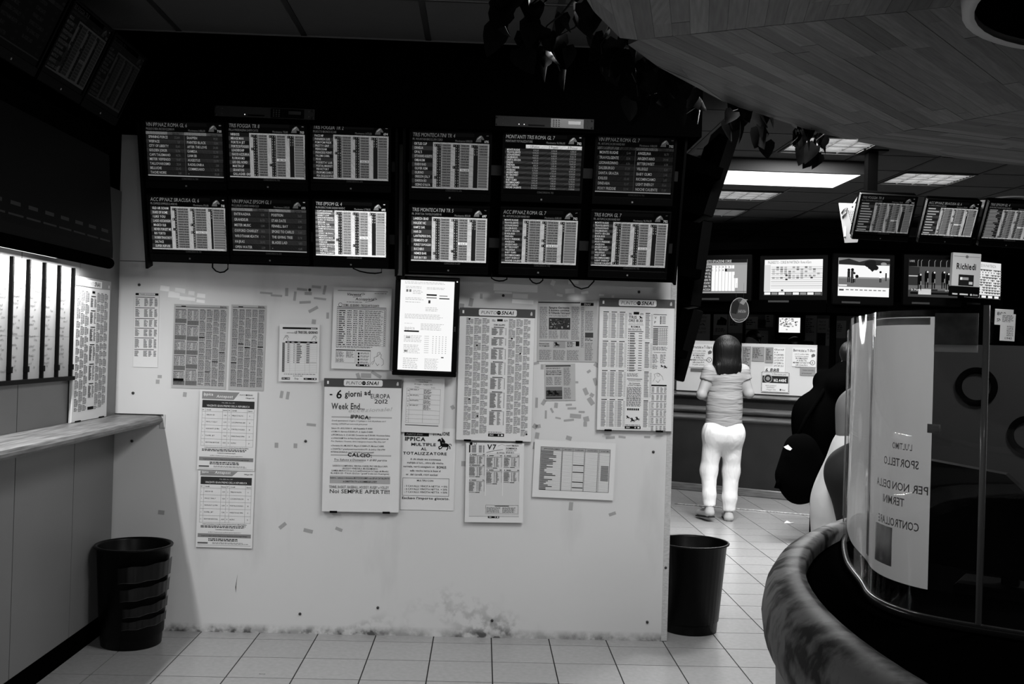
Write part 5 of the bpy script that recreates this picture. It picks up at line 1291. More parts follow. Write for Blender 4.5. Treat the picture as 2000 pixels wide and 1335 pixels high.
# white screens on the counter
o, P, W_, H_, fin = fsheet('counter_screen', (1322, 671, 1393.5, 768), .1, 'white counter screen partly hidden by the edge-on monitors', t=.02, m=mat('screen_white', .6, rough=.5), cat='counter screen', group='white counter screens'); o.location.z = 1.112
o, P, W_, H_, fin = fsheet('counter_screen', (1447, 675, 1594, 772), .1, 'white counter screen with several notices beside the waiting person', t=.02, m=mat('screen_white', .6), cat='counter screen', group='white counter screens'); o.location.z = 1.112
hw2 = ink(35)
def berr(q, lab):
    o, P, W_, H_, fin = fsheet('shirt_notice', q, .075, lab, group='handwritten shirt offer notices')
    P.text(2, 8, 'Berrettini e T-Shirt', 5, hw2, fit=W_ - 4, bold=1.5, jit=.08)
    for i, (s_, fw, b) in enumerate((('con il codice della', .6, 0), ('scommessa minima', .56, 0), ('IN OMAGGIO', .5, 2), ('A SCELTA', .42, 2), ('MINIMO 8 PARTITE', .72, 1.5), ('sulla stessa IN A', .5, 1.5), ('in palio premi', .5, 0))): P.text(W_ * .4, 14 + i * 4.3, s_, 2.8, hw2, fit=W_ * fw, al='c', bold=b, jit=.06)
    P.poly([(W_ - 9, 19), (W_ - 3, 17), (W_ - 2, 13), (W_ - 6, 11), (W_ - 10, 14)], ink(80)); P.ring(W_ - 7, 29, 5, 1, K1, n=10); P.text(W_ - 7, 31, '5', 4, K1, al='c', bold=1); fin(P)
berr((1346, 672, 1392, 717), 'handwritten shirt offer notice on the screen half hidden by the monitors'); berr((1547, 679, 1594, 716), 'handwritten shirt offer notice on the screen beside the dark coat')
for q, lab, kind in (((1448, 676, 1466, 720), 'narrow list notice at the edge of the counter screen', 0), ((1468, 677, 1492.5, 705), 'small printed notice between two lists on the counter screen', 0), ((1494, 678, 1510, 708), 'narrow printed slip beside the handwritten jackpot text', 0), ((1562, 717, 1592, 733), 'short two-line strip under the shirt notice', 2), ((1349, 719, 1372, 725), 'dark thin strip under the shirt notice by the monitors', 3)):
    o, P, W_, H_, fin = fsheet('small_notice', q, .073, lab, m=PAPERT if kind != 3 else mat('dark_strip', .12))
    if kind == 2: P.text(6, 7, 'Italiani abitudini', 2.6, K1, fit=22); P.text(4, 13, 'attenzione!', 2.6, K1, fit=20)
    elif kind == 0: P.lines(2, 3, W_ - 4, H_ - 8, int(H_ / 3), K1, rag=.5)
    fin(P)
o, P, W_, H_, fin = fsheet('jackpot_notice', (1509, 678, 1533, 726), .074, 'handwritten notice of jackpot words and number', group=None)
for i, s_ in enumerate(('Giocall', 'e a', 'TORNEI', 'DI CARTE', 'LA FORTUNA', "SI E' FERMATA", 'ANCHE QUI')): P.text(2, 6 + i * 5.3, s_, 3, hw2, fit=19 if len(s_) > 4 else 8, bold=.8, jit=.1, it=.1)
fin(P)
o, P, W_, H_, fin = fsheet('number_slip', (1493, 716, 1529, 727.5), .072, 'paper slip with a large handwritten number'); P.text(2, 10, '6.888', 7, hw2, fit=27, bold=2, jit=.06, it=.1); fin(P)
o, P, W_, H_, fin = fsheet('prize_card', (1486.5, 726, 1541, 766), .07, 'stamp-edged prize card reading 162.448 euros')
P.rect(2, 2, W_ - 4, 6, ink(165)); P.rect(2, 8, W_ - 4, 14, ink(30)); P.frame(0, 0, W_, H_, 1.6, ink(40), 3)
for i in range(20): P.rect(.2 + i * W_ / 20, 0, 1.2, 1.6, WHITE_I, 4); P.rect(.2 + i * W_ / 20, H_ - 1.6, 1.2, 1.6, WHITE_I, 4)
for i in range(14): P.rect(0, .4 + i * H_ / 14, 1.6, 1.2, WHITE_I, 4); P.rect(W_ - 1.6, .4 + i * H_ / 14, 1.6, 1.2, WHITE_I, 4)
P.disc(13, 13.5, 8.5, ink(120), 4, 18); P.disc(13, 13.5, 7, ink(30), 5, 16); P.disc(13, 13.5, 4.4, ink(110), 6, 6); P.text(W_ - 5, 19, '162.448€', 5.4, WHITE_I, fit=25, bold=2, al='r', L=5)
P.text(8, 28.5, 'VINTO JACKPOT', 2.4, K1, fit=22); P.text(11, 32, 'NAZIONALE', 2.4, K1, fit=15); P.text(10, 36, '1 Maggio 2012', 2, K1, fit=19); P.disc(38, 34.5, 2, K1, 3, 5); P.text(41, 36, 'Snai', 2.6, K1, bold=1); P.text(20, 6, '+ Fortuna più', 2.8, K1, it=.3, fit=28, L=3); fin(P)
# back wall of the far booth with papers
bw = MB().box(-1.0, 1.9, 0, .05, 0, 2.3).build('wall_booth', mat('booth_back', .2, rough=.7), None, loc=F0 - N1 * 2.3, rot=(0, 0, FA)); struct(bw, 'dim grey back wall of the service booth')
PD = mat('dim_paper', .6, rough=.8, noise=.1, scale=6)
for i, (q, lab, pic) in enumerate([((1359, 606, 1386, 668), 'handwritten white sheet on the booth back wall beside the edge-on monitor', 1), ((1393, 612, 1420, 654), 'photo notice on the booth back wall', 2), ((1422, 612, 1450, 650), 'plain notice beside the photo notice', 0), ((1455, 618, 1480, 642), 'small notice above the clerk with dark hair', 0), ((1475, 624, 1496, 640), 'dark square notice on the booth back wall', 3), ((1494, 611, 1510, 638), 'light notice left of the small television', 0), ((1456, 645, 1500, 672), 'wide pale sheet behind the clerk', 0), ((1512, 658, 1550, 674), 'pale sheet under the small television', 0), ((1570, 616, 1594, 674), 'tall plain sheet beside the small television', 0), ((1596, 622, 1618, 650), 'printed notice over a dark one', 1), ((1596, 650, 1613, 674), 'dark lower notice on the booth back wall', 3), ((1612, 640, 1630, 675), 'crumpled pale slip on the booth back wall', 1), ((1632, 626, 1652, 660), 'pale sheet close to the clear screen edge', 0)]):
    o, P, W_, H_, fin = fsheet('back_notice', q, 2.292, lab.replace('left of', 'next to'), m=PD if pic != 3 else mat('dark_notice', .02))
    if pic == 1: [P.text(3, 8 + j * 7, s_, 4, ink(60), fit=W_ * .6, jit=.1, it=.2) for j, s_ in enumerate(('FINO A', 'PUOI', 'GIOCARE', 'A', 'DEL POKER', 'SUBITO')[:max(1, int(H_ / 9))])]
    elif pic == 2: P.poly([(6, 22), (8, 12), (12, 11), (14, 6), (20, 8), (26, 12), (25, 22)], ink(15)); P.lines(4, 28, W_ - 8, 8, 3, ink(70))
    elif pic == 0: P.lines(3, 6, W_ - 8, H_ * .5, max(2, int(H_ / 7)), ink(60), rag=.5)
    fin(P)
# frame posts of the booth back wall
for px in (1389.5, 1452.5):
    p = fpt(px, 640, 2.24); MB().box(-.014, .014, 0, .03, 1.0, 2.1).build('booth_post', BLACKM, None, loc=(p.x, p.y, 0), rot=(0, 0, FA), label='slim black upright on the booth back wall beside ' + ('the photo notice' if px < 1400 else 'the small notice above the clerk'), cat='post', group='slim uprights of the far booth')

# black television shelf around the far booth
sf = thing('television_shelf', 'black fascia and shelf carrying the row of televisions', 'shelf', (0, 0, 0))
def slab(loc, rot, x0, x1, z0, z1, y0=-.02, y1=.75, nm='shelf_board'):
    MB().box(x0, x1, y0, y1, z0, z1).build(nm, BLACKM, sf, loc=loc, rot=(0, 0, rot))
L1 = F0; L2 = c2_; L3 = c2_ + Vector((1.7, 0, 0)); r3 = math.radians(28)
for z0, z1, y0, y1 in ((2.0, 2.13, -.02, .75), (2.68, 2.76, .0, .75), (2.0, 2.76, .62, .75)):
    slab(L1, FA, -1.6, 1.62, z0, z1, y0, y1); slab(L2, 0, 0, 1.7, z0, z1, y0, y1); slab(L3, r3, 0, 2.0, z0, z1, y0, y1)
for loc, rot, x in ((L1, FA, -1.5), (L1, FA, 1.55), (L3, r3, .0), (L3, r3, 1.9)): slab(loc, rot, x, x + .06, 1.112, 2.0, .5, .56, 'support_post')

def television(px0, py0, px1, py1, Y, rot, label, paint, case=True, group='televisions on the black shelf'):
    a = at((px0 + px1) / 2, py1, Y); b = at((px0 + px1) / 2, py0, Y)
    wv = (at(px1, py0, Y) - at(px0, py0, Y)).length / math.cos(rot); h_ = b.z - a.z
    t = thing('tube_television', label, 'television', a, (0, 0, rot), group)
    bz = .05
    MB().box(-wv / 2 - bz, wv / 2 + bz, .03, .08, -.09, h_ + bz, bev=.01).build('front_frame', BLACK, t)
    m = MB(); n = 8
    m.add([(-wv / 2 - bz, .08, -.08), (wv / 2 + bz, .08, -.08), (wv / 2 + bz, .08, h_ + bz), (-wv / 2 - bz, .08, h_ + bz), (-wv / 3, .42, 0), (wv / 3, .42, 0), (wv / 3, .42, h_ * .8), (-wv / 3, .42, h_ * .8)], [[0, 1, 2, 3], [7, 6, 5, 4], [1, 0, 4, 5], [2, 1, 5, 6], [3, 2, 6, 7], [0, 3, 7, 4]])
    m.build('back_cover', BLACKM, t)
    # bulging glass
    v = []; f = []; nx, nz = 10, 8
    def bulge(u, w2): return -.002 * (1 - (2 * u - 1) ** 2) * (1 - (2 * w2 - 1) ** 2)
    for j in range(nz + 1):
        for i in range(nx + 1): v.append((wv * (i / nx - .5), .028 + bulge(i / nx, j / nz), h_ * j / nz))
    for j in range(nz):
        for i in range(nx): q = j * (nx + 1) + i; f.append([q, q + 1, q + nx + 2, q + nx + 1])
    s = MB().add(v, f, 0, True).build('screen', paint[0], t)
    k = wv / 100; P = Print(k); Hh = h_ / k; paint[1](P, 100, Hh)
    o = P.build('picture', s, wv, h_, 0)
    for vv in o.data.vertices:
        u, w2 = vv.co.x / wv + .5, vv.co.z / h_; vv.co.y += .0235 + bulge(min(1, max(0, u)), min(1, max(0, w2)))
    if case:
        m = MB().box(-wv * .42, -wv * .06, .024, .031, -.075, -.055); m.build('button_strip', mat('tv_strip', .03), t)
    return t
def pic_odds(P, W_, H_):
    P.rect(0, 0, W_, 7, em(30)); P.text(3, 6, 'PALINSESTO SITUAZIONE CORSE', 5, em(230), wx=.6); P.rect(0, 8, W_, 3, em(150))
    for i, s_ in enumerate(('CHAMP DE MAR', 'LONGCHAMP GL', 'EPSOM GL', 'ROMA GL', 'BOLOGNA TR', 'MONTECATINI T', 'FOGGIA TR', 'SIRACUSA')):
        y = 12 + i * (H_ - 16) / 8; P.rect(3, y, 24, 6.5, em(60)); P.text(4, y + 5.2, s_, 4, em(230), fit=22)
        w2 = (46, 30, 47, 46, 54, 54, 54, 48)[i]; P.rect(28, y, w2, 6.5, em(255), 1.5)
        for j in range(int(w2 / 7)): P.rect(28 + 6.8 * (j + 1), y, .7, 6.5, em(150), 2); 
        if i < 2: [P.text(29 + 6.8 * j, y + 5.2, str(j + 1), 4, em(40)) for j in range(int(w2 / 7))]
    P.rect(55, 12 + (H_ - 16) / 8, 4, 6, em(20), 3); P.rect(0, H_ - 4, W_, 2, em(120))
def pic_table(P, W_, H_):
    P.text(6, 7, 'PALINSESTO - CORSE IN PARTENZA  Roma 6 Euro', 4.5, em(90), fit=75); P.rect(0, 9, 11, H_ - 16, em(220))
    for i in range(11):
        y = 12 + i * (H_ - 22) / 11; P.rect(12, y, W_ - 12, (H_ - 22) / 20, em(205 if i % 2 else 225))
        for j in range(12):
            if i < 6 and rnd.random() < .6: P.rect(14 + j * 7, y, 4.5, 3, em(rnd.choice((120, 160, 190))), 2)
    for q in ((37, 26), (37, 33), (30, 52), (80, 30)): P.rect(*q, 4, 3, em(60), 3)
    P.rect(0, H_ - 6, W_, 6, em(40))
    for i in range(8): P.rect(1 + i * 12.4, H_ - 5, 10.5, 4, em((255, 150, 255, 120)[i % 4]), 2)
def pic_lawn(P, W_, H_):
    P.rect(0, 0, W_, H_ * .18, em(130)); P.poly([(0, H_ * .17), (0, H_ * .08), (20, H_ * .02), (40, H_ * .1), (60, H_ * .03), (100, H_ * .05), (100, H_ * .14), (60, H_ * .2)][::-1], em(45), 2)
    for a, b, r in ((58, 11, 8), (65, 15, 9), (66, 8, 7), (72, 18, 6)): P.disc(a, b, r, em(28), 3, 10, ry=r * .8)
    P.poly([(66, 26), (60, 20), (72, 20)], em(28), 3); P.rect(0, H_ * .5, W_, H_ * .26, em(115), 2); P.poly([(0, H_ * .54), (0, H_ * .5), (100, H_ * .49), (100, H_ * .53)], em(150), 2.5)
    def figure(x, y, h, c): P.disc(x, y - h, h * .12, em(20), 4, 8); P.rect(x - h * .11, y - h * .9, h * .22, h * .5, em(c), 4); P.rect(x - h * .1, y - h * .42, h * .08, h * .42, em(25), 4); P.rect(x + h * .02, y - h * .42, h * .08, h * .42, em(25), 4)
    figure(20, H_ * .64, 24, 30); figure(27, H_ * .66, 26, 60); figure(31, H_ * .64, 18, 250); figure(82, H_ * .62, 20, 250); figure(93, H_ * .58, 14, 35); P.disc(36, H_ * .48, 3.4, em(25), 4, 8)
    P.rect(0, H_ * .76, W_, 1, em(250), 3); P.rect(2, H_ * .82, 9, 3, em(60), 3)
    for i in range(9): P.rect(15 + i * 9, H_ * .82, 6, 2, em(130), 3)
    P.rect(1, H_ * .70, 16, 3, em(235), 3); P.disc(88, 10, 6, em(150), 3, 10, ry=3)
def pic_race(P, W_, H_):
    P.rect(0, 0, W_, H_ * .2, em(18)); P.rect(0, H_ * .2, W_, H_ * .52, em(78)); P.rect(0, H_ * .68, W_, H_ * .14, em(105), 1.5); P.poly([(0, H_ * .7), (0, H_ * .2), (22, H_ * .22), (20, H_ * .7)][::-1], em(48), 1.5)
    for x in (18, 25, 40, 52, 64, 76, 88): P.stroke([(x, H_ * .2), (x, 5), (x + 2, 2)], .9, em(150), 2)
    P.rect(0, H_ * .44, 22, 2.2, em(190), 3); P.text(1, 7, 'UNIRE', 4, em(170), wx=.7)
    for x, y in ((22, 33), (36, 27), (50, 28), (70, 27), (79, 30)):
        P.disc(x, y, 3.4, em(14), 4, 8); P.rect(x - 4, y + 1, 8, 18, em(12), 4); P.rect(x - 3.4, y + 18, 2.2, 14, em(14), 4); P.rect(x + 1.4, y + 18, 2.2, 13, em(14), 4); P.disc(x + 2, y - 1, 2, em(210), 5, 6); P.rect(x + 2, y + 12, 1.4, 8, em(160), 5)
    P.rect(4, H_ - 16, 55, 4, em(40), 3); P.text(5, H_ - 12.4, 'Gr. Premio', 3.6, em(240), bold=1, wx=.8, L=4); P.text(95, H_ - 12.4, '18/05/2012', 3.4, em(190), al='r', L=4); P.rect(4, H_ - 9.5, 92, 4, em(15), 3); P.rect(20, H_ - 16, 26, 11, em(200), 2.5); P.text(22, H_ - 6, 'Partenza', 3.6, em(220), L=4); P.rect(0, H_ - 4, W_, 4, em(60), 2)
def pic_list(P, W_, H_):
    P.text(30, 9, 'CORSE IN PARTENZA', 5, em(120), fit=55)
    for i in range(10):
        y = 13 + i * (H_ - 20) / 10; P.rect(25, y, 75, (H_ - 20) / 22, em(150 if i % 3 else 110))
        for j in range(7): P.rect(42 + j * 8, y, 3, 3, em(rnd.choice((90, 250, 60))), 2)
    P.rect(0, H_ - 6, W_, 6, em(30)); [P.rect(10 + i * 18, H_ - 5, 12, 4, em(250), 2) for i in range(5)]
def tvpos(px, py):                          # depth where the shelf front stands for a photo column
    d = _ray(px, py); tt = (F0 - CAM).dot(N1) / d.dot(N1); return (CAM + d * tt).y
television(1367.6, 506, 1450, 571.7, 11.05, FA, 'television showing a race schedule list in white bars', (em(165), pic_odds))
television(1498.5, 506, 1594.7, 576, 10.78, FA, 'television showing a bright betting table', (em(248), pic_table))
television(1638, 503.7, 1738, 578.5, 10.5, 0, 'television showing people standing on a sunny lawn', (em(252), pic_lawn))
television(1775.6, 505.4, 1872, 580, 10.5, 0, 'television showing horses racing out of a dark gate', (em(60), pic_race))
television(1876, 511, 1971, 582, 10.72, r3, 'television showing a bright list behind the leaflet box', (em(225), pic_list))
def pic_static(P, W_, H_):
    P.rect(0, 0, W_, H_, em(250), 1)
    for i in range(46): P.rect(rnd.uniform(2, 80), rnd.uniform(2, H_ * (.55 if i < 34 else .9)), rnd.uniform(3, 12), rnd.uniform(2, 7), em(rnd.choice((10, 25, 90, 160))), 2 + i * .02)
television(1523, 620, 1558, 649, 12.3, FA, 'small black television with a blurred bright picture in the booth', (em(252), pic_static), group=None)
p = at(1546, 665, 12.46)
t = thing('equipment_cabinet', 'black cabinet under the small booth television', 'cabinet', (p.x, p.y, 0), (0, 0, FA)); MB().box(-.22, .22, -.1, .2, 0, p.z, bev=.005).build('body', BLACK, t); MB().box(-.2, .2, -.11, -.1, .1, p.z - .05).build('door', BLACKG, t)
# leaflet box "Richiedi"
a = at(1857, 577.5, 10.4); w_ = (at(1912, 577, 10.4) - at(1857, 577, 10.4)).length; h_ = at(1857, 493, 10.4).z - a.z
t = thing('leaflet_box', 'pale leaflet box reading Richiedi in front of the televisions', 'leaflet box', (a.x + w_ / 2, 10.4, a.z), (0, .03, 0))
MB().box(-w_ / 2, w_ / 2, 0, .05, .10, h_, bev=.003).build('front', mat('leaflet_grey', .42, rough=.5), t); MB().box(-w_ / 2, w_ / 2, -.005, .055, 0, .10).build('tray', BLACK, t); MB().box(-.03, .03, .05, .12, .02, .3).build('bracket', DARKM, t)
k = w_ / 54; P = Print(k); P.text(27, 31, 'Richiedi', 11, ink(10), bold=2.2, fit=38, al='c'); P.rect(13, 41, 29, 21, ink(15)); P.rect(16, 46, 16, 5, ink(110), 2); P.rect(16, 46, 4, 5, WHITE_I, 3); P.rect(33, 54, 7, 5, ink(150), 2); P.rect(2, 6.5, 50, .7, K2); P.disc(27, 7, 3, K2, 2, 8); P.build('print', t, w_, h_, -.0005)
P = Print(k); P.rect(2, 77, 10, 2.6, ink(150)); P.rect(16, 77, 16, 2.6, ink(160)); P.disc(38, 78.5, 2, ink(150), 1, 8); P.text(41, 80, 'SNAI', 3, ink(150), bold=1, it=.2); P.build('tray_print', t, w_, h_, -.0056)
# egg-shaped hanging sign
t = thing('hanging_sign', 'egg-shaped dark cardboard sign with pale outline hanging below the shelf', 'sign', at(1443.5, 629, 10.88), (0, 0, FA))
kk = 10.88 / FPX
eg = [(19.5 * math.cos(a) * (1 if math.sin(a) < 0 else .95), 24 + 24 * math.sin(a)) for a in [2 * math.pi * i / 28 for i in range(28)]]
MB().ext([(x * kk, z * kk) for x, z in eg], 0, .004).build('card', mat('sign_grey', .03, rough=.6), t)
P = Print(kk); 
for i in range(28): P.stroke([(eg[i][0] + 22, 50 - eg[i][1]), (eg[(i + 1) % 28][0] + 22, 50 - eg[(i + 1) % 28][1])], .8, ink(140))
P.poly([(6, 10), (18, 6), (22, 14), (16, 34), (6, 32)], ink(20)); P.poly([(22, 12), (28, 4), (38, 5), (34, 10), (30, 16)], ink(95)); P.lines(20, 26, 16, 6, 3, ink(110)); P.stroke([(6, 42), (22, 46), (38, 42)], .7, ink(110)); P.build('print', t, 44 * kk, 50 * kk, -.0004)
MB().tube([(-.04, .002, 48 * kk), (-.04, .002, 48 * kk + .16)], .001, 4).build('string', ink(60), t); MB().tube([(.04, .002, 48 * kk), (.04, .002, 48 * kk + .16)], .001, 4).build('string', ink(60), t)

# ---- three flat monitors hung from the ceiling post
YM = 7.1; tilt = math.radians(26)
for n_, (q, key, lb, g) in enumerate([(((1679.7, 382), (1797.7, 387), (1775.6, 473), (1662.7, 468)), 'A12', 'hanging monitor with odds table next to the white perforated plate', .6), (((1806, 387), (1918.4, 392.5), (1899.7, 480), (1791, 474)), 'A21', 'middle hanging monitor with odds table on the ceiling post row', .82), (((1925, 393), (2042, 399), (2020, 487), (1910, 481)), 'A23', 'hanging monitor with odds table at the end of the row', .72)]):
    p = at((q[2][0] + q[3][0]) / 2, (q[2][1] + q[3][1]) / 2, YM)
    w_ = (at(*q[1], YM) - at(*q[0], YM)).length - .055
    o = monitor(key, (p.x, YM, p.z + .045), (tilt, .02, 0), w_, w_ * .745, lb, 'hanging flat monitors', full=False, gain=g)
    Mi = (Matrix.Translation(o.location) @ o.rotation_euler.to_matrix().to_4x4()).inverted()
    MB().tube([(0, .05, w_ * .45), Mi @ Vector((p.x, YM + .15, ZC - .57))], .02, 10).build('mount_arm', DARKM, o)
pb = at(1703, 384, YM + .14); pe = at(2060, 440, YM + .2)
t = thing('ceiling_post', 'black ceiling post with cross beam holding the hanging monitors', 'post', (pb.x, YM + .17, ZC))
MB().box(-.036, .036, -.036, .036, -.62, 0).build('post', BLACKM, t); MB().box(-.03, 1.35, -.03, .03, -.60, -.54).build('cross_beam', BLACK, t); MB().box(-.09, .09, -.09, .09, -.012, 0).build('ceiling_plate', BLACK, t)
a, b, c, d = [at(x, y, YM + .2) for x, y in ((1638, 396), (1690, 397.5), (1675, 473), (1650, 474))]
t = thing('perforated_plate', 'white perforated metal plate with cable behind the hanging monitor', 'metal plate', (a + b + c + d) / 4)
cc = (a + b + c + d) / 4
MB().add([p - cc for p in (d, c, b, a)] + [p - cc + Vector((0, .004, 0)) for p in (d, c, b, a)], [[0, 1, 2, 3], [7, 6, 5, 4], [0, 4, 5, 1], [1, 5, 6, 2], [2, 6, 7, 3], [3, 7, 4, 0]]).build('plate', mat('white_metal', .18, rough=.4), t)
hm = MB()
for i in range(9):
    for j in range(13):
        x = -.045 + i * .0125 + j * .0035; z = .095 - j * .0125 - .01; hm.disc((x + .02, -.0012, z), .0035, 'y', 6)
hm.build('perforation', BLACKM, t, kind='stuff'); MB().tube([(-.075, -.004, .07), (-.06, -.01, .1), (-.035, -.008, .105), (-.045, -.01, .07), (-.07, -.006, .04)], .005, 6).build('cable', DARKM, t); MB().box(-.055, -.04, -.006, 0, -.1, -.03).build('catch', mat('catch_grey', .3), t); MB().tube([(0, .004, .11), (0.06, .03, .2)], .008, 6).build('mount_arm', DARKM, t)
# notes at the far end
for q, Yd, lb in (((1942, 603, 1978, 634), 10.61, 'printed note hung behind a handwritten slip by the clear screen'), ((1952, 612, 1981, 665), 10.59, 'long handwritten slip hung in front of a printed note')):
    a = at(q[0], q[3], Yd); w_ = (at(q[2], q[3], Yd) - a).length; h_ = at(q[0], q[1], Yd).z - a.z; k = w_ / (q[2] - q[0])
    o = MB().box(-w_ / 2, w_ / 2, -.002, 0, 0, h_).build('hung_note', PAPER, None, loc=(a.x + w_ / 2, Yd, a.z), rot=(0, .03, 0), label=lb, cat='notice', group='hung notes by the clear screen')
    P = Print(k)
    if Yd > 10.6: P.text(4, 12, '800', 6, K1, bold=1, fit=18); P.text(4, 24, 'SNAI', 6, K1, bold=1, fit=18)
    else:
        P.lines(3, 3, 22, 14, 6, K2, rag=.3)
        for i, s_ in enumerate(('IN SALA', 'CARTE', 'PER GIOCO', 'SOLO', 'ADULTI')): P.text(26, 26 + i * 4.2, s_, 3, hw2, bold=1.5, al='r', fit=13, jit=.08)
        P.text(24, 49, '1.945', 4, hw2, bold=1.2, al='r', fit=14)
    P.build('print', o, w_, h_, -.002)


# small litter on the floor
p = atz(1541, 1021, 0); MB().add([(-.05, -.02, .002), (.0, -.03, .004), (.045, -.01, .012), (.02, .02, .003), (-.01, .035, .018), (-.04, .01, .003)], [[0, 1, 2, 3, 4, 5]]).build('paper_scrap', PAPER, None, loc=p, label='crumpled white paper scrap on the floor near the counter', cat='paper scrap')
p = atz(512, 1316, 0); MB().tube([(-.014, 0, .003), (0, .001, .003), (.014, -.001, .003)], .0016, 6).build('cigarette_end', mat('stub', .4), None, loc=p, label='tiny pale stub lying on the floor tiles', cat='litter')
a, b = atz(1318, 984, 0), atz(1590, 1007, 0)
MB().tube([a.lerp(b, i / 24) + Vector((0, .006 * math.sin(i * 1.9), .006)) for i in range(25)], .007, 6).build('floor_rope', mat('rope', .4, noise=.5, scale=60), None, label='thin pale rope lying across the floor before the counter', cat='rope')

# ================================================================== PEOPLE
def smin(a, b, k):
    h = np.maximum(k - np.abs(a - b), 0) / k
    return np.minimum(a, b) - h * h * k * .25
def sdf_mesh(prims, h=.012, relax=2):
    """prims: (a, b, ra, rb, flat, k) tapered capsules; flat = (sx, sy, sz) stretch about the segment"""
    clips = [q[6] if len(q) > 6 else None for q in prims]
    P = [(np.array(q[0], float), np.array(q[1], float), q[2], q[3], np.array(q[4] or (1, 1, 1), float), q[5]) for q in prims]
    lo = np.min([np.minimum(a, b) - max(ra, rb) * fl.max() for a, b, ra, rb, fl, k in P], 0) - 3 * h
    hi = np.max([np.maximum(a, b) + max(ra, rb) * fl.max() for a, b, ra, rb, fl, k in P], 0) + 3 * h
    n = np.ceil((hi - lo) / h).astype(int) + 1
    F = np.full(n, 1.0)
    ax = [lo[i] + h * np.arange(n[i]) for i in range(3)]
    for (a, b, ra, rb, fl, k), cp in zip(P, clips):
        m = max(ra, rb) * fl.max() + k + 2 * h
        s = []
        for i in range(3):
            i0 = max(0, int((min(a[i], b[i]) - m - lo[i]) / h)); i1 = min(n[i], int((max(a[i], b[i]) + m - lo[i]) / h) + 2); s.append(slice(i0, i1))
        X, Y, Z = np.meshgrid(ax[0][s[0]], ax[1][s[1]], ax[2][s[2]], indexing='ij')
        Q = np.stack([X, Y, Z], -1)
        c = (a + b) / 2
        q = (Q - c) / fl; aa = (a - c) / fl; bb = (b - c) / fl
        d = bb - aa; L2 = d @ d
        t = np.clip(((q - aa) @ d) / L2, 0, 1) if L2 > 1e-12 else np.zeros(q.shape[:3])
        dist = (np.linalg.norm(q - aa - t[..., None] * d, axis=-1) - (ra + (rb - ra) * t)) * fl.min()
        if cp is not None: dist = np.maximum(dist, (Q - np.array(cp[0])) @ (np.array(cp[1]) / np.linalg.norm(cp[1])))
        F[s[0], s[1], s[2]] = smin(F[s[0], s[1], s[2]], dist, k)
    # surface nets
    S_ = F < 0
    c8 = [S_[i:n[0] - 1 + i, j:n[1] - 1 + j, l:n[2] - 1 + l] for i in (0, 1) for j in (0, 1) for l in (0, 1)]
    sm = sum(x.astype(np.int8) for x in c8); act = (sm > 0) & (sm < 8)
    idx = -np.ones(act.shape, int); cells = np.argwhere(act); idx[act] = np.arange(len(cells))
    acc = np.zeros((len(cells), 3)); cntr = np.zeros(len(cells))
    offs = [(i, j, l) for i in (0, 1) for j in (0, 1) for l in (0, 1)]
    for e0 in range(8):
        for axd in range(3):
            o0 = offs[e0]
            if o0[axd] == 1: continue
            o1 = list(o0); o1[axd] = 1
            f0 = F[cells[:, 0] + o0[0], cells[:, 1] + o0[1], cells[:, 2] + o0[2]]; f1 = F[cells[:, 0] + o1[0], cells[:, 1] + o1[1], cells[:, 2] + o1[2]]
            cr = (f0 < 0) != (f1 < 0); t = np.where(cr, f0 / np.where(f0 == f1, 1, f0 - f1), 0)
            p = np.tile(np.array(o0, float), (len(cells), 1)); p[:, axd] += t
            acc[cr] += p[cr]; cntr[cr] += 1
    V = lo + h * (cells + acc / cntr[:, None])
    faces = []
    for axd in range(3):
        o = [x for x in range(3) if x != axd]
        sl0 = [slice(None)] * 3; sl1 = [slice(None)] * 3; sl0[axd] = slice(0, n[axd] - 1); sl1[axd] = slice(1, n[axd])
        A, Bq = S_[tuple(sl0)], S_[tuple(sl1)]
        ed = np.argwhere(A != Bq)
        ed = ed[(ed[:, o[0]] > 0) & (ed[:, o[1]] > 0) & (ed[:, o[0]] < n[o[0]] - 1) & (ed[:, o[1]] < n[o[1]] - 1)]
        ins = A[ed[:, 0], ed[:, 1], ed[:, 2]]
        q = []
        for du, dv in ((-1, -1), (0, -1), (0, 0), (-1, 0)):
            e = ed.copy(); e[:, o[0]] += du; e[:, o[1]] += dv; q.append(idx[e[:, 0], e[:, 1], e[:, 2]])
        q = np.stack(q, 1)
        flip = ins if axd != 1 else ~ins
        q[~flip] = q[~flip][:, ::-1]
        faces.append(q)
    Fc = np.concatenate(faces); Fc = Fc[(Fc >= 0).all(1)]
    for _ in range(relax):
        ac = np.zeros_like(V); ct = np.zeros(len(V))
        for i in range(4):
            np.add.at(ac, Fc[:, i], V[Fc[:, (i + 1) % 4]]); np.add.at(ct, Fc[:, i], 1)
            np.add.at(ac, Fc[:, (i + 1) % 4], V[Fc[:, i]]); np.add.at(ct, Fc[:, (i + 1) % 4], 1)
        V = V * .5 + ac / np.maximum(ct, 1)[:, None] * .5
    return V, Fc
def sdf_obj(name, prims, m, parent=None, h=.012, relax=2, **kw):
    V, Fc = sdf_mesh(prims, h, relax)
    mb = MB(); mb.v = [tuple(v) for v in V]; mb.f = Fc.tolist(); mb.m = [0] * len(Fc); mb.sm = [True] * len(Fc)
    return mb.build(name, m, parent, **kw)
def V3(*a): return np.array(a, float)
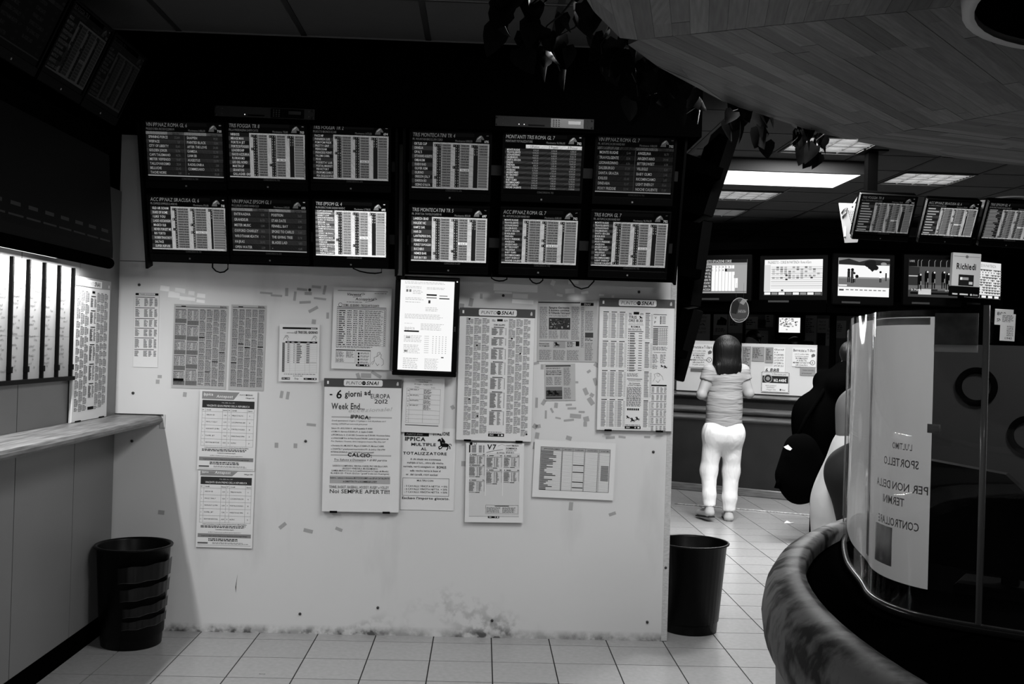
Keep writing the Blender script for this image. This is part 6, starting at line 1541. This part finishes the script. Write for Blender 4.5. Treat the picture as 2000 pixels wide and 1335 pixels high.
def hand(w, d, side, up, s=1.0):
    """five-fingered relaxed hand at wrist w, pointing along d; side = thumb side, up = back of the hand"""
    d, side, up = [x / np.linalg.norm(x) for x in (V3(*d), V3(*side), V3(*up))]
    pr = [(w, w + d * .075 * s, .024, .030, None, .02), (w + d * .05 * s + side * .018, w + d * .085 * s + side * .022, .017, .015, None, .015), (w + d * .05 * s - side * .018, w + d * .08 * s - side * .024, .016, .014, None, .015)]
    for i, ln in enumerate((.07, .078, .073, .058)):
        b0 = w + d * (.088 - .004 * abs(i - 1)) * s + side * (.030 - .020 * i) * s
        k1 = b0 + (d * .8 - up * .35) * ln * .45 * s; k2 = k1 + (d * .5 - up * .75) * ln * .32 * s; k3 = k2 + (d * .1 - up * .9) * ln * .25 * s
        pr += [(b0 - d * .02, k1, .0095, .0085, None, .006), (k1, k2, .0085, .008, None, .004), (k2, k3, .008, .0068, None, .004)]
    t0 = w + d * .025 * s + side * .024 * s; t1 = t0 + (d * .55 + side * .55 - up * .2) * .042 * s; t2 = t1 + (d * .85 + side * .1 - up * .35) * .034 * s
    pr += [(t0, t1, .014, .011, None, .012), (t1, t2, .0105, .0085, None, .005)]
    return pr
def head_prims(c, f, s=1.0):
    """head centred at c, facing f (unit, horizontal-ish)"""
    f = V3(*f) / np.linalg.norm(f); r = np.cross(f, (0, 0, 1)); r /= np.linalg.norm(r); u = np.cross(r, f)
    c = V3(*c)
    p = [(c + u * .025 - f * .012, c + u * .025 + f * .018, .078 * s, .074 * s, (1, 1, 1.18), .03), (c - u * .035 + f * .02, c - u * .07 + f * .045, .06 * s, .036 * s, None, .04),
         (c + f * .088 + u * .012, c + f * .108 - u * .022, .008, .013, None, .012), (c + f * .085 + u * .032 - r * .035, c + f * .085 + u * .032 + r * .035, .012, .012, None, .02),
         (c + f * .088 - u * .055 - r * .02, c + f * .088 - u * .055 + r * .02, .008, .008, None, .012)]
    for sg in (-1, 1): p.append((c + r * .079 * sg - f * .005 + u * .012, c + r * .083 * sg - f * .01 - u * .022, .014, .009, (.6, 1, 1), .008))
    return p, f, r, u
def person(name, label, J, loc, rot, wear, hairp, h=.013, group=None, extra=None):
    """J: joints; wear: list of (part name, material, prim function); hairp(c,f,r,u) -> prims"""
    for k_ in J: J[k_] = V3(*J[k_])
    f = J['face']; hp, f, r, u = head_prims(J['head'], f)
    B_ = list(hp)
    B_ += [(J['neck'], J['head'] - u * .05 - f * .01, .054, .05, None, .03), (J['chest'], J['neck'], .10, .06, (1.3, .8, 1), .06), (J['waist'], J['chest'], .115, .135, (1.1, .75, 1), .08), (J['pelvis'], J['waist'], .14, .115, (1.1, .8, 1), .08)]
    for s in 'LR':
        B_ += [(J['chest'] + (J['sh' + s] - J['chest']) * .3, J['sh' + s], .075, .055, None, .05), (J['sh' + s], J['el' + s], .052, .044, None, .03), (J['el' + s], J['wr' + s], .043, .028, None, .02)]
        dv = J['hd' + s]; B_ += hand(J['wr' + s], dv, J['th' + s], J['up' + s])
        B_ += [(J['hip' + s], J['kn' + s], .085, .055, None, .05), (J['kn' + s], J['an' + s], .055, .036, None, .03), (J['an' + s] + V3(0, 0, -.03) , J['to' + s], .038, .028, None, .03)]
    o = sdf_obj('person', B_, SKIN, None, h=.0075, relax=1, label=label, cat='person', group=group)
    o.location = loc; o.rotation_euler = (0, 0, rot)
    for nm, m, prims, hh in wear: sdf_obj(nm, prims, m, o, h=hh, relax=3)
    if hairp: sdf_obj('hair', hairp(J['head'], f, r, u), HAIR, o, h=.009, relax=2)
    for sg in (-1, 1):
        e = J['head'] + f * .077 + u * .012 + r * .032 * sg
        MB().lathe([(0, -.009), (.006, -.006), (.009, 0), (.006, .006), (0, .009)], 10).build('eye', mat('eye_dark', .02, rough=.1, spec=.5), o, loc=e)
    return o
HAIR = mat('black_hair', .003, rough=.42, spec=.2, noise=.4, scale=3, stretch=(40, 40, 2), bump=1.0)
SHIRT = mat('grey_tshirt', .23, rough=.8, spec=.1, noise=.06, scale=4)
def cloth_bump(m, sx, sz, st, dist=.02):
    nt = m.node_tree; N = nt.nodes; L = nt.links; b = N['Principled BSDF']
    tc = N.new('ShaderNodeTexCoord'); mp = N.new('ShaderNodeMapping'); mp.inputs['Scale'].default_value = (sx, sx, sz); L.new(tc.outputs['Object'], mp.inputs[0])
    nz = N.new('ShaderNodeTexNoise'); nz.inputs['Scale'].default_value = 1; nz.inputs['Detail'].default_value = 2; nz.inputs['Distortion'].default_value = .6; L.new(mp.outputs[0], nz.inputs['Vector'])
    bp = N.new('ShaderNodeBump'); bp.inputs['Strength'].default_value = st; bp.inputs['Distance'].default_value = dist; L.new(nz.outputs['Fac'], bp.inputs['Height']); L.new(bp.outputs[0], b.inputs['Normal'])
cloth_bump(SHIRT, 4, 26, .9)
TROUS = mat('white_trousers', .72, rough=.8, spec=.1); cloth_bump(TROUS, 14, 6, .6)
SHOE = mat('pale_shoe', .45, rough=.5); SOLE = mat('dark_sole', .02)
BLKC = mat('black_cloth', .001, rough=.95, spec=0)

# ---- the waiting woman, seen from behind
YW = 9.42
def wl(px, py, dy=0.0):
    p = at(px, py, YW + dy) - W0; return (p.x, p.y, p.z)
W0 = at(1412, 1000, YW); W0.z = 0
J = dict(head=wl(1418, 684, .02), face=(-.05, 1, -.08), neck=wl(1418, 712, -.01), chest=wl(1418, 742), waist=wl(1415, 788), pelvis=wl(1413, 838),
         shL=wl(1386, 725), shR=wl(1450, 725), elL=wl(1370, 770, -.03), elR=wl(1463, 768, -.02), wrL=wl(1382, 778, .2), wrR=wl(1447, 768, .2),
         hdL=(.35, .9, .1), hdR=(-.45, .85, .15), thL=(.3, 0, 1), thR=(-.3, 0, 1), upL=(-1, .2, .3), upR=(1, .2, .3),
         hipL=wl(1394, 852), hipR=wl(1431, 852), knL=wl(1384.5, 918, .03), knR=wl(1428, 920, .05), anL=wl(1385.5, 990, -.06), anR=wl(1423, 1000, 0), toL=(0, 0, 0), toR=(0, 0, 0))
J['toL'] = V3(*J['anL']) + V3(-.05, .15, -.075); J['toR'] = V3(*J['anR']) + V3(.015, .17, -.04)
j = {k_: V3(*v_) for k_, v_ in J.items()}
hem = (j['pelvis'] + V3(0, 0, .035), (0, .1, -1))
shirt = [(j['waist'] + V3(0, 0, -.02), j['chest'], .138, .155, (1.06, .74, 1), .05), (j['pelvis'] + V3(0, 0, -.02), j['waist'], .172, .138, (1.06, .8, 1), .06, hem), (j['chest'] + V3(0, 0, .05), j['neck'] + V3(0, 0, -.035), .12, .075, (1.25, .75, 1), .05)]
for s in 'LR':
    e = j['sh' + s] + (j['el' + s] - j['sh' + s]) * .52
    e2 = j['sh' + s] + (j['el' + s] - j['sh' + s]) * .42
    shirt += [(j['chest'] + (j['sh' + s] - j['chest']) * .4 + V3(0, 0, .01), j['sh' + s], .085, .068, None, .04), (j['sh' + s], e + (e - j['sh' + s]) * .4, .066, .068, None, .02, (e2, j['el' + s] - j['sh' + s]))]
tr = [(j['pelvis'] + V3(-.06, .0, -.02), j['pelvis'] + V3(.06, .0, -.02), .125, .125, (1, .92, 1), .05), (j['pelvis'] + V3(-.065, -.03, -.03), j['pelvis'] + V3(-.065, -.025, -.07), .095, .09, None, .09), (j['pelvis'] + V3(.065, -.03, -.03), j['pelvis'] + V3(.065, -.025, -.07), .095, .09, None, .09)]
for s in 'LR':
    he = j['an' + s] + V3(0, 0, .012); q = j['kn' + s] * .35 + j['an' + s] * .65
    tr += [(j['hip' + s], j['kn' + s], .096, .078, None, .05), (j['kn' + s], q, .077, .068 if s == 'R' else .06, None, .04), (q, j['an' + s] - V3(0, 0, .04), .066 if s == 'R' else .06, .058, None, .03, (he, (0, 0, -1)))]
sh_ = lambda s: [(j['an' + s] + V3(0, -.015, -.045), j['an' + s] + V3(0, -.01, -.005), .042, .038, None, .02), (j['an' + s] + V3(0, -.01, -.05), j['to' + s] + V3(0, .02, 0), .040, .036, (1.05, 1, .85), .02)]
def whair(c, f, r, u):
    p = [(c + u * .02 - f * .015, c + u * .028 - f * .01, .11, .11, (1.02, 1.03, 1.02), .03), (c - f * .05, c - f * .065 - u * .15, .112, .108, (1.1, .62, 1), .05), (c + r * .06 - f * .02, c + r * .085 - f * .03 - u * .14, .055, .05, None, .03), (c - r * .06 - f * .02, c - r * .085 - f * .03 - u * .14, .055, .05, None, .03)]
    for i in range(9):
        x = -.1 + .025 * i; p.append((c + r * x - f * .085 - u * .15, c + r * (x * 1.05 + rnd.uniform(-.01, .01)) - f * .098 - u * (.215 + .04 * math.sin(i * .45) + rnd.uniform(0, .02)), .024, .007, None, .012))
    return p
wo = person('person', 'person with long black hair, grey t-shirt and white trousers waiting at counter', J, W0, 0, [('t_shirt', SHIRT, shirt, .010), ('trousers', TROUS, tr, .010), ('shoe', SHOE, sh_('L'), .008), ('shoe', SHOE, sh_('R'), .008)], whair)
for s in 'LR':
    a = j['an' + s]; t_ = j['to' + s]; d = (t_ - a); d[2] = 0; d /= np.linalg.norm(d); q = np.array([-d[1], d[0], 0])
    pts = [a + V3(0, 0, -.088) - d * .05 + q * .03, a + V3(0, 0, -.088) - d * .05 - q * .03, t_ + V3(0, 0, -.037) + d * .03 - q * .032, t_ + V3(0, 0, -.037) + d * .03 + q * .032]
    MB().add([tuple(p) for p in pts] + [tuple(p + V3(0, 0, .014)) for p in pts], [[3, 2, 1, 0], [4, 5, 6, 7], [0, 1, 5, 4], [1, 2, 6, 5], [2, 3, 7, 6], [3, 0, 4, 7]]).build('shoe_sole', SOLE, wo)

# ---- person in a black coat leaning to the counter, with a shoulder bag
YB = 8.6
B0 = at(1612, 1000, YB); B0.z = 0
def bl2(px, py, dy=0.0):
    p = at(px, py, YB + dy) - B0; return (p.x, p.y, p.z)
J = dict(head=bl2(1664, 694, .05), face=(.75, .65, -.1), neck=bl2(1652, 722, .02), chest=bl2(1634, 765), waist=bl2(1602, 830), pelvis=bl2(1595, 885),
         shL=bl2(1612, 745, .12), shR=bl2(1640, 752, -.16), elL=bl2(1655, 800, .25), elR=bl2(1670, 815, -.1), wrL=bl2(1690, 775, .35), wrR=bl2(1700, 785, .1),
         hdL=(.9, .3, 0), hdR=(.9, .3, 0), thL=(0, -.3, 1), thR=(0, .3, 1), upL=(0, 1, .2), upR=(0, -1, .2),
         hipL=bl2(1592, 895, .09), hipR=bl2(1598, 895, -.08), knL=bl2(1602, 975, .12), knR=bl2(1618, 975, -.06), anL=bl2(1596, 1047, .1), anR=bl2(1618, 1050, -.1), toL=(0, 0, 0), toR=(0, 0, 0))
J['toL'] = V3(*J['anL']) + V3(.14, .08, -.05); J['toR'] = V3(*J['anR']) + V3(.15, .05, -.05)
j = {k_: V3(*v_) for k_, v_ in J.items()}
coat = [(j['waist'], j['chest'], .20, .18, (1, .95, 1), .08), (j['pelvis'] + V3(.02, 0, -.12), j['waist'], .19, .20, (1, .95, 1), .08), (j['chest'], j['neck'] + V3(-.01, 0, -.03), .16, .09, None, .06), (j['waist'] + V3(-.06, 0, .1), j['waist'] + V3(-.03, 0, -.1), .17, .17, None, .08), (bl2(1640, 760), bl2(1640, 890), .15, .17, None, .08), (bl2(1658, 735), bl2(1668, 900), .12, .15, None, .08)]
for s in 'LR': coat += [(j['chest'], j['sh' + s], .12, .10, None, .05), (j['sh' + s], j['el' + s], .092, .075, None, .04), (j['el' + s], j['wr' + s], .075, .05, None, .03)]
trb = []
for s in 'LR': trb += [(j['hip' + s], j['kn' + s], .11, .085, None, .05), (j['kn' + s], j['an' + s] + V3(0, 0, .0), .085, .07, None, .03)]
shb = [(j['an' + s] + V3(0, 0, -.04), j['to' + s], .045, .04, None, .02) for s in 'LR']
def shorthair(c, f, r, u): return [(c + u * .035 - f * .02, c + u * .04 - f * .01, .092, .088, (1, 1.02, 1), .02), (c - f * .045 + u * .0, c - f * .05 - u * .04, .07, .055, None, .04)]
person('person', 'person in a bulky black coat leaning towards the counter', J, B0, 0, [('coat', BLKC, coat, .014), ('trousers', BLKC, trb, .014), ('shoe', SOLE, shb[:1], .01), ('shoe', SOLE, shb[1:], .01)], shorthair)
bp_ = at(1560, 915, YB - .22)
bg = [((0, 0, -.12), (.03, 0, .12), .15, .14, (1, .62, 1.15), .06), ((-.09, 0, -.05), (-.02, 0, .17), .10, .09, (1, .6, 1), .06), ((.1, 0, -.12), (.13, 0, .02), .12, .1, (1, .6, 1), .06)]
o = sdf_obj('shoulder_bag', bg, mat('bag_black', .001, rough=.9, spec=.01), None, h=.012, label='large black shoulder bag hanging from the coat wearer', cat='bag'); o.location = bp_
MB().tube([(-.05, .0, .2), (.05, .0, .42), (.2, .08, .62), (.27, .15, .70)], .018, 8).build('strap', BLKC, o)
MB().add([(-.155, -.085, .185), (-.14, -.1, .17), (-.11, -.115, .16), (-.095, -.115, .175), (-.125, -.1, .205)], [[0, 1, 2, 3, 4]]).build('paper_tag', mat('bright_tag', .7), o)
MB().tube([(-.15, -.02, -.06), (-.175, -.03, -.10), (-.18, -.03, -.16)], [.006, .016, .03], 8).build('tassel', BLKC, o)

# ---- person in a white and black jacket behind the round booth
YJ = 4.75
G0 = at(1690, 1000, YJ); G0.z = 0
def jl(px, py, dy=0.0):
    p = at(px, py, YJ + dy) - G0; return (p.x, p.y, p.z)
J = dict(head=jl(1735, 760, .08), face=(.8, .4, -.3), neck=jl(1712, 815, .05), chest=jl(1702, 895), waist=jl(1682, 985), pelvis=jl(1672, 1075),
         shL=jl(1690, 860, .2), shR=jl(1715, 870, -.14), elL=jl(1745, 960, .25), elR=jl(1700, 960, -.18), wrL=jl(1800, 950, .2), wrR=jl(1790, 985, -.14),
         hdL=(1, 0, 0), hdR=(1, 0, 0), thL=(0, -.3, 1), thR=(0, .3, 1), upL=(0, 1, .2), upR=(0, -1, .2),
         hipL=jl(1668, 1095, .1), hipR=jl(1676, 1095, -.1), knL=jl(1700, 1230, .12), knR=jl(1705, 1230, -.1), anL=jl(1680, 1338, .1), anR=jl(1690, 1338, -.1), toL=(0, 0, 0), toR=(0, 0, 0))
J['toL'] = V3(*J['anL']) + V3(.16, 0, -.05); J['toR'] = V3(*J['anR']) + V3(.16, 0, -.05)
j = {k_: V3(*v_) for k_, v_ in J.items()}
jk = [(j['waist'] + V3(-.01, 0, 0), j['chest'], .205, .195, (1, .85, 1), .08), (j['pelvis'] + V3(0, 0, -.06), j['waist'], .215, .205, (1, .85, 1), .08), (j['chest'], j['neck'] + V3(0, 0, -.02), .16, .1, None, .05)]
for s in 'L': jk += [(j['chest'], j['sh' + s], .12, .10, None, .05), (j['sh' + s], j['el' + s], .09, .07, None, .04), (j['el' + s], j['wr' + s], .07, .05, None, .03)]
slv = [(j['shR'] + V3(.0, -.1, .0), jl(1668, 925, -.2), .10, .12, None, .05), (jl(1668, 925, -.2), jl(1685, 1010, -.2), .12, .115, None, .05), (j['elR'], j['wrR'], .08, .05, None, .04)]
hood = [(j['neck'] + V3(-.02, 0, -.0), j['head'] + V3(-.03, 0, .03), .125, .125, None, .06), (jl(1680, 845), jl(1678, 800), .11, .108, None, .05)]
trj = []
for s in 'LR': trj += [(j['hip' + s], j['kn' + s], .11, .085, None, .05), (j['kn' + s], j['an' + s], .085, .07, None, .03)]
shj = [(j['an' + s] + V3(0, 0, -.04), j['to' + s], .045, .04, None, .02) for s in 'LR']
JW = mat('white_jacket', .62, rough=.7); cloth_bump(JW, 8, 8, .5)
person('person', 'person in a white jacket with black sleeve and grey hood behind the booth', J, G0, 0, [('jacket', JW, jk, .012), ('sleeve', mat('dark_sleeve', .012, rough=.8), slv, .012), ('hood', mat('grey_hood', .15, rough=.8), hood, .012), ('trousers', BLKC, trj, .014), ('shoe', SOLE, shj[:1], .01), ('shoe', SOLE, shj[1:], .01)], None)

# ---- two clerks seated behind the counter: only the hair tops show
def clerk(px, py, Yc, label, top, ang):
    G = at(px, py + 14, Yc); ht = at(px, py, Yc).z
    b = V3(0, 0, 0); c = ht - .115
    J = dict(head=(0, 0, c), face=(math.sin(ang), -math.cos(ang), -.5), neck=(0, .02, c - .15), chest=(0, .03, c - .33), waist=(0, .04, c - .55), pelvis=(0, .05, c - .75), shL=(-.17, .03, c - .25), shR=(.17, .03, c - .25), elL=(-.22, -.02, c - .5), elR=(.22, -.02, c - .5), wrL=(-.12, -.25, c - .52), wrR=(.12, -.25, c - .52),
             hdL=(.3, -1, 0), hdR=(-.3, -1, 0), thL=(1, 0, .2), thR=(-1, 0, .2), upL=(0, 0, 1), upR=(0, 0, 1), hipL=(-.09, 0, c - .78), hipR=(.09, 0, c - .78), knL=(-.1, -.38, c - .8), knR=(.1, -.38, c - .8), anL=(-.1, -.36, .09), anR=(.1, -.36, .09), toL=(-.1, -.5, .035), toR=(.1, -.5, .035))
    j = {k_: V3(*v_) for k_, v_ in J.items()}
    sw = [(j['pelvis'], j['chest'], .15, .15, (1.15, .8, 1), .07), (j['chest'], j['neck'] + V3(0, 0, -.03), .13, .08, (1.2, .8, 1), .05)]; tr = []
    for s in 'LR':
        sw += [(j['sh' + s], j['el' + s], .07, .06, None, .04), (j['el' + s], j['wr' + s], .055, .04, None, .03)]; tr += [(j['hip' + s], j['kn' + s], .1, .08, None, .05), (j['kn' + s], j['an' + s], .075, .06, None, .03)]
    shp = [(j['an' + s] + V3(0, 0, -.04), j['to' + s], .045, .035, None, .02) for s in 'LR']
    t = person('person', label, J, (G.x, G.y, 0), FA * .5, [('shirt', top, sw, .015), ('trousers', BLKC, tr, .015), ('shoe', SOLE, shp[:1], .012), ('shoe', SOLE, shp[1:], .012)], shorthair)
    st = thing('office_stool', 'dark stool under the ' + label.split(' seated')[0].replace('person', 'clerk'), 'stool', (G.x, G.y, 0)); zz = c - .75 - .17
    MB().lathe([(0, zz - .05), (.18, zz - .05), (.19, zz - .02), (.17, zz), (0, zz)], 24).build('seat', BLACK, st); MB().cyl((0, .0, .03), .03, zz - .07, 'z', 12).build('column', DARKM, st); MB().lathe([(0, .03), (.2, .02), (.22, 0), (0, 0)], 24).build('foot_plate', DARKM, st)
clerk(1471, 646, 12.3, 'person with short spiky black hair seated behind the counter screen', mat('clerk_shirt', .1), -.5)
clerk(1552, 659.5, 11.85, 'person with dark hair seated below the small booth television', mat('clerk_shirt2', .05), .2)
